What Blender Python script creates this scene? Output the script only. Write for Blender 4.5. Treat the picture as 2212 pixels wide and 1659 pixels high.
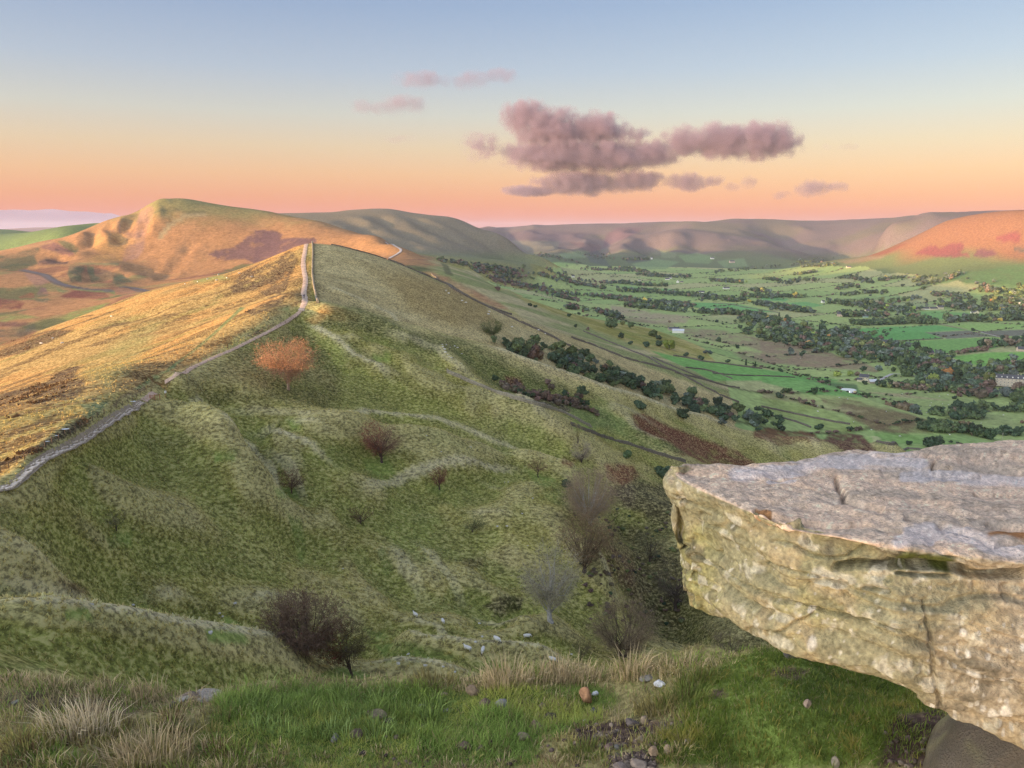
import bpy, bmesh, math, random
import numpy as np
from mathutils import Vector, Matrix
random.seed(7); np.random.seed(7)
RNG = np.random.RandomState(11)
scene = bpy.context.scene
for o in list(bpy.data.objects): bpy.data.objects.remove(o)
COL = scene.collection
R = math.radians

# ------------------------------------------------------------------ camera
# drawing units: the photograph measured 2212 x 1659; eye at the origin, looking along +Y, pitched down
FPX, CX, CY = 1703.0, 1106.0, 829.5
PITCH = math.atan((CY - 497.0) / FPX)
cam_d = bpy.data.cameras.new('camera'); cam = bpy.data.objects.new('camera', cam_d); COL.objects.link(cam)
cam_d.sensor_width = 36.0; cam_d.lens = 36.0 * FPX / 2212.0
cam_d.clip_start = 0.1; cam_d.clip_end = 200000
cam.location = (0, 0, 0); cam.rotation_euler = (R(90) - PITCH, 0, 0)
scene.camera = cam

# ------------------------------------------------------------------ sky, sun, exposure
SUN_AZ, SUN_EL = R(-118), R(5.0)          # clockwise from +Y, elevation
scene.view_settings.view_transform = 'Standard'; scene.view_settings.look = 'None'
scene.view_settings.exposure = 1.1; scene.view_settings.gamma = 1.0
scene.view_settings.use_curve_mapping = False
scene.render.engine = 'CYCLES'
cy = scene.cycles
cy.max_bounces = 5; cy.diffuse_bounces = 2; cy.glossy_bounces = 2; cy.transmission_bounces = 2
cy.transparent_max_bounces = 8; cy.volume_bounces = 1
cy.use_denoising = True; cy.denoiser = 'OPENIMAGEDENOISE'; cy.denoising_input_passes = 'RGB_ALBEDO_NORMAL'; cy.denoising_prefilter = 'NONE'

def srgb(r, g, b):
    f = lambda c: (c/255.0)/12.92 if c/255.0 <= 0.04045 else ((c/255.0+0.055)/1.055)**2.4
    return (f(r), f(g), f(b))

world = bpy.data.worlds.new('World'); scene.world = world; world.use_nodes = True
wt = world.node_tree; wt.nodes.clear()
wn = wt.nodes.new; wl = wt.links.new
w_out = wn('ShaderNodeOutputWorld')
sky = wn('ShaderNodeTexSky'); sky.sky_type = 'NISHITA'; sky.sun_disc = False
sky.sun_elevation = SUN_EL; sky.sun_rotation = SUN_AZ; sky.altitude = 400
sky.air_density = 1.0; sky.dust_density = 1.0; sky.ozone_density = 1.0
bg_sky = wn('ShaderNodeBackground'); bg_sky.inputs[1].default_value = 0.10
wl(sky.outputs[0], bg_sky.inputs[0])
tc = wn('ShaderNodeTexCoord'); sep = wn('ShaderNodeSeparateXYZ'); wl(tc.outputs['Generated'], sep.inputs[0])
elev = wn('ShaderNodeMath'); elev.operation = 'ARCSINE'; wl(sep.outputs[2], elev.inputs[0])
deg = wn('ShaderNodeMath'); deg.operation = 'MULTIPLY'; deg.inputs[1].default_value = 57.29578; wl(elev.outputs[0], deg.inputs[0])
mr = wn('ShaderNodeMapRange'); mr.inputs[1].default_value = -2; mr.inputs[2].default_value = 58; wl(deg.outputs[0], mr.inputs[0])
ramp = wn('ShaderNodeValToRGB'); wl(mr.outputs[0], ramp.inputs[0])
EXPF = 1.0 / 2**scene.view_settings.exposure
# whole-sky colour by elevation (degrees); the Nishita share is taken off so that both add up to it
SKY_STOPS = [(-2, (222,140,120)), (0.3, (232,136,106)), (1.1, (239,148,114)), (2.2, (244,172,128)), (3.8, (244,196,148)),
             (5.6, (234,212,176)), (7.7, (214,215,204)), (10.5, (188,203,216)), (14.5, (160,182,211)),
             (19, (150,170,204)), (30, (146,163,194)), (58, (148,160,184))]
NISH = {-2: (.25,.19,.06), .3: (.26,.195,.064), 1.1: (.275,.205,.067), 2.2: (.30,.262,.11), 3.8: (.28,.28,.15), 5.6: (.25,.288,.195), 7.7: (.205,.262,.223), 10.5: (.17,.235,.225), 14.5: (.135,.19,.21), 19: (.11,.16,.19), 30: (.08,.12,.15), 58: (.05,.08,.11)}
NS = 0.05
bg_sky.inputs[1].default_value = NS
cr = ramp.color_ramp
while len(cr.elements) > 1: cr.elements.remove(cr.elements[-1])
for i, (e, c) in enumerate(SKY_STOPS):
    el = cr.elements[0] if i == 0 else cr.elements.new((e+2)/60)
    el.position = (e+2)/60; el.color = (*[max(0.0, k*EXPF - n*NS/0.1) for k, n in zip(srgb(*c), NISH[e])], 1)
bg_g = wn('ShaderNodeBackground'); wl(ramp.outputs[0], bg_g.inputs[0]); bg_g.inputs[1].default_value = 1.0
# the sunrise side of the sky (behind and left of the lens) is paler; boosted unseen to fill the ledge, rock and near slopes
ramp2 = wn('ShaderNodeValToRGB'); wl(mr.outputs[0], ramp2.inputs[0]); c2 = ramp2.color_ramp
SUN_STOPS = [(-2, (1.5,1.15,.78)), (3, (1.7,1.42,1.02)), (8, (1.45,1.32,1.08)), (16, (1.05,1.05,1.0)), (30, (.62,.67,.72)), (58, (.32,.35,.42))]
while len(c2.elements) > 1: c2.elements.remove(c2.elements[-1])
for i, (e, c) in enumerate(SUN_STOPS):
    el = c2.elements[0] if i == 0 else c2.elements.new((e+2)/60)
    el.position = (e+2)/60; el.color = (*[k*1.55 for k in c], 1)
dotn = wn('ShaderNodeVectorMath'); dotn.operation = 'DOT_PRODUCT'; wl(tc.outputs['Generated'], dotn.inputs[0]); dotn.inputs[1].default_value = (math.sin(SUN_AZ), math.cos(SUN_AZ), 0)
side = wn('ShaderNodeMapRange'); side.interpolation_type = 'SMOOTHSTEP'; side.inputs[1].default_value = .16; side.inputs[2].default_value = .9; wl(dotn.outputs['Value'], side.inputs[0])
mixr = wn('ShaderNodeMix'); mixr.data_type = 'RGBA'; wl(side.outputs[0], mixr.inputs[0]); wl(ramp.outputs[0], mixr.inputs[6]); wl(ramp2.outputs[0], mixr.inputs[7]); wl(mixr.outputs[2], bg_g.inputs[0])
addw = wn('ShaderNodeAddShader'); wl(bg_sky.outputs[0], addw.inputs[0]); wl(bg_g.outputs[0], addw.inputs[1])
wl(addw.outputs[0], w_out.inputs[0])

sd = bpy.data.lights.new('sun', 'SUN'); sun = bpy.data.objects.new('sun', sd); COL.objects.link(sun)
sd.energy = 4.0; sd.angle = R(0.5); sd.color = (1.0, 0.55, 0.235)
sv = Vector((math.sin(SUN_AZ)*math.cos(SUN_EL), math.cos(SUN_AZ)*math.cos(SUN_EL), math.sin(SUN_EL)))
sun.rotation_euler = sv.to_track_quat('Z', 'Y').to_euler()

# ------------------------------------------------------------------ helpers
def tag(o, label=None, cat=None, group=None, kind=None):
    if label: o['label'] = label
    if cat: o['category'] = cat
    if group: o['group'] = group
    if kind: o['kind'] = kind
    return o
def link(o, parent=None):
    COL.objects.link(o)
    if parent is not None: o.parent = parent
    return o
def empty(name, loc=(0,0,0), rz=0.0):
    o = bpy.data.objects.new(name, None); o.empty_display_size = 0.2
    o.location = loc; o.rotation_euler = (0, 0, rz); return link(o)
def np_mesh(name, verts, faces, mat=None, cols=None, smooth=False, mats=None, midx=None):
    """verts (n,3); faces (m,3) or (m,4) int array; cols (n,3) point colours"""
    me = bpy.data.meshes.new(name)
    verts = np.ascontiguousarray(verts, dtype=np.float32); faces = np.ascontiguousarray(faces, dtype=np.int32)
    k = faces.shape[1]; m = faces.shape[0]
    me.vertices.add(len(verts)); me.vertices.foreach_set('co', verts.ravel())
    me.loops.add(m*k); me.loops.foreach_set('vertex_index', faces.ravel())
    me.polygons.add(m); me.polygons.foreach_set('loop_start', np.arange(0, m*k, k, dtype=np.int32))
    try: me.polygons.foreach_set('loop_total', np.full(m, k, dtype=np.int32))
    except Exception: pass
    me.polygons.foreach_set('use_smooth', np.full(m, smooth, dtype=bool))
    if midx is not None: me.polygons.foreach_set('material_index', np.asarray(midx, dtype=np.int32))
    if cols is not None:
        a = me.color_attributes.new('Col', 'FLOAT_COLOR', 'POINT')
        c4 = np.ones((len(verts), 4), dtype=np.float32); c4[:, :3] = cols
        a.data.foreach_set('color', c4.ravel())
    me.update(calc_edges=True)
    for mm in (mats or ([mat] if mat else [])): me.materials.append(mm)
    return me
def mobj(name, me, parent=None, loc=None, rz=0.0, scale=None):
    o = bpy.data.objects.new(name, me)
    if loc is not None: o.location = loc
    if rz: o.rotation_euler = (0, 0, rz)
    if scale is not None: o.scale = (scale,)*3 if np.isscalar(scale) else scale
    return link(o, parent)

def hash2(ix, iy, seed):
    h = (ix.astype(np.int64)*374761393 + iy.astype(np.int64)*668265263 + seed*1442695041) & 0xffffffff
    h = ((h ^ (h >> 13))*1274126177) & 0xffffffff
    return ((h ^ (h >> 16)) & 0xffffff).astype(np.float64)/0xffffff
def vnoise(x, y, seed=0):
    ix = np.floor(x); iy = np.floor(y); fx = x-ix; fy = y-iy
    fx = fx*fx*(3-2*fx); fy = fy*fy*(3-2*fy)
    ix = ix.astype(np.int64); iy = iy.astype(np.int64)
    a = hash2(ix, iy, seed); b = hash2(ix+1, iy, seed); c = hash2(ix, iy+1, seed); d = hash2(ix+1, iy+1, seed)
    return (a*(1-fx)+b*fx)*(1-fy) + (c*(1-fx)+d*fx)*fy
def fbm(x, y, seed=0, octv=4, gain=0.5):
    s = 0; a = 1.0; t = 0
    for k in range(octv):
        s = s + a*vnoise(x*2**k+17.3*k, y*2**k-9.1*k, seed+k); t += a; a *= gain
    return s/t
def vnoise3(p, seed=0):
    i = np.floor(p); f = p-i; f = f*f*(3-2*f); i = i.astype(np.int64)
    def h(dx, dy, dz): return hash2(i[..., 0]+dx + (i[..., 2]+dz)*7919, i[..., 1]+dy, seed)
    def l(a, b, t): return a*(1-t)+b*t
    x0 = l(l(h(0,0,0), h(1,0,0), f[..., 0]), l(h(0,1,0), h(1,1,0), f[..., 0]), f[..., 1])
    x1 = l(l(h(0,0,1), h(1,0,1), f[..., 0]), l(h(0,1,1), h(1,1,1), f[..., 0]), f[..., 1])
    return l(x0, x1, f[..., 2])
def fbm3(p, seed=0, octv=4, gain=0.5):
    s = 0; a = 1.0; t = 0
    for k in range(octv): s = s + a*vnoise3(p*2**k+13.7*k, seed+k); t += a; a *= gain
    return s/t
def sstep(a, b, x):
    t = np.clip((x-a)/(b-a), 0, 1); return t*t*(3-2*t)

# photograph crops -> drawing units
CROPS = {'A': (0, 356.6, 3.0), 'B': (548.6, 384, 3.0), 'C': (1042.2, 438.8, 3.36), 'D': (1590.8, 438.8, 3.361), 'E': (0, 822.8, 3.0),
         'F': (713.1, 822.8, 2.88), 'G': (1371.4, 905.1, 2.2015), 'H': (0, 1261.7, 3.0), 'I': (548.6, 1261.7, 3.0), 'J': (1097, 1261.7, 3.0),
         'K': (1645.6, 713.1, 3.9075), 'L': (0, 713.1, 4.654), 'M': (1316.5, 521.1, 4.4806), 'N': (1810.2, 521.1, 5.499),
         'O': (685.7, 932.5, 2.88), 'P': (932.5, 466.3, 5.04), 'Q': (0, 411.4, 5.04), 'Z': (0, 0, 1)}
def uv(c, x, y): a = CROPS[c]; return (a[0]+x/a[2], a[1]+y/a[2])
def uvs(c, pts):
    out = []
    for p in pts:
        u, v = uv(c, p[0], p[1])
        if u <= 1: u -= 90
        if u >= 2210: u += 90
        out.append((u, v)+tuple(p[2:]))
    return out
def ray_t(u, v):
    """azimuth and tan(elevation) of the sight line through a point of the photograph"""
    x = (np.asarray(u, float)-CX)/FPX; yu = -(np.asarray(v, float)-CY)/FPX
    dy = math.cos(PITCH)+yu*math.sin(PITCH); dz = -math.sin(PITCH)+yu*math.cos(PITCH)
    h = np.hypot(x, dy); return np.arctan2(x, dy), dz/h
def pt(u, v, r):
    a, t = ray_t(u, v); return Vector((r*math.sin(a), r*math.cos(a), r*float(t)))
def project(x, y, z):
    d = y*math.cos(PITCH) - z*math.sin(PITCH); d = np.where(np.abs(d) < 1e-6, 1e-6, d)
    up = y*math.sin(PITCH) + z*math.cos(PITCH)
    u = CX + FPX*x/d; v = CY - FPX*up/d
    bad = d <= 0.05
    return np.where(bad, -1e5, u), np.where(bad, 1e5, v)
# ------------------------------------------------------------------ the land: surveyed lines (u, v, distance) -> one height field
CP = []      # (az, r, tan)
def cp_line(pts, step=22, back=None, z=None):
    q = []
    for p in pts:
        u, v = p[0], p[1]
        a, t = ray_t(u, v)
        r = p[2] if len(p) > 2 and p[2] is not None else z/float(t)
        q.append((u, v, math.log(r)))
    out = []
    for i in range(len(q)-1):
        n = max(1, int(math.hypot(q[i+1][0]-q[i][0], q[i+1][1]-q[i][1])/step))
        for k in range(n):
            s = k/n; out.append([q[i][j]*(1-s)+q[i+1][j]*s for j in range(3)])
    out.append(list(q[-1]))
    for u, v, lr in out:
        a, t = ray_t(u, v); CP.append((float(a), math.exp(lr), float(t)))
        if back: 
            for k_, dt in back: CP.append((float(a), math.exp(lr)*k_, float(t)-dt))
def cp_pol(lst):   # (az degrees, r, z)
    for a, r, z in lst: CP.append((R(a), r, z/r))

# near slopes ------------------------------------------------------
cp_line([(0,1065,122),(60,1015,132),(150,950,155),(235,905,180),(300,868,205),(340,858,217),(375,825,235),(450,775,262),(520,725,290),(590,690,315),(645,660,345),(657,640,370),(660,600,430),(664,560,490),(667,525,545)])
cp_line([(0,1030,131),(60,985,140),(150,920,165),(235,878,190),(300,846,214),(345,836,226)])
cp_line([(0,985,150),(80,930,165),(180,868,195),(290,810,235)])
# left shoulder of the ridge (skyline of the sunlit flank)
cp_line([(0,745,620),(83,713,610),(200,677,600),(300,632,590),(400,606,580),(500,587,570),(567,563,560),(630,535,552)], back=[(1.12, .012),(1.35,.05)])
cp_line([(0,880,260),(120,830,290),(250,790,310),(380,740,330),(480,690,360),(560,650,400),(610,610,450)])
# crest of the grassy bank falling right from the top
cp_line([(667,523,548),(720,528,552),(800,548,562),(860,570,572),(900,590,580)], back=[(1.1, .02),(1.3,.05)])
cp_line([(838,561,572),(982,624,565),(1048,660,565),(1161,701,575),(1250,739,592),(1355,775,622),(1459,802,650),(1596,867,665),(1700,891,690)])
cp_line([(760,600,470),(860,640,455),(960,680,450),(1055,722,450),(1150,765,470),(1300,812,520),(1450,860,560),(1600,905,590)])
# spur with pale crest, gully with the wood behind it
cp_line([(700,652,348),(782,674,350),(925,717,358),(1048,747,368),(1117,775,374),(1191,800,382),(1250,820,390),(1304,841,402),(1370,858,418),(1444,885,436),(1518,903,455),(1593,927,475),(1700,945,500),(1880,960,540)], back=[(1.06, .014)])
cp_line([(690,680,330),(765,705,320),(850,745,318),(930,775,322),(1030,800,330),(1130,830,338),(1230,862,345),(1330,905,355),(1430,950,372),(1540,985,400),(1700,1000,440),(1900,1000,490)])
# second spur (bare hump with the wall)
cp_line([(659,701,328),(715,741,312),(765,774,300),(815,797,296),(900,812,296),(966,797,305),(1015,821,302),(1082,851,303),(1165,874,308),(1248,911,316),(1303,944,322),(1407,976,330),(1481,996,336)])
cp_line([(1130,875,292),(1199,917,290),(1241,951,288),(1300,985,290)])
cp_line([(734,889,232),(793,901,240),(862,910,246),(949,920,250),(1025,948,252),(1095,976,256),(1199,993,264)], back=[(1.04,.004)])
cp_line([(560,842,245),(625,845,250),(700,850,262)])
cp_line([(367,863,222),(433,883,212),(500,933,202),(533,966,196),(567,1006,188),(620,1060,180)], back=[(1.05,.008)])
cp_line([(470,890,232),(560,940,222),(640,1000,210),(760,1040,205)])
cp_line([(200,1010,151),(330,1075,157),(450,1110,164)])
cp_line([(100,1060,131),(250,960,176),(300,910,197)])
cp_line([(150,1150,127),(300,1200,136),(500,1200,152),(700,1180,172),(900,1150,190),(1050,1100,210),(1180,1060,235)])
cp_line([(800,1000,222),(950,1030,225),(1100,1030,240),(1200,1030,250)])
# trough, near spur
cp_line([(0,1190,104),(67,1205,106),(120,1240,112),(250,1293,122),(450,1310,130),(600,1330,134),(700,1340,137),(900,1345,142),(1000,1345,147),(1100,1330,152)])
cp_line([(0,1305,85),(100,1342,90),(233,1358,95),(367,1378,100),(500,1395,106),(667,1415,113),(760,1425,118)], back=[(1.06, .02)])
cp_line([(0,1480,60),(250,1500,66),(500,1500,76),(700,1490,90),(765,1470,98),(850,1475,98),(1000,1490,98),(1150,1490,106)])
cp_line([(882,1382,126),(948,1398,124),(1048,1412,124),(1182,1424,130)], back=[(1.03,.006)])
cp_line([(900,1329,148),(958,1344,145),(1073,1383,138),(1137,1373,140),(1040,1406,128)])
cp_line([(1190,1340,152),(1250,1380,155),(1350,1418,150),(1470,1410,162),(1650,1400,185),(1900,1380,230)])
# clough
cp_line([(1300,1060,262),(1320,1118,238),(1400,1240,212),(1480,1330,200),(1600,1350,215),(1800,1330,260),(2000,1290,330)])
cp_line([(1480,1150,262),(1440,1060,300),(1560,1080,330),(1750,1080,400),(2000,1060,480)])
cp_line([(1250,1180,200),(1300,1300,178)])
# hidden drop below the ledge
cp_pol([(a, 5.6, -6.5) for a in range(-40, 60, 8)] + [(a, 9, -8.5) for a in range(-40, 60, 8)] + [(a, 20, -18) for a in range(-40, 60, 8)] + [(a, 38, -31-0.02*(a+40)**1.1) for a in range(-32, 60, 8)])
# ridge around and behind the eye
cp_pol([(-45,90,-31),(-60,75,-20),(-80,60,-7),(-45,30,-15),(-60,20,-11),(-80,12,-5),(-80,30,-4),(-100,12,-3.5),(-100,35,0),(-100,60,4),(-120,10,-3),(-120,30,0.5),(-120,70,7),(-140,20,-1.5),(-140,80,8),
        (180,10,-1.5),(180,40,1),(180,120,6),(160,30,-6),(140,10,-3),(140,50,-20),(110,10,-6),(110,50,-32),(90,10,-7),(90,60,-42),(75,100,-70),(60,60,-50),(60,150,-95),(90,200,-110),(120,200,-90),
        (-60,200,-70),(-50,300,-80),(-90,200,-60),(-90,500,-110),(-60,700,-135),(-120,200,-20),(-120,500,-70),(-120,1500,-120),(-90,1500,-180),(-60,1500,-170),(-50,900,-140),
        (180,500,5),(180,1500,20),(180,5000,0),(150,500,-80),(150,1500,-130),(120,700,-180),(120,2000,-170),(90,700,-190),(90,2000,-150),(60,700,-190),(60,300,-150),(60,1500,-190),(90,5000,100),(120,5000,120),(60,2500,-100),(60,4000,90),
        (-90,5000,-120),(-120,6000,-100),(-60,4000,-60),(-60,9000,-40),(180,15000,0),(120,15000,50),(60,15000,60),(-60,20000,-50),(-120,20000,-50)])
cp_pol([(44,150,-92),(44,300,-130),(44,600,-180),(44,1000,-190),(44,2000,-175),(44,2800,-60)])
# left hollow (landslip) and its big hill -----------------------------
cp_line([(0,735,1000),(100,705,1040),(200,672,1080),(300,640,1120)])
cp_line([(0,690,1150),(120,670,1180),(250,640,1230),(330,625,1280),(450,600,1350)])
cp_line([(0,640,1380),(100,620,1420),(200,622,1400),(300,622,1380)])
cp_line([(0,590,1600),(60,580,1650),(150,567,1660),(240,567,1620),(330,590,1560),(420,575,1560),(560,560,1500)])
cp_line([(0,545,2150),(60,533,2130),(119,518,2080),(155,507,2000),(193,490,1960),(233,473,1940),(287,461.6,1930),(310,446.6,1925),(323,438,1920),(353,431.6,1915),(383,429,1910),(433,435,1900),(500,444,1880),(567,453,1850),(597,460,1830),(650,471,1800),(692,477,1750),(737,493,1680),(782,507,1600),(838,521,1450),(872,541,1300)], step=16, back=[(1.08, .012),(1.25,.045)])
cp_line([(330,470,1830),(300,520,1760),(270,560,1680)])
cp_line([(420,470,1800),(420,520,1700),(400,560,1600)])
cp_line([(560,480,1760),(600,520,1600),(640,545,1450),(760,540,1400),(830,548,1300)])
# far side slope right of that hill, falling to the valley
cp_line([(872,541,1300),(915,557,1260),(965,572,1220),(1015,587,1190),(1065,617,1150),(1110,640,1080)], back=[(1.1,.012),(1.3,.02)])
cp_line([(880,575,900),(960,600,860),(1040,640,820),(1130,670,800),(1230,715,790),(1350,750,800)])
# left far country
cp_line([(0,494,4700),(34,505,4500)], back=[(1.2,.01)])
cp_line([(0,530,3000),(60,520,2900),(120,512,2800)])
cp_line([(34,505,4000),(79,503,4000),(155,504,3900),(250,500,3900)], back=[(1.3,.006)])
cp_line([(0,495.5,15000),(83,490.5,15000),(194,489.5,15000),(300,492,15000),(600,494,15000),(1000,494,15000)], step=50, back=[(1.5,.006)])
cp_line([(1100,494,15000),(1600,492,15000),(2212,490,15000)], step=80, back=[(1.5,.006)])
# long edge behind
cp_line([(615,463,3450),(708,463,3420),(748,456,3400),(782,452,3380),(812,451,3370),(848,453,3350),(898,462,3300),(950,468,3260),(982,472,3230),(1008,481,3200),(1027,491,3170),(1082,517,3080),(1132,544,3000),(1165,557,2950)], step=18, back=[(1.08,.012),(1.25,.035)])
cp_line([(760,500,2750),(850,530,2600),(950,550,2500),(1060,560,2550)])
cp_line([(880,545,2300),(960,567,2250),(1060,575,2300),(1160,572,2500)])
# valley floor
for vv, zz in ((573,-168),(590,-178),(610,-184),(640,-188),(680,-190),(720,-191),(760,-192),(800,-192),(850,-193),(900,-195),(960,-198)):
    u0 = np.interp(vv, [573,590,610,640,680,720,760,800,850,900,960], [1180,1130,1150,1210,1330,1430,1560,1700,1860,1980,2080])
    cp_line([(u0, vv), (2300, vv)], step=70, z=zz) if vv > 645 else cp_line([(u0, vv), (1700, vv)], step=70, z=zz)
cp_line([(1100,608,2250),(1200,650,1750),(1330,690,1350),(1450,720,1150),(1600,765,1000),(1760,820,860),(1900,870,790),(2100,930,740)], step=40)
cp_line([(1830,905,690),(1950,950,660),(2212,990,600)])
# moorland beyond the valley
cp_line([(1042,492,6600),(1102,490,6500),(1221,485,6400),(1340,483,6350),(1444,478,6300),(1488,477,6200),(1530,479,6300),(1563,474,6300),(1593,473,6300),(1700,476,6500),(1740,476,6600),(1844,475,6800),(1900,479,6900),(1948,468,6200),(1978,466,6000),(2007,469,5900),(2097,460,5600),(2212,454,5400)], step=22, back=[(1.15,.008),(1.5,.02)])
cp_line([(1140,548,4700),(1220,552,4500),(1295,553,4500),(1360,560,4250),(1500,565,4150),(1640,566,4150),(1760,568,4100)])
cp_line([(1150,520,5700),(1230,525,5600),(1304,528,5500)])
cp_line([(1393,492,6000),(1340,525,5200),(1300,549,4650)]); cp_line([(1417,513,5800),(1408,549,4950)])
cp_line([(1488,480,6050),(1444,513,5150),(1426,546,4500)]); cp_line([(1540,500,5700),(1540,540,4700)])
cp_line([(1548,481,6100),(1593,513,5300),(1652,537,4800),(1710,560,4350)]); cp_line([(1650,500,6000),(1720,535,5500),(1760,555,5000)])
cp_line([(1740,478,6500),(1781,498,6000),(1858,525,5400),(1890,545,4900)])
# right-hand hill
cp_line([(1840,556,3900),(1897,549,3700),(1948,525,3600),(2001,498,3500),(2037,480,3450),(2097,467,3400),(2156,458,3350),(2212,455,3300),(2300,454,3200)], step=18, back=[(1.1,.012),(1.3,.03)])
cp_line([(1760,572,3700),(1900,568,3350),(2050,556,3080),(2212,548,2980),(2300,545,2900)])
cp_line([(1800,600,3050),(1950,600,2900),(2100,592,2780),(2212,588,2750)])
cp_line([(1800,640,2500),(2000,640,2470),(2212,638,2450)])

cpa = np.array(CP)
def embed(az, lr): return np.stack([np.sin(az), np.cos(az), 0.75*lr], -1)
Xc = embed(cpa[:, 0], np.log(cpa[:, 1])); Tc = cpa[:, 2]; NCP = len(Xc)
CS = 0.018
def kern(A, B):
    d2 = (A*A).sum(-1)[:, None] + (B*B).sum(-1)[None] - 2*A@B.T
    return np.sqrt(np.maximum(d2, 0)+CS*CS)
K = np.zeros((NCP+1, NCP+1)); K[:NCP, :NCP] = kern(Xc, Xc); K[:NCP, :NCP] -= np.eye(NCP)*4e-4
K[NCP, :NCP] = 1; K[:NCP, NCP] = 1
W = np.linalg.solve(K, np.append(Tc, 0.0))

# polar grid: fine where the lens looks, coarse round the back
az_v = np.linspace(R(-36.5), R(36.5), 960)
az_l = -np.radians(np.concatenate([np.linspace(180, 60, 32, endpoint=False), np.linspace(60, 36.5, 26, endpoint=False)]))
AZ = np.concatenate([az_l, az_v, -az_l[::-1]])
LR = np.concatenate([np.linspace(math.log(5.5), math.log(55), 34, endpoint=False), np.linspace(math.log(55), math.log(720), 320, endpoint=False),
                     np.linspace(math.log(720), math.log(7400), 300, endpoint=False), np.linspace(math.log(7400), math.log(26000), 34)])
NA, NR = len(AZ), len(LR)
# solve on a coarser grid, then interpolate
caz = np.concatenate([AZ[:58:2], np.linspace(R(-36.5), R(36.5), 400), AZ[-58::2]]); caz[-1] = AZ[-1]
clr = np.concatenate([np.linspace(LR[0], math.log(55), 16, endpoint=False), np.linspace(math.log(55), math.log(7400), 330, endpoint=False), np.linspace(math.log(7400), LR[-1], 20)])
ga, gl = np.meshgrid(caz, clr, indexing='ij'); E = embed(ga.ravel(), gl.ravel()); tg = np.empty(len(E))
for i in range(0, len(E), 20000): tg[i:i+20000] = kern(E[i:i+20000], Xc)@W[:NCP] + W[NCP]
tg = tg.reshape(ga.shape)
def bilin(az, lr):
    i = np.clip(np.searchsorted(caz, az)-1, 0, len(caz)-2); j = np.clip(np.searchsorted(clr, lr)-1, 0, len(clr)-2)
    fi = (az-caz[i])/(caz[i+1]-caz[i]); fj = (lr-clr[j])/(clr[j+1]-clr[j])
    return (tg[i, j]*(1-fi)+tg[i+1, j]*fi)*(1-fj)+(tg[i, j+1]*(1-fi)+tg[i+1, j+1]*fi)*fj
GA, GL = np.meshgrid(AZ, LR, indexing='ij'); GR = np.exp(GL)
GT = bilin(GA.ravel(), GL.ravel()).reshape(GA.shape)
GX = GR*np.sin(GA); GY = GR*np.cos(GA)
GZ = GT*GR
far = sstep(17000, 25000, GR); GZ = GZ*(1-far)+(-260)*far

# natural relief: octaves small next to distance fade out
for k, lam in enumerate((6, 12, 25, 50, 110, 240, 520)):
    fade = sstep(140*lam/6*1.2, 60*lam/6, GR) if lam < 50 else 1.0
    n = vnoise(GX/lam+3.1*k, GY/lam-1.7*k, 40+k)*2-1
    if lam <= 50: n = n*(0.6+0.8*vnoise(GX/160, GY/160, 5))
    rough = 1+.5*((GR > 1350) & (GR < 2100) & (GA < R(-13)) & (lam <= 50))+1.5*((GR > 3600) & (GR < 7000) & (lam in (240, 520)))
    amp = rough*{6: 0.16, 12: 0.3, 25: 0.55, 50: 0.8, 110: 1.3, 240: 1.6, 520: 2.0}[lam]
    flat = 1-0.75*((GZ < -150) & (GR > 800))
    amp = amp*np.clip(GR/(lam*2.2), 0, 1)*flat*np.minimum(1, 40/lam*GR/500+0.25 if lam >= 50 else 1)
    GZ += n*fade*amp

def seg_dist(px, py, pts):
    """distance, parameter and side to a world polyline"""
    best = np.full(px.shape, 1e9); side = np.zeros(px.shape); par = np.zeros(px.shape); L = 0
    for (ax, ay), (bx, by) in zip(pts[:-1], pts[1:]):
        dx, dy = bx-ax, by-ay; l2 = dx*dx+dy*dy+1e-9; l = math.sqrt(l2)
        t = np.clip(((px-ax)*dx+(py-ay)*dy)/l2, 0, 1)
        d = np.hypot(px-ax-t*dx, py-ay-t*dy); m = d < best
        best = np.where(m, d, best); side = np.where(m, np.sign((px-ax)*dy-(py-ay)*dx), side); par = np.where(m, L+t*l, par); L += l
    return best, side, par, L
def surf_hit(u, v, rmin=50, rmax=2e4):
    """first point of the land met by the sight line"""
    a, t = ray_t(u, v); a = float(a); t = float(t)
    i = int(np.clip(np.searchsorted(AZ, a)-1, 0, NA-2)); f = (a-AZ[i])/(AZ[i+1]-AZ[i])
    tt = (GZ[i]*(1-f)+GZ[i+1]*f)/np.exp(LR)
    j0 = int(np.searchsorted(LR, math.log(rmin)))
    for j in range(max(j0, 1), NR):
        if tt[j] >= t:
            p = tt[j-1]; g = (t-p)/(tt[j]-p) if tt[j] != p and p < t else 0
            r = math.exp(LR[j-1]+(LR[j]-LR[j-1])*g)
            if r > rmax: break
            return Vector((r*math.sin(a), r*math.cos(a), r*t))
    j1 = min(NR, int(np.searchsorted(LR, math.log(rmax)))); k = j0+int(np.argmax(tt[j0:max(j1, j0+1)])); r = math.exp(LR[k]); return Vector((r*math.sin(a), r*math.cos(a), r*tt[k]))
def ground_z(x, y):
    x = np.asarray(x, float); y = np.asarray(y, float)
    a = np.arctan2(x, y); lr = np.log(np.maximum(np.hypot(x, y), 5.6))
    i = np.clip(np.searchsorted(AZ, a)-1, 0, NA-2); j = np.clip(np.searchsorted(LR, lr)-1, 0, NR-2)
    fi = (a-AZ[i])/(AZ[i+1]-AZ[i]); fj = (lr-LR[j])/(LR[j+1]-LR[j])
    return (GZ[i, j]*(1-fi)+GZ[i+1, j]*fi)*(1-fj)+(GZ[i, j+1]*(1-fi)+GZ[i+1, j+1]*fi)*fj
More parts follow.
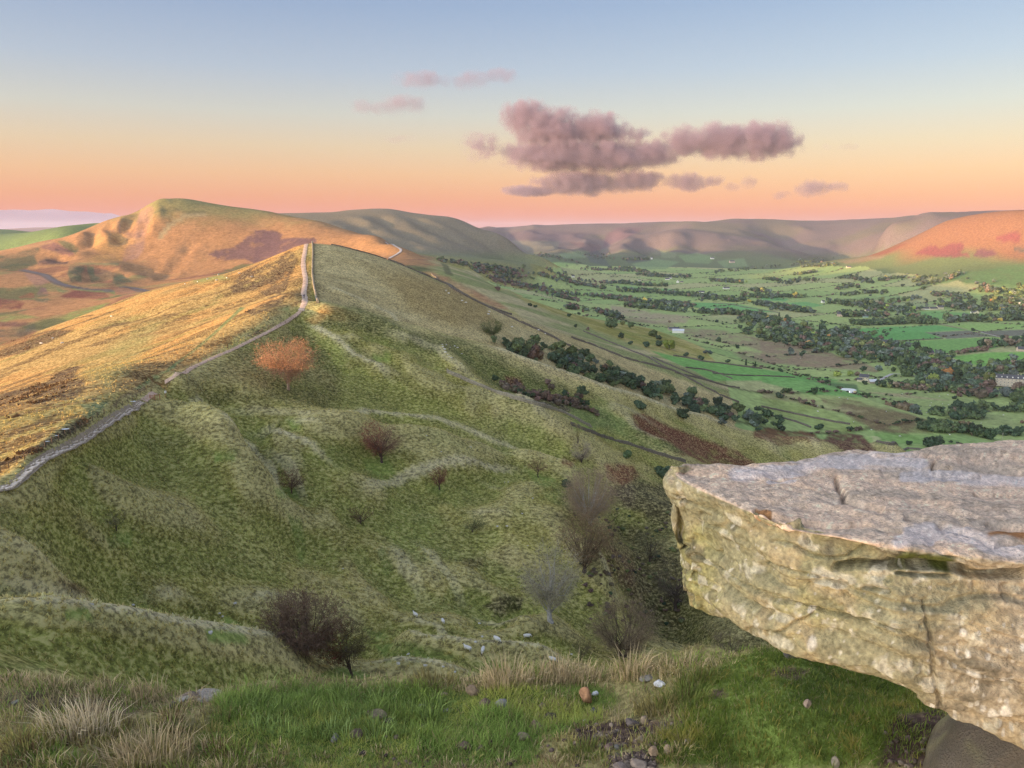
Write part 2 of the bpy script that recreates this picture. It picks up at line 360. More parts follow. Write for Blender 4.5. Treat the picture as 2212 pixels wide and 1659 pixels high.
def world_line(pts, rmin=50, rmax=2e4, step=None):
    q = []
    for i in range(len(pts)-1):
        n = 1 if step is None else max(1, int(math.hypot(pts[i+1][0]-pts[i][0], pts[i+1][1]-pts[i][1])/step))
        for k in range(n):
            s = k/n; q.append((pts[i][0]*(1-s)+pts[i+1][0]*s, pts[i][1]*(1-s)+pts[i+1][1]*s))
    q.append(tuple(pts[-1][:2]))
    return [surf_hit(a, b, rmin, rmax) for a, b in q]

# small crests and gullies seen on the slopes: (line, height, width, how pale the crest is)
RIDGELETS = [
 (uvs('E', [(1100,125),(1300,180),(1420,260),(1500,330),(1600,430),(1720,560),(1860,750)]), 1.6, 7, .8),
 (uvs('E', [(1400,160),(1650,190),(1860,215),(2200,235)]), 1.0, 6, .5),
 (uvs('E', [(1620,320),(1760,360),(1900,430),(2060,500),(2200,600)]), 1.3, 5, .9),
 (uvs('E', [(1640,400),(1760,470),(1880,590),(1990,800)]), 1.2, 5, .6),
 (uvs('E', [(1830,245),(2000,270),(2160,310)]), 0.9, 4, .9),
 (uvs('E', [(0,1350),(200,1420),(400,1490),(600,1550),(800,1590)]), 0.8, 4, .7),
 (uvs('E', [(0,1070),(150,1110),(300,1210),(450,1330),(600,1400)]), 1.0, 5, .3),
 (uvs('E', [(900,1440),(1150,1395),(1350,1450)]), 0.8, 4, .6),
 (uvs('E', [(1540,1450),(1700,1420),(1900,1420),(2000,1450)]), 0.8, 4, .7),
 (uvs('H', [(0,130),(300,240),(700,290),(1100,350),(1500,400),(2000,460)]), 1.6, 4.5, 1.0),
 (uvs('F', [(60,190),(230,225),(430,250),(680,280),(900,360),(1100,440),(1400,490)]), 1.6, 6, .9),
 (uvs('F', [(180,725),(300,670),(450,620),(620,585),(780,545),(1000,545),(1200,555)]), 1.5, 6, .85),
 (uvs('F', [(1360,530),(1430,545),(1500,600)]), 1.2, 5, .7),
 (uvs('F', [(900,600),(1000,680),(1100,730)]), 0.6, 4, .4),
 (uvs('F', [(800,800),(950,850),(1100,880),(1180,900)]), 0.8, 4, .5),
 (uvs('F', [(300,980),(400,1050),(480,1180),(560,1300),(620,1400)]), 1.3, 6, .5),
 (uvs('F', [(520,1000),(640,1120),(760,1260),(850,1400)]), 1.0, 5, .5),
 (uvs('F', [(840,1440),(960,1480),(1040,1500),(1150,1500),(1250,1560)]), 1.2, 4, .7),
 (uvs('F', [(1530,1090),(1640,1190),(1720,1290),(1800,1420)]), 1.4, 6, .8),
 (uvs('I', [(960,360),(1080,390),(1180,415),(1400,445),(1650,455),(1900,480),(2100,550)]), 1.4, 3.5, .9),
 (uvs('I', [(640,510),(800,540),(1000,560),(1250,585),(1500,600)]), 1.2, 4, 1.0),
 (uvs('I', [(900,250),(1050,275),(1200,310),(1350,350)]), 0.7, 3, .7),
 (uvs('I', [(1640,260),(1740,255),(1840,300),(1920,370)]), 1.0, 3.5, .7),
 (uvs('B', [(330,950),(420,1010),(500,1070),(650,1170),(800,1240),(900,1330)]), 1.4, 5, 1.0),
 (uvs('B', [(800,960),(930,1030),(1060,1080),(1200,1140),(1350,1250),(1500,1330)]), 1.6, 7, .6),
 (uvs('B', [(530,1045),(640,1040),(740,1070)]), 0.8, 4, .6),
 (uvs('B', [(1500,1400),(1700,1440),(1900,1560),(2000,1640)]), 1.4, 7, .9),
 (uvs('B', [(430,710),(560,740),(700,800),(900,900),(1130,995)]), 0.8, 6, .8),
 (uvs('C', [(0,1310),(60,1350)]), 0.5, 4, .3),
 (uvs('C', [(880,1500),(1000,1520),(1160,1580),(1300,1640)]), 2.0, 9, .6),
 (uvs('C', [(0,1030),(250,1130),(500,1215),(700,1280),(880,1350),(1100,1410),(1350,1500),(1600,1560),(1850,1640)]), 1.3, 6, 1.0),
 (uvs('F', [(1640,160),(1750,200),(1850,250),(1900,330),(2050,400),(2200,450)]), 2.0, 8, .4),
 (uvs('K', [(0,890),(80,980),(160,1080)]), 3.0, 12, .6), (uvs('K', [(330,910),(430,960),(500,1040)]), 3.0, 10, .7),
 (uvs('K', [(860,890),(960,950),(1100,1040)]), 3.0, 10, .6),
]
PALE = np.zeros(GX.shape)
for line, hgt, wid, pale in RIDGELETS:
    hgt = hgt*1.7
    wp = [(p.x, p.y) for p in world_line(line)]
    xs = [p[0] for p in wp]; ys = [p[1] for p in wp]; m = wid*4
    sel = np.where((GX > min(xs)-m) & (GX < max(xs)+m) & (GY > min(ys)-m) & (GY < max(ys)+m))
    d, s, pr, L = seg_dist(GX[sel], GY[sel], wp)
    d = d*(0.75+0.5*vnoise(GX[sel]/9, GY[sel]/9, 3))
    ends = sstep(0, wid*2, pr)*sstep(0, wid*2, L-pr)*0.9+0.1
    GZ[sel] += hgt*np.exp(-(d/wid)**2)*ends - 0.45*hgt*np.exp(-((d-1.9*wid)/wid)**2)*ends*(s > 0)
    PALE[sel] = np.maximum(PALE[sel], pale*sstep(.26, .62, np.exp(-(d/(0.30*wid))**2)*(.65+.6*vnoise(GX[sel]/5, GY[sel]/5, 13)))*ends)
# gullies scored into the far faces: (line, depth, width, range)
GULLIES = [
 (uvs('B', [(780,235),(900,330),(1100,420),(1300,470),(1480,510)]), 9, 45), (uvs('B', [(1000,250),(1150,340),(1330,420),(1500,490)]), 10, 45),
 (uvs('B', [(560,260),(760,360),(960,430),(1150,500)]), 8, 45), (uvs('B', [(1240,280),(1380,370),(1560,470),(1680,510)]), 12, 50),
 (uvs('Q', [(1540,170),(1500,290),(1440,400),(1370,530),(1350,600)]), 7, 22), (uvs('Q', [(1300,330),(1290,420),(1330,490)]), 4, 20),
 (uvs('Q', [(1640,200),(1600,300),(1560,420),(1520,520)]), 6, 14), (uvs('Q', [(1480,300),(1400,440),(1380,560)]), 6, 13), (uvs('Q', [(1440,300),(1380,400),(1310,500),(1300,600)]), 5, 14), (uvs('Q', [(1200,350),(1180,450),(1240,540)]), 5, 14), (uvs('Q', [(1000,420),(1040,520),(1000,600)]), 6, 14), (uvs('Q', [(1440,600),(1400,680),(1360,760)]), 8, 12), (uvs('Q', [(1100,370),(1140,430)]), 5, 20), (uvs('Q', [(2080,570),(1990,740),(1850,900),(1740,980)]), 2.5, 14),
 (uvs('Q', [(780,690),(850,640),(950,580),(1080,480)]), 4, 25), (uvs('Q', [(1090,800),(1130,900),(1100,980)]), 6, 18), (uvs('Q', [(960,800),(990,900),(1010,1000)]), 6, 18),
 (uvs('Q', [(1270,850),(1300,960)]), 6, 18), (uvs('Q', [(420,760),(560,740),(760,760)]), 8, 18),
 (uvs('C', [(850,200),(890,260),(870,330),(800,380)]), 28, 90), (uvs('C', [(1270,230),(1235,300),(1215,380)]), 25, 80), (uvs('C', [(1540,200),(1560,300),(1540,380)]), 14, 80),
 (uvs('D', [(250,150),(330,250),(420,340)]), 22, 110), (uvs('D', [(1120,150),(1270,210)]), 18, 80), (uvs('C', [(200,170),(180,230),(300,330),(420,390)]), 24, 90),
]
NEARG = [(uvs('F', [(1640,560),(1740,640),(1830,760),(1880,900),(1960,1100),(2060,1350),(2140,1600)]), 9, 13), (uvs('F', [(1560,900),(1680,1050),(1800,1250),(1950,1480)]), 4, 8), (uvs('E', [(1520,200),(1640,420),(1760,560),(1900,800),(1960,1000),(1970,1200)]), 2.2, 6),
 (uvs('F', [(320,1020),(390,1160),(500,1320),(600,1420)]), 2.4, 6), (uvs('F', [(880,1380),(1000,1440),(1180,1430),(1260,1380)]), 2.2, 5), (uvs('B', [(520,860),(700,950),(900,1050),(1100,1120),(1300,1240),(1500,1340)]), 3.0, 9), (uvs('E', [(1080,120),(1400,140),(1700,170),(2100,210)]), 1.6, 6), (uvs('F', [(150,560),(400,600),(560,560)]), 1.8, 7),
 (uvs('F', [(600,1040),(720,1180),(820,1330),(860,1420)]), 1.6, 5), (uvs('F', [(850,600),(1050,590),(1300,600)]), 1.6, 6), (uvs('B', [(500,1060),(700,1110),(900,1180),(1050,1240)]), 1.8, 6), (uvs('F', [(700,340),(950,440),(1200,520),(1400,530)]), 2.0, 7)]
for line, dep, wid in NEARG+GULLIES:
    wp = [(p.x, p.y) for p in (world_line(line, 700) if wid > 13 or dep > 10 else world_line(line, 70, 450))]
    xs = [p[0] for p in wp]; ys = [p[1] for p in wp]; m = wid*3
    sel = np.where((GX > min(xs)-m) & (GX < max(xs)+m) & (GY > min(ys)-m) & (GY < max(ys)+m))
    d, s, pr, L = seg_dist(GX[sel], GY[sel], wp)
    dep = dep*(.95 if wid >= 60 else .7 if wid >= 45 else 1.0)*(.55+.9*vnoise(GX[sel]/(wid*2.2), GY[sel]/(wid*2.2), 7)); d = d*(.7+.7*vnoise(GX[sel]/(wid*1.3), GY[sel]/(wid*1.3), 9))
    ends = sstep(0, wid*2, pr)*sstep(0, wid, L-pr)*0.9+0.1
    GZ[sel] += -dep*np.exp(-(d/wid)**2)*ends + 0.5*dep*np.exp(-((d-1.8*wid)/wid)**2)*ends
GU, GV = project(GX, GY, GZ)
# ------------------------------------------------------------------ land cover (base colours of grass, heather, bracken, rock, with fold shading)
def poly_mask(u, v, pts, feather=3.0, warp=0.0, seed=0):
    pts = np.array([p[:2] for p in pts], float); out = np.zeros(u.shape)
    m = feather*3+warp*2+4
    sel = np.where((u > pts[:, 0].min()-m) & (u < pts[:, 0].max()+m) & (v > pts[:, 1].min()-m) & (v < pts[:, 1].max()+m))
    if len(sel[0]) == 0: return out
    U = u[sel]; V = v[sel]
    if warp:
        X = GX[sel]; Y = GY[sel]; sc = np.maximum(GR[sel]/45, 1.5)
        U = U+warp*2*(fbm(X/sc, Y/sc, 70+seed, 3)-.5)*2; V = V+warp*(fbm(X/sc, Y/sc, 90+seed, 3)-.5)*2
    inside = np.zeros(U.shape, bool); dist = np.full(U.shape, 1e9)
    n = len(pts)
    for i in range(n):
        x1, y1 = pts[i]; x2, y2 = pts[(i+1) % n]
        c = ((y1 > V) != (y2 > V)) & (U < (x2-x1)*(V-y1)/(y2-y1+1e-12)+x1); inside ^= c
        dx, dy = x2-x1, y2-y1; t = np.clip(((U-x1)*dx+(V-y1)*dy)/(dx*dx+dy*dy+1e-9), 0, 1)
        dist = np.minimum(dist, np.hypot(U-x1-t*dx, V-y1-t*dy))
    out[sel] = sstep(-feather, feather, np.where(inside, dist, -dist)); return out
def lerp(a, b, m): m = m[..., None]; return a*(1-m)+np.asarray(b)*m
STRAW = np.array((.60,.50,.25)); OLIVE = np.array((.39,.35,.10)); DKOLIVE = np.array((.25,.245,.062)); GOLD = np.array((.58,.335,.115))
TURF = np.array((.22,.30,.07)); FIELD = np.array((.13,.27,.075)); HEATH = np.array((.075,.05,.034)); BRACK = np.array((.20,.075,.045)); BROWN = np.array((.17,.12,.075))
MOOR = np.array((.205,.165,.17)); PEAT = np.array((.13,.075,.085)); ROCKC = np.array((.34,.25,.19))

n1 = fbm(GX/30, GY/30, 1, 4); n2 = fbm(GX/9, GY/9, 2, 3); n3 = fbm(GX/3.2, GY/3.2, 3, 2); n4 = fbm(GX/180, GY/180, 4, 4)
# streaks along the contour on the sunlit flank
sx = (GX*0.52+GY*0.85); sy = (GX*-0.85+GY*0.52)
ns = fbm(sx/26, sy/6, 8, 4)
C = np.zeros(GX.shape+(3,)) + OLIVE
C = lerp(C, STRAW*.8, sstep(.42, .66, n1*.5+n2*.3+n3*.2)*.55)
C = lerp(C, DKOLIVE, sstep(.56, .40, n1)*.7)
C = lerp(C, TURF*.85, sstep(.62, .72, fbm(GX/22, GY/22, 33, 3))*.45)
near = GR < 720
# relief shading put into the colour: hollows darker green turf, swells paler bent
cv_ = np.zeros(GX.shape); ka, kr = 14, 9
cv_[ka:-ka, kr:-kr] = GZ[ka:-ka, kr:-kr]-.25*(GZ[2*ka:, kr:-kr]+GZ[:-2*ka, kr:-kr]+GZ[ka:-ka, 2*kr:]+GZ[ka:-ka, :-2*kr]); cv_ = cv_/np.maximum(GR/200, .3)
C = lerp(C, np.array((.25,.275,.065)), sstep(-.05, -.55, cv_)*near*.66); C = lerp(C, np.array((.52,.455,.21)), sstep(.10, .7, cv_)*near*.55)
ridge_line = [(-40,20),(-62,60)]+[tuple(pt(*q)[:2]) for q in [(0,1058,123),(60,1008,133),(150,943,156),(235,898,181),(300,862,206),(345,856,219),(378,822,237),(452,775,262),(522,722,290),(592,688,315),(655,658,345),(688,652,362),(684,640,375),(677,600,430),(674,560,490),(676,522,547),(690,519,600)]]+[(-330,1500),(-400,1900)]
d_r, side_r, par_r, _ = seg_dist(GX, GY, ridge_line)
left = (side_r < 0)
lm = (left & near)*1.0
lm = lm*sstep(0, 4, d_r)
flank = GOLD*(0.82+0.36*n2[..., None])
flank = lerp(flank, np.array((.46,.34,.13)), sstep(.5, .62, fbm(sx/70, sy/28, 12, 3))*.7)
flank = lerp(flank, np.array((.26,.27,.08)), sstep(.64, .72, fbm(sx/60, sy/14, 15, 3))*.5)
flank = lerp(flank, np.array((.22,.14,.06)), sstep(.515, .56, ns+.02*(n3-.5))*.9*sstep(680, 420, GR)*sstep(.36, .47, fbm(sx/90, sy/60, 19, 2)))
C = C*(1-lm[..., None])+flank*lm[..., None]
# right face of the bank: dry bent-grass
bank = poly_mask(GU, GV, [(655,515),(800,540),(900,585),(982,624),(1161,701),(1355,775),(1596,867),(1750,900),(1900,960),(1600,930),(1444,880),(1304,836),(1182,808),(1048,744),(925,714),(782,670),(690,650),(672,640),(668,560)], 3)*(GR > 360)*(side_r > 0)
bcol = lerp(np.array((.52,.42,.20))*(0.8+.4*n2[..., None]), STRAW*.95, sstep(.42, .62, fbm((GX*.8+GY*.6)/40, (GY*.8-GX*.6)/12, 21, 4)))
bcol = lerp(bcol, np.array((.40,.30,.125)), poly_mask(GU, GV, uvs('B', [(800,620),(1200,650),(1500,820),(1600,960),(1300,960),(1000,850)]), 18, 8))
C = C*(1-bank[..., None])+bcol*bank[..., None]
# slopes between the long wall and the fields
low = poly_mask(GU, GV, [(872,541),(1015,587),(1110,640),(1300,720),(1420,765),(1560,800),(1800,870),(2000,930),(1900,960),(1700,900),(1596,867),(1355,775),(1161,701),(982,624),(838,561)], 5, 5)
lcol = lerp(np.array((.47,.41,.22))*(0.8+.4*n2[..., None]), np.array((.28,.31,.12)), sstep(.45, .6, fbm((GX*.8+GY*.6)/120, (GY*.8-GX*.6)/25, 23, 4)))
C = C*(1-low[..., None])+lcol*low[..., None]

# far country
hillm = (GR > 720)
mcol = lerp(np.array((.39,.215,.105))*(.75+.5*n2[..., None]), np.array((.27,.25,.105)), sstep(500, 440, GV-(n1-.5)*40))
mcol = lerp(mcol, np.array((.22,.25,.10)), sstep(.55, .68, fbm(GX/90, GY/90, 31, 4))*.6*(GV > 560))
mcol = lerp(mcol, np.array((.22,.10,.07)), sstep(.60, .68, fbm(GX/70, GY/70, 35, 4))*.7*(GV > 560))
mcol = lerp(mcol, np.array((.10,.13,.06)), sstep(.62, .70, fbm(GX/60, GY/60, 37, 4))*.8*(GV > 570))
mw_ = sstep(R(-4.6), R(-6.6), GA+R(1.2)*(n1-.5)*2)*hillm*(GR < 2300); C = C*(1-mw_[..., None])+mcol*mw_[..., None]
rush = hillm & (GR >= 2300) & (GA < R(1.9))
rcol = np.array((.215,.195,.14))*(.85+.3*n4[..., None])
rcol = lerp(rcol, np.array((.17,.21,.10)), sstep(535, 560, GV)*.8)
rw_ = sstep(R(3.0), R(.6), GA+R(1.6)*(n4-.5)*2)*hillm*sstep(2150, 2450, GR+300*(n4-.5)); C = C*(1-rw_[..., None])+rcol*rw_[..., None]
farl = (GA < R(-21)) & (GR > 2400)
C = np.where(farl[..., None], lerp(np.array((.16,.24,.09))*(.85+.3*n4[..., None]), np.array((.38,.24,.22)), sstep(5500, 8000, GR)), C)
kind_ = hillm & (GA >= R(-3)) & (GR > 3900) & (GV < 585) | (hillm & (GR > 4600) & (GA >= R(-21)))
kcol = lerp(MOOR*(.85+.3*n4[..., None]), np.array((.20,.18,.145)), sstep(.45, .62, fbm(GX/500, GY/260, 41, 4)))
kcol = lerp(kcol, np.array((.15,.22,.10)), sstep(535, 565, GV+(n4-.5)*30)*.85)
C = np.where(kind_[..., None], kcol*.82, C)
rh = hillm & (GA > R(20)) & (GR > 2550) & (GR < 4600) & (GZ > -146+30*(n4-.5))
rcol = lerp(np.array((.31,.15,.085))*(.9+.2*n4[..., None]), np.array((.17,.22,.09)), sstep(540, 572, GV+(n4-.5)*40))
C = np.where(rh[..., None], rcol, C)

# valley patchwork: hedged fields
VAL = (GR > 560) & (GR < 4700) & (GZ < -135) & ~kind_ & ~rh
ca, sa = math.cos(R(24)), math.sin(R(24))
def field_cells(x, y):
    wx = x+40*(vnoise(x/260, y/260, 51)-.5); wy = y+70*(vnoise(x/420, y/420, 52)-.5)
    a = wx*ca+wy*sa; b = -wx*sa+wy*ca
    sc = 1+0.35*np.clip((np.hypot(x, y)-1200)/2500, 0, 1)
    row = np.floor(b/(105*sc)); fb = b/(105*sc)-row
    W_ = 170+110*hash2(row, row*0, 53)
    cc = a/(W_*sc)+hash2(row, row*0+1, 54)*3+ (fb-.5)*0.15
    col = np.floor(cc); fa = cc-col
    dist = np.minimum(np.minimum(fb, 1-fb)*105*sc, np.minimum(fa, 1-fa)*W_*sc)
    return row, col, dist
row, colc, fd = field_cells(GX, GY)
hsh = hash2(row, colc, 55); h2 = hash2(row, colc, 56)
fc = lerp(np.array((.21,.30,.105)), np.array((.29,.345,.13)), hsh)
fc = lerp(fc, np.array((.33,.32,.16)), (h2 > .84)*.8)
fc = fc*(1.0+.2*n2[..., None])
fc = lerp(fc, np.array((.08,.09,.04)), sstep(3.6, 1.4, fd)*.8)
fc = fc*1.28
vw_ = np.where(VAL, sstep(R(.6), R(2.4), GA+R(1.6)*(n4-.5)*2)*1.0+(GR < 2150), 0).clip(0, 1); C = C*(1-vw_[..., None])+fc*vw_[..., None]

PATCH = [  # (polygon, colour, rmin, rmax, feather, warp, strength)
 # sunlit flank: heather and bracken
 (uvs('A', [(1480,790),(1560,700),(1680,640),(1850,560),(1900,548),(1955,600),(1900,720),(1860,800),(1740,860),(1650,820),(1500,830)]), HEATH*1.5, 200, 700, 3, 6, .85),
 (uvs('A', [(1590,960),(1700,900),(1850,850),(1830,900),(1650,980)]), HEATH*1.5, 200, 700, 2, 5, .8),
 (uvs('A', [(1600,1100),(1700,1050),(1800,1020),(1760,1060),(1640,1110)]), HEATH*1.6, 200, 700, 2, 4, .8),
 (uvs('L', [(0,690),(260,600),(400,540),(540,460),(700,350),(830,350),(760,430),(850,480),(860,580),(740,680),(560,740),(430,760),(200,760),(0,850)]), HEATH*1.5, 100, 700, 2, 9, .85),
 (uvs('L', [(0,190),(260,60),(520,0),(760,0),(500,130),(250,230),(0,330)]), HEATH*1.3, 100, 900, 3, 7, .85),
 (uvs('L', [(0,190),(280,50),(400,0),(250,110),(0,260)]), BRACK*1.1, 100, 900, 3, 5, .7),
 (uvs('L', [(20,1070),(300,980),(420,880),(640,780),(640,830),(430,930),(150,1050),(40,1090)]), HEATH*1.5, 80, 700, 2, 6, .75),
 (uvs('L', [(200,1220),(320,1150),(360,1180),(240,1250)]), HEATH*1.4, 80, 700, 2, 4, .8), (uvs('L', [(350,1060),(450,1030),(440,1060),(370,1090)]), HEATH*1.4, 80, 700, 2, 3, .8),
 (uvs('L', [(120,860),(200,835),(210,860),(130,885)]), HEATH*1.4, 80, 700, 2, 3, .8), (uvs('L', [(50,940),(120,920),(130,940),(60,955)]), HEATH*1.4, 80, 700, 2, 3, .8),
 (uvs('L', [(840,700),(980,670),(970,700),(850,740)]), HEATH*1.5, 80, 700, 2, 3, .8),
 (uvs('L', [(1200,110),(1400,40),(1640,0),(1600,20),(1400,80)]), BRACK*1.6, 100, 700, 3, 4, .8),
 (uvs('L', [(1100,760),(1180,680),(1400,590),(1500,560),(1480,600),(1250,690),(1150,770)]), BROWN*1.2, 100, 700, 2, 4, .75),
 (uvs('L', [(1350,590),(1500,490),(1650,420),(1780,320),(1760,380),(1600,470),(1400,590)]), np.array((.17,.24,.10)), 100, 700, 2, 3, .8),
 (uvs('L', [(800,740),(900,740),(1100,700),(1090,740),(1000,850),(900,880),(870,800)]), np.array((.16,.22,.11)), 100, 700, 3, 4, .85),
 (uvs('A', [(1085,1320),(1250,1200),(1400,1070),(1560,920),(1590,925),(1500,1000),(1400,1090),(1270,1200),(1120,1310)]), np.array((.17,.24,.10)), 100, 700, 1.5, 1, .9),
 (uvs('A', [(500,1340),(900,1050),(1100,1000),(1000,1200),(700,1450)]), np.array((.34,.32,.12)), 100, 700, 20, 10, .7),
 (uvs('A', [(1220,740),(1420,700),(1480,740),(1300,770)]), np.array((.25,.30,.10)), 200, 700, 6, 4, .8),
 (uvs('A', [(1800,940),(1880,910),(1870,950)]), np.array((.22,.28,.10)), 200, 700, 4, 2, .8),
 # gilded turf just right of the crest, dark turf under the shoulder
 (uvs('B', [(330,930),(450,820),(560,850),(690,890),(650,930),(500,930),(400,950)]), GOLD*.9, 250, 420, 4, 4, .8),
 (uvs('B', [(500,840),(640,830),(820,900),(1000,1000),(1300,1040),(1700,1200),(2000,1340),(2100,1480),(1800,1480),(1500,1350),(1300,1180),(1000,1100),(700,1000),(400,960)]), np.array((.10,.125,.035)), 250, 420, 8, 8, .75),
 (uvs('B', [(760,1160),(870,1130),(920,1180),(800,1200)]), TURF*1.3, 250, 420, 3, 3, .7),
 (uvs('E', [(1080,100),(1500,100),(1900,60),(2212,100),(2212,190),(1700,160),(1200,130)]), DKOLIVE*1.0, 180, 300, 6, 5, .6),
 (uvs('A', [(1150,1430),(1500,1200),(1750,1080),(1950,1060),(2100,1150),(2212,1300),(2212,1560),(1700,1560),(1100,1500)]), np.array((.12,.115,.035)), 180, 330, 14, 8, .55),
 # green patches on the slope
 (uvs('E', [(1380,460),(1540,450),(1520,520),(1390,530)]), TURF*1.1, 120, 300, 5, 4, .8), (uvs('E', [(1780,690),(1940,690),(1950,770),(1800,750)]), TURF*.9, 120, 300, 5, 4, .85),
 (uvs('E', [(680,990),(850,980),(840,1070),(720,1090)]), TURF*.85, 100, 300, 6, 4, .7), (uvs('E', [(1840,240),(2000,260),(1900,320)]), TURF*1.1, 120, 300, 5, 3, .7),
 (uvs('E', [(1870,860),(1960,900),(1990,1100),(1960,1200),(1920,1050)]), TURF*.8, 120, 300, 5, 4, .7),
 (uvs('F', [(170,480),(330,470),(400,560),(380,640),(200,560)]), TURF*.9, 120, 300, 8, 5, .8), (uvs('F', [(600,640),(720,660),(680,720),(620,690)]), TURF*.9, 120, 300, 4, 3, .8),
 (uvs('F', [(1200,560),(1400,600),(1400,660),(1280,640)]), TURF*1.0, 120, 300, 5, 3, .8), (uvs('F', [(290,1050),(340,1040),(400,1180),(340,1220)]), TURF*.7, 120, 300, 6, 3, .6),
 (uvs('H', [(420,170),(560,155),(620,240),(430,230)]), TURF*1.1, 60, 200, 4, 3, .8), (uvs('H', [(1330,290),(1480,200),(1560,260),(1620,390),(1350,370)]), TURF*1.1, 60, 200, 5, 4, .85),
 (uvs('H', [(830,170),(950,130),(920,220)]), TURF*1.0, 60, 200, 4, 3, .7), (uvs('H', [(0,490),(300,520),(300,560),(0,560)]), TURF, 40, 200, 8, 4, .5),
 (uvs('I', [(780,390),(1000,370),(1200,420),(1300,480),(1100,510),(850,500)]), TURF*.85, 60, 220, 6, 3, .9), (uvs('I', [(380,600),(560,530),(760,590),(780,640),(400,660)]), TURF*1.0, 60, 220, 4, 2, .9),
 (uvs('I', [(700,290),(850,310),(870,370),(760,360)]), TURF*.95, 60, 220, 5, 3, .7), (uvs('I', [(1450,520),(1700,510),(1720,540),(1500,550)]), TURF, 60, 220, 4, 3, .6),
 (uvs('F', [(960,1400),(1050,1340),(1200,1350),(1180,1420),(1060,1470)]), np.array((.07,.055,.025)), 100, 300, 4, 4, .85), (uvs('F', [(820,1120),(950,1100),(960,1160),(860,1180)]), np.array((.12,.085,.035)), 100, 300, 5, 4, .6),
 (uvs('F', [(980,480),(1400,500),(1380,530),(1000,530),(820,540),(760,520)]), DKOLIVE, 120, 330, 6, 3, .6),
 (uvs('E', [(330,1270),(560,1330),(600,1390),(420,1360)]), np.array((.15,.10,.045)), 80, 300, 3, 3, .8),
 # clough: bracken, heather, shrubs
 (uvs('F', [(1690,510),(1880,530),(1930,600),(1800,660),(1710,600)]), BRACK*1.15, 150, 420, 4, 6, .9), (uvs('F', [(1740,640),(2100,650),(2200,900),(2050,880),(1850,780),(1760,720)]), np.array((.105,.075,.055)), 150, 420, 7, 8, .85),
 (uvs('F', [(1650,900),(1900,900),(2212,1100),(2212,1580),(1900,1500),(1750,1300),(1650,1050)]), np.array((.13,.095,.04)), 100, 400, 12, 10, .7), (uvs('F', [(1680,960),(1850,1100),(2000,1300),(1900,1380),(1760,1200)]), np.array((.17,.085,.06)), 100, 400, 6, 10, .6),
 (uvs('F', [(1450,480),(1530,500),(1500,540),(1440,510)]), BRACK, 150, 420, 3, 3, .8), (uvs('F', [(1400,820),(1560,860),(1600,900),(1450,900)]), np.array((.09,.075,.04)), 150, 420, 5, 5, .7),
 (uvs('F', [(1480,640),(1700,900),(1500,950),(1380,830)]), np.array((.12,.10,.045)), 150, 420, 12, 6, .5),
 (uvs('G', [(0,250),(300,420),(420,900),(600,980),(760,1100),(300,1100),(0,1100)]), np.array((.115,.105,.04)), 100, 400, 10, 8, .7),
 (uvs('B', [(1600,1340),(1800,1390),(2100,1440),(2180,1500),(2000,1520),(1700,1430)]), np.array((.075,.06,.045)), 250, 420, 3, 5, .9), (uvs('B', [(1640,1290),(1730,1300),(1760,1370),(1650,1350)]), BRACK*.7, 250, 420, 3, 4, .8),
 (uvs('C', [(160,1250),(260,1270),(300,1330),(200,1350)]), BRACK*.7, 250, 420, 3, 4, .8),
 (uvs('F', [(1850,210),(1950,200),(2212,320),(2212,470),(2050,380),(1880,300)]), BRACK*.95, 300, 520, 3, 5, .95), (uvs('G', [(0,30),(180,50),(380,110),(480,150),(520,180),(620,230),(520,230),(330,210),(150,140),(0,80)]), BRACK*.9, 300, 600, 3, 5, .95),
 (uvs('G', [(560,60),(640,40),(860,70),(900,100),(700,120),(560,90)]), BRACK*.85, 300, 650, 3, 5, .9), (uvs('G', [(900,100),(920,70),(1080,75),(1150,160),(1000,160),(960,130)]), np.array((.12,.045,.04)), 300, 650, 3, 4, .95),
 (uvs('B', [(2050,1540),(2212,1500),(2212,1640),(2080,1640)]), TURF*1.2, 250, 480, 4, 3, .8), (uvs('F', [(1450,150),(1650,160),(1850,260),(2100,390),(2212,450),(2000,430),(1700,290)]), np.array((.19,.24,.075)), 250, 480, 4, 4, .8),
 (uvs('C', [(560,1540),(700,1470),(850,1480),(1000,1560),(1080,1640),(800,1640)]), np.array((.18,.23,.07)), 250, 480, 5, 5, .8),
 # orange bracken strip across the far bank
 (uvs('B', [(1160,640),(1260,640),(1450,740),(1650,850),(1550,840),(1300,740)]), np.array((.38,.22,.12)), 400, 1300, 3, 3, .8), (uvs('P', [(0,620),(120,660),(400,790),(700,920),(860,1030),(700,1000),(400,850),(200,740),(0,650)]), np.array((.38,.22,.12)), 400, 1300, 3, 3, .8),
 # terraces scored along the slope
 (uvs('C', [(600,990),(900,1130),(1060,1220),(1150,1290),(1060,1240),(850,1120)]), np.array((.10,.13,.05)), 400, 1300, 2, 2, .7),
 # the big hill: heather, scree, woods
 (uvs('A', [(1340,580),(1400,550),(1500,540),(1580,480),(1640,430),(1700,418),(1780,425),(1830,450),(1800,490),(1900,470),(2050,475),(2050,500),(1900,530),(1850,570),(1700,590),(1640,640),(1580,610),(1450,615)]), PEAT*1.15, 900, 2300, 2, 3, .9),
 (uvs('B', [(0,340),(60,335),(150,350),(170,395),(250,390),(390,385),(400,405),(250,430),(150,490),(60,540),(0,550)]), PEAT*1.15, 900, 2300, 2, 3, .9),
 (uvs('Q', [(1560,180),(1680,170),(1700,230),(1640,330),(1590,470),(1560,640),(1480,740),(1340,770),(1370,640),(1400,560),(1340,500),(1470,380),(1500,260)]), np.array((.33,.20,.155)), 900, 2300, 3, 4, .85),
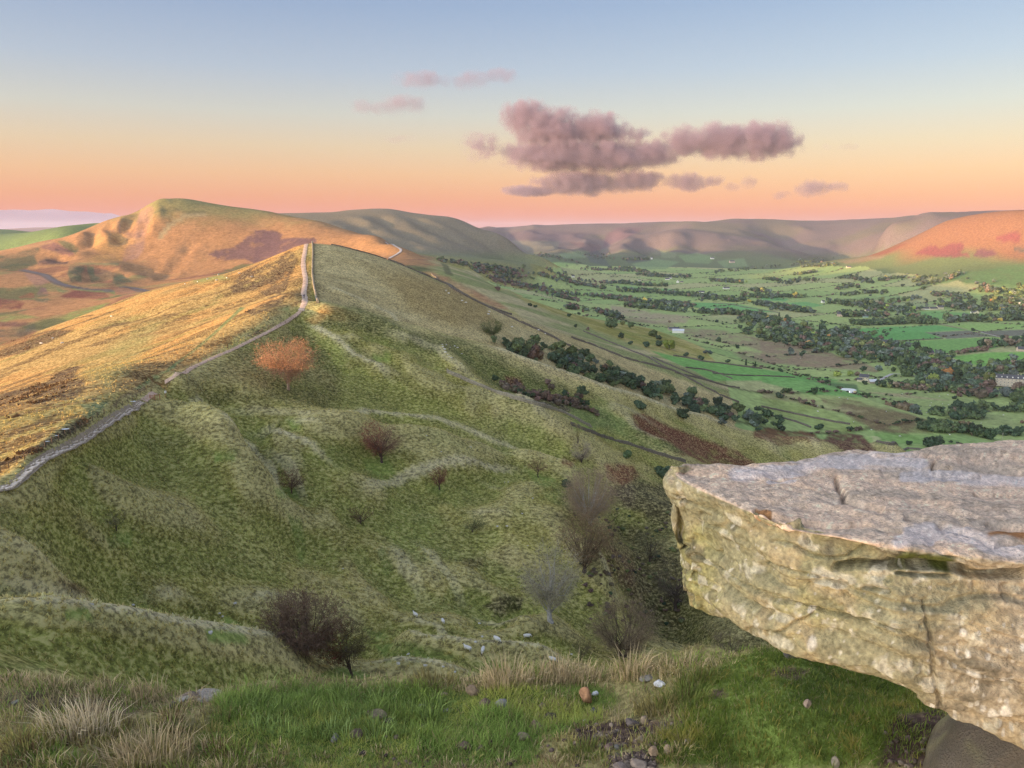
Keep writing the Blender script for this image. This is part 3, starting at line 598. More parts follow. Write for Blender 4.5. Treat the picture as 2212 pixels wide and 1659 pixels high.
 (uvs('Q', [(1280,330),(1320,330),(1330,470),(1290,440)]), np.array((.22,.14,.11)), 900, 2300, 2, 3, .7),
 (uvs('Q', [(1000,500),(1280,470),(1560,540),(1370,640),(1330,780),(850,790),(1100,680),(1000,600)]), GOLD*.95, 900, 2300, 6, 4, .6),
 (uvs('Q', [(430,600),(560,545),(640,570),(720,620),(820,690),(780,710),(600,660),(480,640)]), np.array((.24,.12,.11)), 900, 2300, 2, 3, .9),
 (uvs('Q', [(0,740),(200,690),(350,610),(440,600),(430,650),(380,700),(420,780),(340,810),(100,840),(0,860)]), np.array((.075,.10,.06)), 900, 2300, 3, 5, .85), (uvs('Q', [(420,770),(560,740),(760,770),(740,800),(420,810)]), np.array((.10,.065,.07)), 900, 2300, 2, 3, .85),
 (uvs('Q', [(620,540),(700,540),(800,580),(860,640),(820,680),(700,610)]), np.array((.12,.14,.07)), 900, 2300, 2, 3, .8),
 (uvs('Q', [(760,820),(850,800),(930,830),(900,900),(900,1000),(780,1000),(740,920)]), np.array((.12,.15,.08)), 900, 2300, 2, 4, .8), (uvs('Q', [(960,810),(1040,820),(1050,920),(1110,960),(1020,1000),(980,900)]), np.array((.12,.15,.08)), 900, 2300, 2, 4, .8),
 (uvs('Q', [(1240,900),(1300,890),(1440,990),(1280,1020),(1220,990)]), np.array((.11,.15,.08)), 900, 2300, 2, 4, .8), (uvs('Q', [(820,790),(1300,790),(1300,815),(900,810)]), np.array((.16,.22,.11)), 900, 2300, 2, 2, .7),
 (uvs('Q', [(640,1140),(820,1080),(1000,1100),(1150,1100),(1210,1160),(1000,1180),(700,1160)]), np.array((.20,.06,.055)), 900, 2300, 2, 4, .9), (uvs('Q', [(200,1160),(340,1115),(385,1130),(380,1170),(220,1180)]), np.array((.26,.08,.06)), 900, 2300, 2, 3, .9),
 (uvs('Q', [(0,1170),(180,1180),(290,1220),(240,1290),(0,1290)]), np.array((.20,.065,.055)), 900, 2300, 2, 4, .9), (uvs('Q', [(400,1130),(450,1050),(500,1060),(540,1140),(420,1150)]), np.array((.20,.12,.12)), 900, 2300, 2, 3, .9),
 (uvs('Q', [(260,900),(420,900),(540,990),(400,1060),(330,980)]), np.array((.36,.21,.16)), 900, 2300, 3, 4, .8), (uvs('Q', [(1250,1110),(1260,1060),(1400,1050),(1560,1090),(1350,1150)]), np.array((.36,.19,.12)), 900, 2300, 2, 3, .8),
 (uvs('Q', [(620,1400),(760,1320),(950,1280),(1200,1220),(1100,1290),(800,1400)]), np.array((.20,.30,.09)), 900, 2300, 3, 3, .9), (uvs('Q', [(0,1370),(200,1350),(420,1380),(300,1400),(60,1430)]), np.array((.22,.29,.09)), 900, 2300, 3, 4, .8),
 (uvs('Q', [(0,1440),(280,1420),(300,1470),(80,1480),(0,1470)]), np.array((.14,.07,.07)), 900, 2300, 3, 4, .8), (uvs('Q', [(180,1500),(380,1450),(390,1500),(250,1580),(0,1640),(0,1540)]), np.array((.09,.10,.075)), 900, 2300, 4, 4, .8),
 (uvs('Q', [(630,1060),(760,1080),(700,1110),(640,1100)]), np.array((.18,.24,.10)), 900, 2300, 3, 3, .8), (uvs('Q', [(760,1060),(1240,1090),(1250,1140),(1180,1110),(800,1080)]), np.array((.19,.26,.10)), 900, 2300, 2, 2, .8),
 (uvs('Q', [(330,1190),(540,1170),(520,1220),(400,1210)]), np.array((.10,.13,.08)), 900, 2300, 2, 3, .8), (uvs('B', [(640,390),(760,400),(930,450),(950,480),(870,520),(760,470),(660,440)]), np.array((.44,.24,.11)), 900, 2300, 5, 3, .8),
 (uvs('Q', [(0,640),(350,590),(600,545),(560,580),(300,640),(0,720)]), np.array((.45,.26,.13)), 1500, 2400, 3, 3, .9),
 # purple moor patches
 (uvs('C', [(190,215),(420,190),(520,190),(540,205),(640,205),(750,225),(720,275),(400,265),(200,265)]), np.array((.13,.10,.125)), 3900, 7000, 3, 2, .9), (uvs('C', [(640,280),(850,300),(860,340),(780,360),(700,330)]), np.array((.19,.12,.125)), 3900, 7000, 3, 2, .8),
 (uvs('C', [(870,330),(900,230),(980,180),(1180,178),(1100,225),(1040,260),(960,290)]), np.array((.15,.09,.12)), 3900, 7000, 3, 2, .85), (uvs('C', [(550,370),(680,345),(780,350),(740,400),(600,400)]), np.array((.22,.30,.15)), 3900, 7000, 2, 1, .8),
 (uvs('D', [(130,235),(190,225),(200,240),(140,240)]), PEAT, 3900, 7000, 2, 1, .8),
 (uvs('N', [(890,150),(1000,100),(1100,55),(1160,50),(1180,80),(1230,90),(1300,40),(1420,25),(1500,30),(1490,100),(1430,130),(1570,155),(1560,185),(1400,195),(1150,185),(1000,155)]), np.array((.26,.075,.085)), 2400, 4600, 2, 1.5, .9),
 (uvs('N', [(1600,160),(1680,100),(1760,95),(1880,115),(1890,150),(1800,180),(1650,188)]), np.array((.20,.08,.10)), 2400, 4600, 2, 1.5, .9), (uvs('N', [(420,160),(600,100),(780,30),(820,20),(700,90),(560,150)]), np.array((.30,.10,.07)), 2400, 4600, 2, 1.5, .8),
 (uvs('D', [(1880,240),(1970,215),(2050,210),(2065,240),(2050,275),(1980,280),(1890,270)]), np.array((.28,.08,.085)), 2400, 4600, 2, 1.5, .9), (uvs('D', [(2010,330),(2087,290),(2087,370),(2010,350)]), np.array((.12,.11,.10)), 2400, 4600, 2, 1.5, .9),
 (uvs('N', [(0,230),(300,190),(560,170),(500,210),(100,270)]), np.array((.33,.25,.15)), 2400, 4600, 3, 2, .7),
 (uvs('N', [(1850,320),(2208,200),(2208,560),(2000,560),(1850,520),(1500,500),(1400,380)]), np.array((.13,.25,.085)), 1800, 4600, 6, 3, .8), (uvs('N', [(880,540),(1450,380),(1500,420),(1300,500)]), np.array((.16,.28,.09)), 1500, 4600, 2, 1, .8),
 (uvs('C', [(1080,440),(1250,405),(1430,425),(1330,480),(1150,480)]), np.array((.20,.30,.14)), 3300, 7000, 2, 1, .8), (uvs('C', [(1420,380),(1560,360),(1700,395),(1640,440),(1480,430)]), np.array((.19,.29,.13)), 3300, 7000, 2, 1, .8), (uvs('C', [(1700,420),(1900,400),(1930,460),(1760,470)]), np.array((.20,.29,.14)), 3300, 7000, 2, 1, .8), (uvs('C', [(1290,340),(1420,365),(1400,400),(1300,395)]), np.array((.22,.27,.15)), 3300, 7000, 2, 1, .6),
 (uvs('C', [(200,270),(560,280),(540,340),(300,340)]), np.array((.20,.21,.15)), 3300, 7000, 2, 1, .6), (uvs('C', [(1000,395),(1180,375),(1220,420),(1060,435)]), np.array((.085,.10,.10)), 3300, 7000, 2, 1, .7), (uvs('C', [(740,360),(840,345),(900,420),(920,460),(780,430)]), np.array((.08,.10,.10)), 3300, 7000, 2, 1, .7),
 # valley: the large fields and rough ground
 (uvs('N', [(110,1050),(600,1015),(1180,1000),(1520,1050),(1030,1080),(460,1195)]), np.array((.13,.32,.10)), 600, 4000, 1, 0, 1), (uvs('N', [(460,1195),(330,1115),(780,1080),(1030,1080),(1250,1155)]), np.array((.115,.29,.085)), 600, 4000, 1, 0, 1),
 (uvs('N', [(1030,1085),(1550,1060),(1860,1130),(1300,1160)]), np.array((.16,.165,.125)), 600, 4000, 1, 0, 1), (uvs('N', [(1700,1070),(2208,1030),(2208,1110),(1960,1130),(1800,1110)]), np.array((.15,.155,.12)), 600, 4000, 1, 0, 1),
 (uvs('N', [(1350,1000),(1600,985),(2208,970),(2208,1025),(1650,1055),(1550,1045)]), np.array((.24,.37,.11)), 600, 4000, 1, 0, 1), (uvs('N', [(1980,1135),(2208,1115),(2208,1175),(2100,1180)]), np.array((.22,.34,.10)), 600, 4000, 1, 0, 1),
 (uvs('N', [(600,1200),(1250,1165),(1860,1140),(2020,1180),(1980,1240),(1800,1290),(1400,1340),(1050,1330),(700,1250)]), np.array((.165,.31,.09)), 600, 4000, 1, 0, 1), (uvs('N', [(1330,1370),(1800,1320),(2208,1310),(2208,1440),(2000,1470),(1780,1500),(1500,1440)]), np.array((.18,.36,.085)), 600, 4000, 1, 0, 1),
 (uvs('N', [(740,840),(1180,830),(1700,860),(1830,900),(1600,930),(1200,930),(900,900)]), np.array((.17,.33,.11)), 600, 4000, 1, 0, 1), (uvs('N', [(600,745),(950,710),(1230,775),(850,800)]), np.array((.25,.30,.15)), 600, 4000, 1, 0, .9),
 (uvs('N', [(0,690),(400,650),(700,640),(880,690),(600,740),(200,700)]), np.array((.21,.31,.12)), 600, 4000, 1, 0, .9), (uvs('N', [(170,710),(480,700),(580,740),(400,745),(200,730)]), np.array((.36,.28,.19)), 600, 4000, 2, 1, .8),
 (uvs('M', [(400,1060),(620,1110),(1000,1170),(1300,1210),(1700,1270),(2212,1340),(2212,1352),(1000,1352),(830,1260),(550,1140)]), np.array((.15,.33,.085)), 600, 1500, 2, 1, .95),
 (uvs('M', [(760,590),(1200,600),(1640,690),(1300,680),(830,640)]), np.array((.14,.33,.11)), 1000, 3000, 1, 0, .95), (uvs('M', [(100,435),(660,465),(600,485),(300,475)]), np.array((.15,.33,.11)), 1000, 4000, 1, 0, .95),
 (uvs('M', [(1430,515),(1740,560),(1700,585),(1480,570)]), np.array((.15,.33,.12)), 1000, 4000, 1, 0, .95), (uvs('M', [(1650,600),(1900,585),(2080,620),(1850,660)]), np.array((.16,.34,.12)), 1000, 4000, 1, 0, .95),
 (uvs('M', [(0,620),(450,690),(800,720),(740,790),(400,790),(0,700)]), np.array((.34,.27,.18)), 900, 3000, 3, 4, .85), (uvs('M', [(0,740),(250,750),(600,800),(640,830),(300,790),(0,760)]), np.array((.24,.19,.12)), 900, 3000, 3, 3, .8),
 (uvs('M', [(640,840),(1000,850),(1400,930),(1700,980),(2000,1040),(2212,1140),(2212,1240),(1700,1190),(1300,1160),(1200,1080),(1500,1070),(1000,960),(700,900)]), np.array((.245,.185,.12)), 700, 3000, 4, 6, .85),
 (uvs('M', [(820,720),(1300,760),(1520,820),(1500,850),(1000,790),(760,760)]), np.array((.24,.30,.12)), 900, 3000, 3, 3, .8),
 (uvs('K', [(0,90),(250,110),(500,170),(800,250),(1000,310),(1000,350),(700,330),(350,310),(0,270)]), np.array((.25,.185,.12)), 700, 2500, 3, 5, .85), (uvs('K', [(0,330),(420,400),(800,470),(860,570),(400,540),(0,440)]), np.array((.15,.32,.09)), 600, 1600, 2, 1, .9),
 (uvs('K', [(400,430),(800,460),(820,540),(680,490)]), np.array((.10,.15,.07)), 600, 1600, 3, 2, .8), (uvs('K', [(860,350),(1100,370),(1400,420),(1600,490),(1400,510),(1000,470),(900,430)]), np.array((.26,.33,.13)), 600, 1600, 2, 1, .9),
 (uvs('K', [(850,490),(1300,520),(1700,570),(2100,640),(1700,700),(1200,640),(940,560)]), np.array((.25,.31,.12)), 600, 1600, 2, 2, .9), (uvs('K', [(900,520),(1200,540),(1600,600),(1500,590),(1100,560)]), np.array((.32,.26,.16)), 600, 1600, 1.5, 1, .8),
 (uvs('K', [(500,560),(800,590),(1100,680),(1500,790),(1450,860),(1150,890),(950,850),(800,760),(560,620)]), np.array((.15,.10,.06)), 500, 1600, 3, 7, .85), (uvs('K', [(0,500),(300,540),(600,640),(900,700),(700,700),(300,620),(0,570)]), np.array((.30,.27,.14)), 500, 1600, 3, 3, .8),
 (uvs('K', [(0,560),(400,640),(760,760),(900,850),(600,870),(300,760),(0,700)]), np.array((.23,.28,.09)), 500, 1600, 3, 4, .8), (uvs('K', [(950,860),(1300,880),(1900,960),(1600,960),(1000,960)]), np.array((.19,.31,.09)), 500, 1600, 2, 2, .9),
 (uvs('K', [(1270,890),(1700,880),(1950,960),(1550,970),(1400,940)]), np.array((.22,.32,.11)), 500, 1600, 2, 2, .9), (uvs('K', [(1600,700),(2212,720),(2212,880),(1900,860),(1600,780)]), np.array((.24,.28,.12)), 500, 1600, 3, 3, .8),
 (uvs('K', [(2080,400),(2212,380),(2212,440)]), np.array((.18,.34,.10)), 500, 2000, 2, 1, .9),
]
PATCH_VALLEY = [q for q, P_ in enumerate(PATCH) if P_[2] == 600 and P_[3] == 4000][0]-1
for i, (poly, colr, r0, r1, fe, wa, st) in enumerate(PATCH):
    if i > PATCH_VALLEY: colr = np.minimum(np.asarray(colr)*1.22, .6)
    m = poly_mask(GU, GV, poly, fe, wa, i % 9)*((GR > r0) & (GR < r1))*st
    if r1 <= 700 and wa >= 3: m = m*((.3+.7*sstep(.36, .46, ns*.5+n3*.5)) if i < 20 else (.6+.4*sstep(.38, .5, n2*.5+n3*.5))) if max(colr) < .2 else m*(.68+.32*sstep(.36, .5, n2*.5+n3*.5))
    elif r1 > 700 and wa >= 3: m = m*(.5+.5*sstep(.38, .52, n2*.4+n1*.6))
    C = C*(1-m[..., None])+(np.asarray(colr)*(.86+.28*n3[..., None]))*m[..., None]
# dark lines of walls and ditches
for line, wid, colr, r0, r1 in [
 (uvs('Q', [(250,870),(330,890),(480,920),(540,960),(620,1010),(760,1050),(1000,1080),(1150,1080),(1200,1100)]), 7, (.13,.13,.14), 900, 2300), (uvs('Q', [(1340,1055),(1440,1060),(1610,1100)]), 6, (.14,.13,.14), 900, 2300),
 (uvs('Q', [(1100,1280),(1300,1220),(1550,1110),(1800,1030),(2212,950)]), 2.2, (.10,.08,.035), 100, 720), (uvs('Q', [(330,1640),(700,1500),(1000,1400),(1300,1290)]), 3, (.10,.08,.04), 100, 720), (uvs('Q', [(120,1600),(500,1480),(800,1400),(1000,1360)]), 2.0, (.13,.09,.045), 100, 720),
 (uvs('L', [(0,1390),(150,1310),(350,1200),(500,1110),(700,1000),(870,900)]), .8, (.07,.05,.04), 90, 300), (uvs('P', [(130,520),(165,580),(190,640)]), 5, (.14,.15,.07), 700, 1400),
 (uvs('Q', [(1690,230),(1900,215),(2100,235),(2212,240)]), 6, (.17,.16,.08), 1200, 2300), (uvs('Q', [(2212,260),(2040,265),(1850,380),(1750,500)]), 7, (.36,.30,.17), 1200, 2300)]:
    wp = [(p.x, p.y) for p in world_line(line, r0, r1)]
    xs = [p[0] for p in wp]; ys = [p[1] for p in wp]; m = wid*3
    sel = np.where((GX > min(xs)-m) & (GX < max(xs)+m) & (GY > min(ys)-m) & (GY < max(ys)+m) & (GR > r0) & (GR < r1))
    d = seg_dist(GX[sel], GY[sel], wp)[0]; k = sstep(wid*1.3, wid*.6, d)*.85
    C[sel] = C[sel]*(1-k[:, None])+np.array(colr)*k[:, None]
# pale bent-grass crests
C = lerp(C, np.array((.62,.55,.33)), np.clip(PALE, 0, 1)*(~left | (GR > 720))*.85)
C = np.clip(C, 0.02, 0.6)

# how tussocky: near rough slopes much, fields little
TUS = np.where(GR < 760, 1.0, 0.35)*np.ones(GX.shape); TUS = np.where(VAL, 0.3, TUS)
greenness = np.clip((C[..., 1]-C[..., 0])*12, 0, 1); TUS = TUS*(1-.65*greenness)

def land_material(name='land', s1=.85, s2=.16, bd=.35, z=2.2, tip=.6):
    m = bpy.data.materials.new(name); m.use_nodes = True; t = m.node_tree; b = t.nodes['Principled BSDF']
    N = t.nodes.new; L = t.links.new
    at = N('ShaderNodeAttribute'); at.attribute_name = 'Col'
    tcn = N('ShaderNodeTexCoord')
    def noise(scale, det=3, rough=.55, vec=None):
        n = N('ShaderNodeTexNoise'); n.inputs['Scale'].default_value = scale; n.inputs['Detail'].default_value = det; n.inputs['Roughness'].default_value = rough
        L(vec or tcn.outputs['Object'], n.inputs['Vector']); return n
    mp = N('ShaderNodeMapping'); mp.inputs['Scale'].default_value = (1, 1, z); L(tcn.outputs['Object'], mp.inputs['Vector'])
    a = noise(s1, 4, .7, mp.outputs[0]); c = noise(s2, 4, .6)
    def ramp(src, lo, hi, c0, c1):
        r = N('ShaderNodeMapRange'); r.inputs[1].default_value = lo; r.inputs[2].default_value = hi; r.inputs[3].default_value = c0; r.inputs[4].default_value = c1; L(src, r.inputs[0]); return r.outputs[0]
    ra = ramp(a.outputs[0], .39, .63, .42, 1.6); rc = ramp(c.outputs[0], .35, .65, .80, 1.22)
    mx = N('ShaderNodeMix'); mx.data_type = 'FLOAT'; L(at.outputs['Alpha'], mx.inputs[0]); mx.inputs[2].default_value = 1.0; L(ra, mx.inputs[3])
    mu = N('ShaderNodeMath'); mu.operation = 'MULTIPLY'; L(mx.outputs[0], mu.inputs[0]); L(rc, mu.inputs[1])
    vm = N('ShaderNodeVectorMath'); vm.operation = 'SCALE'; L(at.outputs['Color'], vm.inputs[0]); L(mu.outputs[0], vm.inputs['Scale'])
    # tops of tussocks bleach towards straw
    st = N('ShaderNodeMix'); st.data_type = 'RGBA'; st.inputs[7].default_value = (.54,.47,.22,1)
    f = ramp(a.outputs[0], .52, .62, 0, tip); fm = N('ShaderNodeMath'); fm.operation = 'MULTIPLY'; L(f, fm.inputs[0]); L(at.outputs['Alpha'], fm.inputs[1])
    L(fm.outputs[0], st.inputs[0]); L(vm.outputs[0], st.inputs[6]); L(st.outputs[2], b.inputs['Base Color'])
    bp = N('ShaderNodeBump'); bp.inputs['Strength'].default_value = .8; bp.inputs['Distance'].default_value = bd
    hm = N('ShaderNodeMath'); hm.operation = 'MULTIPLY'; L(a.outputs[0], hm.inputs[0]); L(at.outputs['Alpha'], hm.inputs[1]); L(hm.outputs[0], bp.inputs['Height']); L(bp.outputs[0], b.inputs['Normal'])
    b.inputs['Roughness'].default_value = .95; b.inputs['Specular IOR Level'].default_value = .08
    return m
LAND = land_material()

# cut the one height field into the pieces of land
face_r = GR[:-1, :-1]; fa = GA[:-1, :-1]; fz = GZ[:-1, :-1]
cls = np.full(face_r.shape, 1)                                   # valley floor
cls[face_r < 560] = 0
cls[(low[:-1, :-1] > .5) & (face_r < 1300)] = 0
cls[(fa < R(-5.5)) & (face_r >= 620) & (face_r < 2350)] = 2      # the big hill and its hollow
cls[(fa < R(3.5)) & (face_r >= 2350) & (face_r < 3900) & (fz > -165)] = 3
cls[(kind_ | (GR >= 3900))[:-1, :-1]] = 4
cls[rh[:-1, :-1]] = 5
cls[(fa < R(-21)) & (face_r > 2350)] = 6
names = {0: 'hillside', 1: 'valley_floor', 2: 'hill', 3: 'hill', 4: 'moorland', 5: 'hill', 6: 'plain'}
idx = np.arange(NA*NR).reshape(NA, NR)
Fq = np.stack([idx[:-1, :-1], idx[:-1, 1:], idx[1:, 1:], idx[1:, :-1]], -1)[:, :, ::-1]
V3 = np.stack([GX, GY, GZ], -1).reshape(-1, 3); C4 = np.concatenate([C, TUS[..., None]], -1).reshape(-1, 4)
def sub_mesh(name, faces, smooth=True):
    used, inv = np.unique(faces.ravel(), return_inverse=True)
    me = np_mesh(name, V3[used], inv.reshape(faces.shape), LAND, smooth=smooth)
    a = me.color_attributes.new('Col', 'FLOAT_COLOR', 'POINT'); a.data.foreach_set('color', C4[used].astype(np.float32).ravel())
    return me
LBL = {0: 'rough tussocky hillside falling away below the ledge', 1: 'green valley floor of hedged fields', 2: 'big rounded hill with a collapsed rocky face at left', 3: 'long grey-green edge behind the ridge', 4: 'flat-topped purple moorland along the skyline', 5: 'orange sunlit hill at the right edge', 6: 'green plateau and far pink upland at far left'}
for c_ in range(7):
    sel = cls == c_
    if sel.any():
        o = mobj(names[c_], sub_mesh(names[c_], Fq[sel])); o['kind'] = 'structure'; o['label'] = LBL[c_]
# ------------------------------------------------------------------ the ledge in front of the eye
def simple_mat(name, col, rough=.9, spec=.1, vary=.0, scale=8.0, bump=0.0, attr=False, metallic=0, island=0.0):
    m = bpy.data.materials.new(name); m.use_nodes = True; t = m.node_tree; b = t.nodes['Principled BSDF']; N = t.nodes.new; L = t.links.new
    b.inputs['Roughness'].default_value = rough; b.inputs['Specular IOR Level'].default_value = spec; b.inputs['Metallic'].default_value = metallic
    tcn = N('ShaderNodeTexCoord'); n = N('ShaderNodeTexNoise'); n.inputs['Scale'].default_value = scale; n.inputs['Detail'].default_value = 5; n.inputs['Roughness'].default_value = .6
    L(tcn.outputs['Object'], n.inputs['Vector'])
    r = N('ShaderNodeMapRange'); r.inputs[1].default_value = .3; r.inputs[2].default_value = .7; r.inputs[3].default_value = 1-vary; r.inputs[4].default_value = 1+vary; L(n.outputs[0], r.inputs[0])
    src = r.outputs[0]
    if island:
        oi = N('ShaderNodeObjectInfo'); r2 = N('ShaderNodeMapRange'); r2.inputs[3].default_value = 1-island; r2.inputs[4].default_value = 1+island; L(oi.outputs['Random'], r2.inputs[0])
        mu = N('ShaderNodeMath'); mu.operation = 'MULTIPLY'; L(src, mu.inputs[0]); L(r2.outputs[0], mu.inputs[1]); src = mu.outputs[0]
    vm = N('ShaderNodeVectorMath'); vm.operation = 'SCALE'; L(src, vm.inputs['Scale'])
    if attr:
        at = N('ShaderNodeAttribute'); at.attribute_name = 'Col'; L(at.outputs['Color'], vm.inputs[0])
    else: vm.inputs[0].default_value = col
    L(vm.outputs[0], b.inputs['Base Color'])
    if bump:
        bp = N('ShaderNodeBump'); bp.inputs['Strength'].default_value = .7; bp.inputs['Distance'].default_value = bump; L(n.outputs[0], bp.inputs['Height']); L(bp.outputs[0], b.inputs['Normal'])
    return m

LEDGE = [(0,1659,6.1),(300,1659,5.75),(600,1659,5.45),(900,1659,5.3),(1150,1659,5.25),(1400,1659,5.2),(1650,1659,5.3),(1900,1659,5.5),(2212,1659,5.9),
 (0,1560,7.0),(300,1560,6.5),(600,1560,6.15),(850,1560,6.05),(1100,1560,6.05),(1290,1575,5.95),(1420,1560,6.0),(1560,1560,5.75),(1750,1560,5.7),(2000,1560,5.95),(2212,1560,6.4),
 (0,1462,8.0),(130,1482,7.6),(250,1494,7.4),(380,1503,7.2),(480,1494,7.1),(560,1482,7.1),(700,1477,7.1),(820,1478,7.0),(960,1474,7.0),(1060,1470,7.0),(1180,1458,7.1),(1330,1452,7.1),(1450,1436,7.1),(1560,1414,7.1),(1650,1396,7.1),(1760,1400,7.2),(1900,1420,7.6),(2212,1450,8.2),
 (1560,1480,6.5),(1750,1480,6.4),(1900,1500,6.6),(1350,1500,6.6),(1000,1510,6.55),(700,1515,6.6)]
def _xyz(u, v, r): p = pt(u, v, r); return (p.x, p.y, p.z)
lp = np.array([_xyz(*p) for p in LEDGE] + [_xyz(-500,1659,8),_xyz(-500,1470,10.5),_xyz(2700,1600,7.5),_xyz(2700,1450,10.5),(0,2,-3.6),(-2,2,-3.5),(2,2,-3.4),(-4,3,-3.5),(4,3,-3.4)])
def kk(A, B): return np.sqrt(((A[:, None, :]-B[None])**2).sum(-1)+.3**2)
nL = len(lp); KL = np.zeros((nL+1, nL+1)); KL[:nL, :nL] = kk(lp[:, :2], lp[:, :2])-np.eye(nL)*1e-3; KL[nL, :nL] = 1; KL[:nL, nL] = 1
WL_ = np.linalg.solve(KL, np.append(lp[:, 2], 0))
edge = sorted([(float(ray_t(p[0], p[1])[0]), p[2]) for p in LEDGE[20:38]]); edge = [(-1.2, 11.0), (-.75, 9.0)]+edge+[(.75, 9.2), (1.2, 11)]
ea = np.array([e[0] for e in edge]); er = np.array([e[1] for e in edge])
def ledge_z(x, y, rough=True):
    x = np.asarray(x, float); y = np.asarray(y, float); sh = x.shape; P = np.stack([x.ravel(), y.ravel()], -1); z = np.empty(len(P))
    for i in range(0, len(P), 40000): z[i:i+40000] = kk(P[i:i+40000], lp[:, :2])@WL_[:nL]+WL_[nL]
    z = z.reshape(sh); r = np.hypot(x, y); a = np.arctan2(x, y)
    e = np.interp(a, ea, er)+.12+ (fbm(x*1.3, y*1.3, 61, 3)-.5)*.7
    dr = np.maximum(r-e, 0)
    if rough:
        z = z+(fbm(x*1.1, y*1.1, 62, 3)-.5)*.22+(fbm(x*5, y*5, 63, 3)-.5)*.07
    return z-np.minimum(dr**1.15*1.9, 12)
def ledge_hit(u, v):
    a, t = ray_t(u, v); rs = np.linspace(3.4, 9.5, 600); x = rs*math.sin(a); y = rs*math.cos(a); z = ledge_z(x, y)
    k = np.where(z/rs >= t)[0]; k = k[0] if len(k) else int(np.argmax(z/rs)); return Vector((x[k], y[k], z[k]))
la = np.linspace(R(-52), R(52), 360); lr_ = np.concatenate([np.linspace(2.6, 9.2, 210), np.linspace(9.3, 14, 24)])
LA, LRr = np.meshgrid(la, lr_, indexing='ij'); LX = LRr*np.sin(LA); LY = LRr*np.cos(LA); LZ = ledge_z(LX, LY); LU, LV = project(LX, LY, LZ)
def lmask(pts, fe=4, wa=8, seed=0):
    pts = np.array(pts, float); U = LU+wa*2*(fbm(LX*3, LY*3, 70+seed, 3)-.5)*2; V = LV+wa*(fbm(LX*3, LY*3, 80+seed, 3)-.5)*2
    ins = np.zeros(U.shape, bool); dist = np.full(U.shape, 1e9); n = len(pts)
    for i in range(n):
        x1, y1 = pts[i]; x2, y2 = pts[(i+1) % n]
        ins ^= ((y1 > V) != (y2 > V)) & (U < (x2-x1)*(V-y1)/(y2-y1+1e-12)+x1)
        dx, dy = x2-x1, y2-y1; t = np.clip(((U-x1)*dx+(V-y1)*dy)/(dx*dx+dy*dy+1e-9), 0, 1); dist = np.minimum(dist, np.hypot(U-x1-t*dx, V-y1-t*dy))
    return sstep(-fe, fe, np.where(ins, dist, -dist))
LC = np.zeros(LX.shape+(3,))+np.array((.30,.26,.115))
gm = lmask([(430,1659),(420,1600),(480,1510),(560,1488),(760,1490),(1000,1490),(1250,1480),(1330,1500),(1300,1560),(1180,1600),(1150,1659)], 10, 14)
hm = lmask([(1380,1659),(1440,1580),(1500,1500),(1560,1430),(1650,1400),(1760,1405),(1900,1430),(2100,1500),(1950,1600),(1900,1659)], 8, 10, 1)
lgm = lmask([(0,1659),(60,1590),(160,1640),(180,1659)], 10, 10, 2)
soil = lmask(uvs('J', [(400,960),(470,930),(600,900),(760,880),(1000,890),(1180,880),(1100,960),(900,1000),(800,1050),(620,1070),(450,1040)]), 4, 6, 3)
soil = np.maximum(soil, lmask(uvs('J', [(720,1120),(900,1100),(960,1170),(950,1250),(640,1250)]), 4, 6, 4)); soil = np.maximum(soil, lmask(uvs('J', [(1280,690),(1400,680),(1420,730),(1290,750)]), 3, 4, 5)*.8)
soil = np.maximum(soil, lmask(uvs('G', [(1180,1500),(1250,1400),(1460,1380),(1560,1659),(1150,1659)]), 5, 5, 6)); soil = np.maximum(soil, lmask(uvs('J', [(1690,560),(1840,530),(1980,560),(1900,630),(1720,600)]), 3, 4, 7)*.7)
soil = np.maximum(soil, lmask([(0,1490),(120,1490),(240,1510),(330,1530),(260,1560),(100,1540),(0,1530)], 8, 8, 8)*.6)
GRASSY = np.clip(np.maximum(np.maximum(gm, hm), lgm), 0, 1)*(1-soil)
LC = LC*(1-GRASSY[..., None])+np.array((.16,.22,.05))*GRASSY[..., None]; LC = LC*(1-soil[..., None])+np.array((.12,.08,.065))*soil[..., None]
LC = LC*(.75+.5*fbm(LX*6, LY*6, 66, 3)[..., None])
idl = np.arange(LX.size).reshape(LX.shape); FL = np.stack([idl[:-1, :-1], idl[:-1, 1:], idl[1:, 1:], idl[1:, :-1]], -1).reshape(-1, 4)[:, ::-1]
TURFM = land_material('turf', 14, 2.2, .03, 1.0, .15)
me = np_mesh('ledge', np.stack([LX, LY, LZ], -1).reshape(-1, 3), FL, TURFM, smooth=True)
a_ = me.color_attributes.new('Col', 'FLOAT_COLOR', 'POINT'); a_.data.foreach_set('color', np.concatenate([LC, np.ones(LX.shape+(1,))*.6], -1).astype(np.float32).ravel())
o = mobj('ground', me); tag(o, 'grassy ledge with bare soil and stones in the foreground', kind='structure')

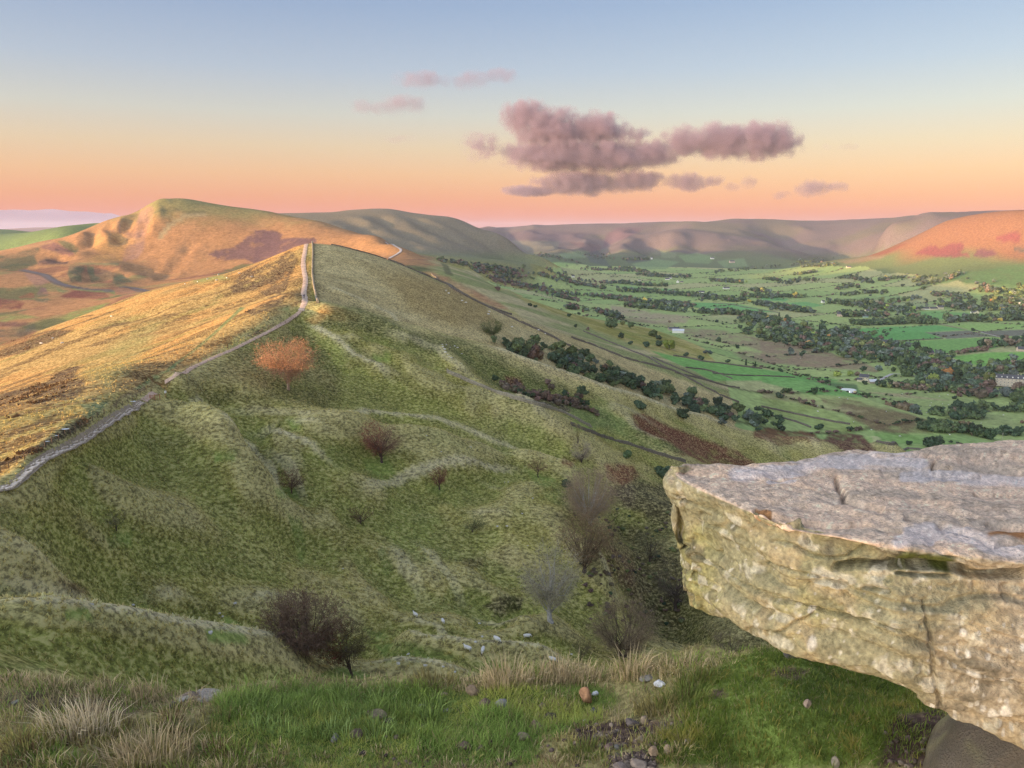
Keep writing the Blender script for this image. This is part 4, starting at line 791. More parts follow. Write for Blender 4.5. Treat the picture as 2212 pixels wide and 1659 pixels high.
# blades
def blades(P, h, w, lean, col, segs=1, seed=0, bend=.5, slope=None):
    """P (n,3) roots; arrays h, w, lean; col (n,3).  Returns verts, faces(tri), cols"""
    rs = np.random.RandomState(seed); n = len(P); th = rs.rand(n)*2*np.pi; fx = rs.rand(n)*2*np.pi
    d = np.stack([np.cos(th), np.sin(th), np.zeros(n)], -1); s = np.stack([np.cos(fx), np.sin(fx), np.zeros(n)], -1)
    h = h[:, None]; w = w[:, None]; lean = lean[:, None]; up = np.array([0, 0, 1.0])
    if segs == 1:
        V = np.stack([P-s*w*.5, P+s*w*.5, P+up*h*np.sqrt(np.maximum(1-lean**2*.6, .1))+d*h*lean], 1); F = np.arange(n*3).reshape(n, 3); Cc = np.repeat(col[:, None], 3, 1); Cc[:, 2] *= 1.25
        return V.reshape(-1, 3), F, Cc.reshape(-1, 3)
    P1 = P+up*h*.55+d*h*lean*.3; P2 = P+up*h*(1-.25*lean)+d*h*lean*(1+bend*0)
    V = np.stack([P-s*w*.5, P+s*w*.5, P1-s*w*.35, P1+s*w*.35, P2], 1); b0 = np.arange(n)[:, None]*5
    F = np.concatenate([b0+np.array([0,1,3]), b0+np.array([0,3,2]), b0+np.array([2,3,4])], 0); Cc = np.repeat(col[:, None], 5, 1); Cc[:, 4] *= 1.15
    return V.reshape(-1, 3), F, Cc.reshape(-1, 3)
def joinb(parts):
    Vs, Fs, Cs = [], [], []; k = 0
    for v, f, c in parts: Vs.append(v); Fs.append(f+k); Cs.append(c); k += len(v)
    return np.concatenate(Vs), np.concatenate(Fs), np.concatenate(Cs)
def blade_mat(name, trans=.25):
    m = bpy.data.materials.new(name); m.use_nodes = True; t = m.node_tree; b = t.nodes['Principled BSDF']; N = t.nodes.new; L = t.links.new
    at = N('ShaderNodeAttribute'); at.attribute_name = 'Col'; L(at.outputs['Color'], b.inputs['Base Color']); b.inputs['Roughness'].default_value = .75; b.inputs['Specular IOR Level'].default_value = .15
    tr = N('ShaderNodeBsdfTranslucent'); L(at.outputs['Color'], tr.inputs[0]); mx = N('ShaderNodeMixShader'); mx.inputs[0].default_value = trans
    L(b.outputs[0], mx.inputs[1]); L(tr.outputs[0], mx.inputs[2]); L(mx.outputs[0], t.nodes['Material Output'].inputs[0]); return m
BLADE = blade_mat('grass_blade')
rs = np.random.RandomState(5)
def scatter_ledge(n, dens):
    i = rs.randint(0, len(la)-1, n*3); j = rs.randint(0, 209, n*3); k = rs.rand(n*3)*8 < dens[i, j]*LRr[i, j]; i = i[k][:n]; j = j[k][:n]
    fi = rs.rand(len(i)); fj = rs.rand(len(i)); a = la[i]+(la[1]-la[0])*fi; r = lr_[j]+(lr_[1]-lr_[0])*fj
    x = r*np.sin(a); y = r*np.cos(a); return x, y, ledge_z(x, y), i, j
# short turf
inview = ((LU > -120) & (LU < 2330) & (LV < 1720))*1.0
x, y, z, i, j = scatter_ledge(190000, inview*np.clip(GRASSY*1.0+.22*(1-soil)+.015, 0, 1))
tone = fbm(x*1.6, y*1.6, 91, 3); tone2 = fbm(x*7, y*7, 92, 2); g = GRASSY[i, j]
bl = sstep(.5, .62, fbm(x*.9+5, y*.9, 93, 2)+ .15*((LU[i, j] < 950)*1.0))   # lusher bluish blades
col = np.array((.40,.425,.11))*(.6+.8*tone[:, None]); col = lerp(col, np.array((.22,.34,.085))*(.7+.6*tone[:, None]), bl*.8)
hum = hm[i, j] > .5; col[hum] = lerp(np.array((.155,.215,.04))*(.6+.8*tone[hum][:, None]), np.array((.36,.30,.08)), sstep(.52, .68, tone2[hum]*.5+tone[hum]*.5)*.8)
dry = rs.rand(len(x)) > (.25+.64*g); col[dry] = np.array((.38,.31,.16))*(.6+.7*rs.rand(dry.sum())[:, None])
hgt = (.035+.04*rs.rand(len(x)))*(.7+.9*sstep(.45, .7, tone)); hgt[bl > .5] *= 1.35
parts = [blades(np.stack([x, y, z-.01], -1), hgt, .006+.004*rs.rand(len(x)), .3+.7*rs.rand(len(x)), col, 1, 1)]
v, f, c = joinb(parts); o = mobj('grass', np_mesh('grass', v, f, BLADE, c)); tag(o, 'short green turf covering the foreground ledge', kind='stuff')
# long lush grass and bleached tall tufts (counted tufts are things)
def tuft(u, v, n, h, rad, colr, seed, drop=0):
    p = ledge_hit(u, v); r_ = np.random.RandomState(seed); a = r_.rand(n)*2*np.pi; q = np.sqrt(r_.rand(n))*rad
    X = p.x+q*np.cos(a); Y = p.y+q*np.sin(a)*.8; Z = ledge_z(X, Y)-.02-drop
    return blades(np.stack([X, Y, Z], -1), h*(.45+.65*r_.rand(n)), .006+.005*r_.rand(n), .1+.75*r_.rand(n)**1.3, np.array(colr)*(.65+.6*r_.rand(n)[:, None]), 2, seed)
TAN = (.68,.54,.33); PALEB = (.80,.68,.47); LUSH = (.28,.37,.085); OLV = (.42,.37,.14)
tl = []
for k in range(230):   # fringe of tall bent grass along the rim
    u = -40+k*7.2+rs.uniform(-5, 5); 
    if u > 1660: break
    v = np.interp(u, [0,130,250,380,480,560,700,960,1180,1330,1450,1560,1650], [1462,1482,1494,1503,1494,1482,1477,1474,1458,1452,1436,1414,1396])+rs.uniform(0, 14)
    tall = np.interp(u, [0,300,470,560,900,980,1060,1300,1400,1500,1650], [.20,.24,.16,.13,.13,.18,.26,.28,.24,.14,.09])
    cc = TAN if rs.rand() < np.interp(u, [0,450,560,940,1040,1440,1500], [.9,.8,.35,.3,.95,.9,.4]) else LUSH
    cl_ = vnoise(np.array([u/46.0]), np.array([.5]), 5)[0]; tl.append(tuft(u, v+rs.uniform(0, 12)*cl_, rs.randint(14, 40), tall*.8*rs.uniform(.35, 1.15)*(.4+1.0*cl_), .10+.12*rs.rand(), cc, 300+k))
v, f, c = joinb(tl); o = mobj('bent_grass', np_mesh('bent_grass', v, f, BLADE, c)); tag(o, 'fringe of bleached tall grass along the rim of the ledge', kind='stuff')
tl = []
for k in range(190):
    u = rs.uniform(480, 960); v = rs.uniform(1492, 1600)-abs(u-720)*.04; tl.append(tuft(u, v, rs.randint(18, 34), rs.uniform(.10, .17), .1, np.array(LUSH)*(.8+.5*rs.rand())*np.array((1, 1, 1+.5*rs.rand())), 700+k))
for k in range(150):
    u = rs.uniform(-30, 520); v = rs.uniform(1530, 1680); cc = [TAN, OLV, OLV, LUSH, (.20,.13,.07)][rs.randint(5)]; tl.append(tuft(u, v, rs.randint(16, 34), rs.uniform(.07, .16), .11, cc, 900+k))
for k in range(120):
    u = rs.uniform(1150, 1480); v = rs.uniform(1500, 1660); cc = [TAN, OLV, OLV, (.3,.22,.12)][rs.randint(4)]; tl.append(tuft(u, v, rs.randint(12, 26), rs.uniform(.05, .11), .09, cc, 1200+k))
for k in range(260):
    u = rs.uniform(1420, 2050); v = rs.uniform(1425, 1659); cc = [(.19,.25,.05),(.17,.24,.05),(.30,.27,.07),(.22,.26,.06)][rs.randint(4)]; tl.append(tuft(u, v, rs.randint(14, 30), rs.uniform(.05, .11), .12, cc, 3400+k))
for k in range(110):
    u = rs.uniform(500, 1200); v = rs.uniform(1620, 1680); cc = [TAN, OLV, (.3,.22,.12)][rs.randint(3)]; tl.append(tuft(u, v, rs.randint(12, 26), rs.uniform(.05, .10), .09, cc, 1400+k))
v, f, c = joinb(tl); o = mobj('long_grass', np_mesh('long_grass', v, f, BLADE, c)); tag(o, 'longer green and olive grass mixed through the ledge turf', kind='stuff')
BIGT = [('H', 440, 960, .34, .20, 'large pale bleached grass tuft at lower left'), ('H', 590, 950, .38, .18, 'tall pale tuft right beside the large one at lower left'), ('H', 1000, 1120, .34, .26, 'tan grass tuft at the bottom edge right of the pale pair'), ('H', 830, 1170, .24, .2, 'low tan tuft at the bottom edge between the pale pair and the wider tan one'),
 ('H', 180, 1040, .2, .2, 'yellow-green seeding tuft in the lower left corner'), ('J', 790, 590, .36, .16, 'tall leaning straw tuft on the rim, below the rounded bare bush'), ('I', 1640, 640, .38, .22, 'wide tan grass tuft on the rim in front of the sheep'), ('J', 330, 600, .30, .18, 'rusty-based grass tuft on the rim beside the tan wide one'),
 ('J', 1130, 780, .22, .22, 'dense green tussock overhanging the bare soil'), ('J', 960, 820, .20, .18, 'straw-edged tussock left of the dense green one'), ('J', 1230, 640, .18, .18, 'rounded green tussock near the rim left of the overhanging rock'), ('J', 500, 1100, .14, .2, 'small green tussock at the bottom below the bare soil'), ('I', 1170, 650, .2, .2, 'olive rushy tuft at the rim in mid picture')]
for k, (cr_, x, y, h, rad, lab) in enumerate(BIGT):
    u, v = uv(cr_, x, y); cc = PALEB if k < 2 else TAN if k in (2, 3, 5, 6, 7) else (.40,.36,.13) if k == 4 else (.19,.235,.06) if k in (8, 10, 11) else (.34,.29,.12)
    base = ledge_hit(u, v); h *= .85; r_ = tuft(u, v, 150 if k < 8 else 230, h, rad, cc, 2000+k); r2 = tuft(u, v, 60, h*.6, rad*1.1, OLV, 2100+k); vv_, ff_, c_ = joinb([r_, r2])
    o = mobj('grass_tuft', np_mesh('grass_tuft', vv_-np.array(base), ff_, BLADE, c_), loc=base); tag(o, lab, 'grass tuft', 'grass tufts on the ledge')

# ------------------------------------------------------------------ the overhanging slab
# each slice of the slab, top back -> lip -> face -> lower edge (points of the close-up crop)
SL = [
 [(172,249),(169,250),(160,256),(141,318),(203,482),(216,690),(262,866)], [(205,243),(200,250),(188,268),(170,350),(238,500),(246,700),(290,893)],
 [(260,238),(250,268),(250,308),(250,400),(310,540),(320,720),(350,908)], [(450,230),(420,285),(350,350),(360,430),(420,610),(430,780),(450,935)],
 [(650,226),(600,310),(550,430),(560,500),(580,690),(590,860),(600,1012)], [(850,190),(820,335),(750,500),(760,570),(770,760),(780,940),(790,1102)],
 [(1050,150),(1050,335),(1000,545),(1000,625),(1000,850),(1010,1030),(1040,1182)], [(1250,170),(1270,350),(1250,595),(1240,690),(1240,900),(1250,1090),(1260,1268)],
 [(1450,128),(1480,360),(1450,612),(1450,710),(1450,950),(1450,1160),(1430,1395)], [(1650,110),(1680,370),(1650,632),(1650,730),(1650,980),(1650,1210),(1640,1462)],
 [(1850,108),(1890,370),(1850,652),(1850,760),(1850,1010),(1850,1260),(1850,1545)], [(2200,115),(2240,380),(2200,700),(2200,810),(2200,1060),(2200,1330),(2200,1660)], [(2700,130),(2700,400),(2650,760),(2650,870),(2650,1120),(2650,1400),(2650,1780)]]
ctrl = []
for i, row_ in enumerate(SL):
    pts_ = []
    for j, (x, y) in enumerate(row_):
        u, v = uv('G', x, y); a, t = ray_t(u, v)
        if i == 0: r = 4.78
        elif j <= 2: r = -1.46/float(t) if j else (-1.44 if i > 1 else -1.47)/float(t)
        else:
            u2, v2 = uv('G', *row_[2]); r2 = -1.46/float(ray_t(u2, v2)[1]); r = r2+[.0, .0, .02, .12][j-3]+(-.06 if j in (4, 5) and i > 6 else 0)
            if i == 1: r = 4.6
        if i == 1 and j < 3: r = 4.66
        pts_.append(np.array(pt(u, v, r)))
    low_ = pts_[6]; bk = pts_[0]
    dirh = np.array([low_[0], low_[1], 0]); dirh /= np.linalg.norm(dirh)
    und = low_+dirh*(.55 if i > 1 else .05)+np.array([.05, 0, .10]); bb = np.array([bk[0], bk[1], (low_[2]+bk[2])/2])+dirh*(.1 if i > 1 else 0)
    if i == 0: und = low_+np.array([.03,.05,0]); bb = bk*.5+low_*.5+np.array([.02,.1,0])
    pts_ += [und, bb]; ctrl.append(pts_)
ctrl = np.array(ctrl)
def catmull(P, n, closed=False):
    """P (k, m, 3) along axis 0 -> n samples"""
    k = len(P); s = np.linspace(0, (k if closed else k-1), n, endpoint=not closed); i = np.floor(s).astype(int); 
    if not closed: i = np.minimum(i, k-2)
    f = (s-i)[:, None, None]; g = (lambda q: P[q % k]) if closed else (lambda q: P[np.clip(q, 0, k-1)])
    p0, p1, p2, p3 = g(i-1), g(i), g(i+1), g(i+2)
    return .5*(2*p1+(p2-p0)*f+(2*p0-5*p1+4*p2-p3)*f**2+(3*p1-p0-3*p2+p3)*f**3)
NS_, NP_ = 450, 280
A1 = catmull(ctrl, NS_)                                   # (NS, 9, 3)
wts = np.array([1.0, 1.1, .55, .9, 1.2, 1.0, .5, .4, .4]); # denser on visible rows
B1 = np.transpose(A1, (1, 0, 2))
s_all = []; cum = 0
tot = wts.sum(); ss = []
for j in range(9): ss += list(j+np.linspace(0, 1, max(3, int(NP_*wts[j]/tot)), endpoint=False))
ss = np.array(ss); NPp = len(ss); ii = np.floor(ss).astype(int); ff = (ss-ii)[:, None, None]
g = lambda q: B1[q % 9]; p0, p1, p2, p3 = g(ii-1), g(ii), g(ii+1), g(ii+2)
m1 = (p2-p0)*.38; m2 = (p3-p1)*.38; f2 = ff*ff; f3 = f2*ff
RK = (2*f3-3*f2+1)*p1+(f3-2*f2+ff)*m1+(-2*f3+3*f2)*p2+(f3-f2)*m2        # (NPp, NS, 3)
RK = np.transpose(RK, (1, 0, 2))
def normals(G):
    du = np.gradient(G, axis=0); dv = np.roll(G, -1, 1)-np.roll(G, 1, 1); n = np.cross(du, dv); return n/(np.linalg.norm(n, axis=-1, keepdims=True)+1e-9)
NRM = normals(RK); cen = RK.mean(1, keepdims=True); sgn = np.sign(((RK-cen)*NRM).sum(-1).mean()); NRM *= sgn
RU, RV = project(RK[..., 0], RK[..., 1], RK[..., 2])
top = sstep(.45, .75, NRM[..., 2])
# bedding runs gently down to the right: sample noise stretched along it
q = RK*np.array([1.0, 1.0, 3.2]); disp = (fbm3(q*1.3, 1, 4)-.5)*.12*(1-.6*top)+(fbm3(q*4.5, 5, 4)-.5)*.038+(1-np.abs(fbm3(q*2.4, 9, 3)*2-1))*.0
rid = 1-np.abs(fbm3(RK*np.array([1.2,1.2,5.0]), 21, 3)*2-1); disp -= sstep(.93, .995, rid)*.03*(1-top*.6)
bed = (RK[..., 2]*1.0+RK[..., 0]*.16)*7.5+fbm3(RK*1.6, 43, 3)*3.2; fb_ = bed-np.floor(bed); disp += (1-top)*(sstep(0, .1, fb_)*sstep(1, .5, fb_)-.5)*.032*sstep(.35, .6, fbm3(RK*2.5, 47, 2))
disp += (fbm3(RK*22, 31, 3)-.5)*.02; disp -= sstep(.66, .76, fbm3(RK*11, 33, 3))*.02*(1-top)
terr = RK[..., 1]*2.2+RK[..., 0]*.9+fbm3(RK*2.0, 41, 3)*2.2; fr = terr-np.floor(terr); disp += top*(sstep(0, .12, fr)*.014-fr*.014)
CR = [([(960,280),(970,340),(1000,390),(1080,415),(1170,435)], 9, .05), ([(700,330),(830,370),(980,390)], 5, .015), ([(210,395),(240,400),(270,398)], 4, .03), ([(440,580),(480,610)], 7, .03),
 ([(600,690),(640,690),(680,700),(760,720),(860,735),(950,760),(1010,780)], 5, .035), ([(660,585),(740,600),(800,625),(860,650),(990,665),(1100,620),(1180,600)], 6, .03), ([(630,450),(720,510),(790,560),(820,590)], 7, .04),
 ([(570,435),(640,455),(820,480),(960,505),(1090,495),(1180,520),(1270,540)], 6, .05), ([(960,700),(1100,690),(1260,690),(1500,700),(1600,735),(1850,740)], 14, .10), ([(1090,800),(1150,805),(1210,820)], 8, .05), ([(1380,860),(1400,1000),(1420,1200),(1450,1380)], 9, .03),
 ([(500,985),(600,990),(700,1000),(850,930)], 6, .03), ([(1420,205),(1410,235),(1500,240)], 6, .04), ([(1230,260),(1400,270),(1640,280)], 6, .02), ([(1620,360),(1700,365),(1780,360)], 5, .03), ([(1300,480),(1420,500),(1560,560),(1700,610),(1850,600)], 8, .04), ([(1680,510),(1760,520),(1850,525)], 10, .05), ([(1250,730),(1350,740),(1500,745)], 7, .05)]
WET_SHEEN = [([(480,270),(600,260),(760,240),(900,215),(1100,200),(1350,210)], 42, 1.0), ([(1280,270),(1500,275),(1850,300)], 24, 1.0), ([(1300,540),(1420,520),(1560,560),(1700,620),(1850,640)], 50, .9), ([(640,300),(760,300)], 14, 1.0), ([(1250,590),(1400,570)], 30, .8)]
wet_sheen = np.zeros(RU.shape)
for line, wd, dp in CR:
    l2 = [uv('G', *p) for p in line]; d = seg_dist(RU+ (fbm3(RK*9, 51, 2)-.5)*14, RV+(fbm3(RK*9, 57, 2)-.5)*10, l2)[0]*2.2; vis = (NRM*RK).sum(-1) < .3
    disp -= dp*np.exp(-(d/wd)**2)*vis
for line, wd, st in WET_SHEEN:
    l2 = [uv('G', *p) for p in line]; d = seg_dist(RU, RV, l2)[0]*2.2+(fbm3(RK*np.array([3, 12, 3]), 61, 3)-.5)*60; wet_sheen = np.maximum(wet_sheen, st*sstep(wd, wd*.4, d)*top)
disp *= sstep(0, 18, np.arange(NS_))[:, None]*.7+.3
RK2 = RK+NRM*disp[..., None]
N2 = normals(RK2)*sgn
# colours: lichen-yellow face, pinkish-buff top, grey weathering, white lichen rosettes
nn = fbm3(RK*2.2, 71, 4); n_f = fbm3(RK*9, 75, 3); n_g = fbm3(RK*52, 79, 2)
RC = lerp(np.array((.46,.41,.255)), np.array((.45,.38,.28)), sstep(1750, 2100, RU)[...]*.8+.2*nn)
RC = lerp(RC, np.array((.40,.375,.145)), sstep(.42, .6, nn)*sstep(2200, 1450, RU)*.75); RC = lerp(RC, np.array((.29,.28,.17)), sstep(.5, .62, fbm3(RK*1.7+3, 83, 3))*.6)
RC = lerp(RC, np.array((.16,.145,.11)), sstep(.54, .68, n_f*.6+nn*.4)*.75); RC = lerp(RC, np.array((.52,.41,.25)), sstep(.56, .7, fbm3(RK*5+9, 87, 3))*.6)
RC = lerp(RC, np.array((.62,.58,.46)), sstep(.60, .70, fbm3(RK*13, 89, 3))*.8)
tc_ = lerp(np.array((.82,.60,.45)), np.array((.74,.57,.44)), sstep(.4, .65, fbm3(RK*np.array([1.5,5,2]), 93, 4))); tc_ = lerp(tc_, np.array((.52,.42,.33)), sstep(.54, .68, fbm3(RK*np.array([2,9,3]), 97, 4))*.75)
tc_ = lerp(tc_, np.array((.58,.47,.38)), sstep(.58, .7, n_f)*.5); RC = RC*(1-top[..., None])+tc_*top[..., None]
RC = lerp(RC, np.array((.72,.66,.69)), wet_sheen*.55)  # pale lilac sky sheen of the wet streaks painted into the colour
mossd = seg_dist(RU, RV, [uv('G', *p) for p in [(1270,670),(1340,650),(1480,690)]])[0]; RC = lerp(RC, np.array((.10,.115,.03)), sstep(26, 8, mossd+(n_f-.5)*30))
od = seg_dist(RU, RV, [uv('G', *p) for p in [(1690,560),(1760,540),(1850,555)]])[0]; RC = lerp(RC, np.array((.42,.20,.08)), sstep(16, 5, od+(n_f-.5)*16)); od = seg_dist(RU, RV, [uv('G', *p) for p in [(580,435),(640,450)]])[0]; RC = lerp(RC, np.array((.36,.19,.09)), sstep(8, 3, od))
r_ = np.random.RandomState(8); spots = [(830,915,20),(850,1045,27),(1610,1210,40),(1655,1385,17),(935,1105,9),(958,543,7),(1405,805,9),(1815,685,9),(1030,1000,9),(1560,1010,30),(1700,1420,26),(1770,1395,26),(615,610,10),(1780,1230,14)]
spots += [(r_.uniform(1380, 1850), r_.uniform(960, 1500), r_.uniform(4, 14)) for _ in range(60)]+[(r_.uniform(260, 1300), r_.uniform(480, 1150), r_.uniform(2.5, 8)) for _ in range(90)]
wob = (fbm3(RK*16, 99, 3)-.5)*1.5
for x, y, rr in spots:
    u, v = uv('G', x, y); d = np.hypot(RU-u, RV-v)*2.2; RC = lerp(RC, np.array((.74,.70,.62)), sstep(rr*1.15, rr*.75, d+wob*rr)*(1-top)*(.85 if rr > 12 else .6))
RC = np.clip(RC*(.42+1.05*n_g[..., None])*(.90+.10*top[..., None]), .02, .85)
idr = np.arange(NS_*NPp).reshape(NS_, NPp); nx = np.roll(idr, -1, 1)
FR = np.stack([idr[:-1], nx[:-1], nx[1:], idr[1:]], -1).reshape(-1, 4)
if sgn < 0: FR = FR[:, ::-1]
ends = [idr[0], idr[-1]]
def rock_mat(name='gritstone', attr=True, col=(.3,.25,.18), sc=40, bump=.012):
    m = simple_mat(name, col, .92, .25, .22, sc, bump, attr=attr); 
    if attr:
        t = m.node_tree; at = [n for n in t.nodes if n.type == 'ATTRIBUTE'][0]; mr_ = t.nodes.new('ShaderNodeMapRange'); mr_.inputs[3].default_value = .9; mr_.inputs[4].default_value = .30
        t.links.new(at.outputs['Alpha'], mr_.inputs[0]); t.links.new(mr_.outputs[0], t.nodes['Principled BSDF'].inputs['Roughness'])
        s2 = t.nodes.new('ShaderNodeMapRange'); s2.inputs[3].default_value = .2; s2.inputs[4].default_value = .75; t.links.new(at.outputs['Alpha'], s2.inputs[0]); t.links.new(s2.outputs[0], t.nodes['Principled BSDF'].inputs['Specular IOR Level'])
    return m
GRIT = rock_mat(sc=70, bump=.03)
vr = RK2.reshape(-1, 3); c0 = vr[idr[0]].mean(0); c1 = vr[idr[-1]].mean(0); vr = np.concatenate([vr, [c0, c1]])
base = np.array([3.2, 4.2, -2.2])
me = np_mesh('slab', vr-base, FR, GRIT, smooth=True)
a_ = me.color_attributes.new('Col', 'FLOAT_COLOR', 'POINT'); cc4 = np.concatenate([RC, wet_sheen[..., None]], -1).reshape(-1, 4); cc4 = np.concatenate([cc4, cc4[:2]]).astype(np.float32); a_.data.foreach_set('color', cc4.ravel())
o = mobj('overhanging_rock', me, loc=base); tag(o, 'huge lichen-covered gritstone slab overhanging the ledge at right', 'rock')

def stone_mesh(seed, sx=1, sy=1, sz=.6, sub=3, rough=.25, facets=7):
    bm = bmesh.new(); bmesh.ops.create_icosphere(bm, subdivisions=sub, radius=1); r_ = np.random.RandomState(seed)
    P = np.array([v.co for v in bm.verts]); F = np.array([[v.index for v in f.verts] for f in bm.faces]); bm.free()
    for k in range(facets):
        n = r_.normal(size=3); n /= np.linalg.norm(n); d = r_.uniform(.55, .85); s = P@n; P -= np.where(s > d, s-d, 0)[:, None]*n
    P += P*((fbm3(P*1.7+seed, seed, 3)-.5)*rough)[:, None]; return P*np.array([sx, sy, sz]), F
# lower block that carries the slab
P, F = stone_mesh(77, .72, .8, .62, 5, .3, 9); P = P+(fbm3(P*6, 7, 3)-.5)[:, None]*P*.10
cpos = np.array(pt(*uv('G', 2080, 1860), 5.0)); cl = np.array((.13,.105,.08))*(.7+.6*fbm3(P*3, 12, 4)[:, None]); cl = lerp(cl, np.array((.30,.28,.14)), sstep(.5, .65, fbm3(P*5, 14, 3))*.6)
o = mobj('supporting_rock', np_mesh('supporting_rock', P, F, GRIT, np.clip(cl, 0, 1), smooth=True), loc=cpos); tag(o, 'shadowed brown boulder under the overhanging slab at the lower right corner', 'rock')
STONEM = {}
def stone_mat(c):
    k = tuple(c)
    if k not in STONEM: STONEM[k] = simple_mat('stone', c, .9, .2, .35, 30, .01)
    return STONEM[k]
def put_stone(cr_, x, y, w, h, col, lab, seed, name='stone', cat='stone', rot=None):
    u, v = uv(cr_, x, y); p = ledge_hit(u, v+h/3*.3); k = (p.length)/FPX; W = w/3*k*.62; H = h/3*k*.72
    P, F = stone_mesh(seed, W, W*.8, max(H, W*.35), 3, .25)
    o = mobj(name, np_mesh(name, P, F, stone_mat(col), smooth=False), loc=(p.x, p.y, p.z+H*.30), rz=rot if rot is not None else seed*.7); tag(o, lab, cat, 'loose stones on the ledge'); return o
TN = (.30,.23,.16); GYC = (.22,.21,.19); DKS = (.07,.055,.05); BRN = (.18,.13,.10)
STN = [('I',790,850,112,36,TN,'flat tan stone in the green turf, left of centre'),('I',665,975,86,46,BRN,'angular brown-grey stone low in the turf below the flat tan stone'),('I',525,1000,45,50,GYC,'small upright grey stone left of the angular brown one'),
 ('I',870,885,55,26,DKS,'small dark stone right below the flat tan stone'),('I',1090,787,36,18,GYC,'small grey stone in the turf above centre'),('I',1230,715,38,16,TN,'thin pale stone at the rim, mid picture'),('I',1245,820,34,20,GYC,'small grey sliver on the turf'),
 ('I',1495,772,78,46,BRN,'brown stone of a side-by-side pair on the turf'),('I',1605,770,80,50,(.27,.25,.26),'bluish-grey stone of the side-by-side pair'),('I',1415,695,76,56,(.26,.19,.13),'brown stone half hidden in tan grass on the rim'),
 ('I',2150,722,80,88,(.42,.23,.13),'orange-brown block lying on the turf near the rim'),('I',1925,862,68,54,DKS,'dark round stone beside the bare soil'),('I',1832,925,96,52,(.28,.18,.14),'reddish flat stone left of the dark round one'),('I',1745,992,70,40,(.33,.26,.19),'buff stone sunk in grass below the reddish flat one'),
 ('I',1350,1050,78,44,BRN,'brown stone sunk in turf near the bottom middle'),('I',705,1100,36,30,DKS,'dark stone near the bottom left of the turf'),('I',2200,828,44,40,(.12,.12,.13),'dark slaty stone above the bare soil'),('I',1870,792,44,26,(.20,.15,.12),'small brown stone in bright turf right of the grey pair'),
 ('J',805,905,80,52,(.17,.14,.13),'dark angular stone at the top of the bare soil'),('J',887,885,58,42,(.34,.26,.18),'tan stone resting against the dark angular one'),('J',600,970,32,24,TN,'small tan stone in the middle of the bare soil'),('J',655,1062,60,46,(.24,.17,.15),'plum-brown stone at the lower edge of the bare soil'),('J',705,1062,32,28,GYC,'little grey stone touching the plum-brown one'),
 ('J',855,1010,44,32,(.36,.29,.20),'pale tan stone right of the bare soil'),('J',945,1090,64,50,(.38,.27,.18),'orange-tan stone of the bottom pair'),('J',1035,1076,54,44,(.36,.27,.19),'tan stone of the bottom pair, on the right'),('J',850,1165,92,50,(.30,.24,.20),'large flat stone at the bottom edge of the soil'),('J',732,1186,76,40,(.24,.19,.17),'flat stone at the bottom edge left of the large one'),
 ('J',1165,1020,34,28,(.25,.22,.19),'small grey-brown stone at the foot of the hummock'),('J',1940,782,46,42,(.38,.28,.22),'pinkish stone alone on the green hummock'),('J',2120,1165,42,56,(.30,.26,.20),'upright buff stone near the bottom right'),
 ('H',1350,722,150,46,(.36,.32,.28),'broad pale outcrop slab at the left rim'),('H',1245,728,110,44,(.27,.21,.16),'brown rock beside the broad pale slab'),('H',1180,755,90,20,(.45,.42,.38),'thin whitish stone left of the brown rock'),('H',95,770,42,18,GYC,'small grey stone at the far left of the rim'),('H',1130,790,70,30,(.14,.11,.09),'dark stone below the thin whitish one'),
 ('J',1890,455,150,40,(.12,.11,.10),'dark flat rock on the rim just under the slab'),('J',900,608,80,26,(.30,.28,.24),'flat grey stone in straw on the rim')]
for k, (cr_, x, y, w, h, c, lab) in enumerate(STN): put_stone(cr_, x, y, w, h, c, lab, 40+k)
# white scraps of bone / wool
for k, (cr_, x, y, w, h, lab) in enumerate([('J',985,645,62,30,'larger white scrap of sheep wool in straw near the rim'),('J',566,712,38,22,'small white scrap of wool beside the orange-brown block'),('I',2145,885,32,16,'tiny white scrap of wool above the bare soil')]):
    put_stone(cr_, x, y, w, h, (.78,.78,.80), lab, 90+k, 'wool_scrap', 'wool scrap')['group'] = 'scraps of wool on the ledge'
# pebbles
Ps, Fs, Cs = [], [], []; kf = 0
for k in range(420):
    cr_, x, y = ('J', rs.uniform(420, 1150), rs.uniform(900, 1060)) if k < 110 else ('J', rs.uniform(650, 960), rs.uniform(1100, 1230)) if k < 330 else ('G', rs.uniform(1180, 1480), rs.uniform(1480, 1659)) if k < 370 else ('J', rs.uniform(-800, 500), rs.uniform(900, 1190))
    u, v = uv(cr_, x, y)
    p = ledge_hit(u, v); s = rs.uniform(.008, .03); P, F = stone_mesh(k, s, s, s*.7, 1, .3, 4); Ps.append(P+np.array(p)+[0, 0, s*.2]); Fs.append(F+kf); kf += len(P)
    Cs.append(np.tile(np.array([(.17,.125,.105),(.11,.08,.07),(.24,.19,.15)][rs.randint(3)])*(.7+.6*rs.rand()), (len(P), 1)))
o = mobj('pebbles', np_mesh('pebbles', np.concatenate(Ps), np.concatenate(Fs), simple_mat('pebble', (1,1,1), .9, .1, .2, 60, 0, attr=True), np.concatenate(Cs))); tag(o, 'small pebbles scattered over the bare soil', kind='stuff')
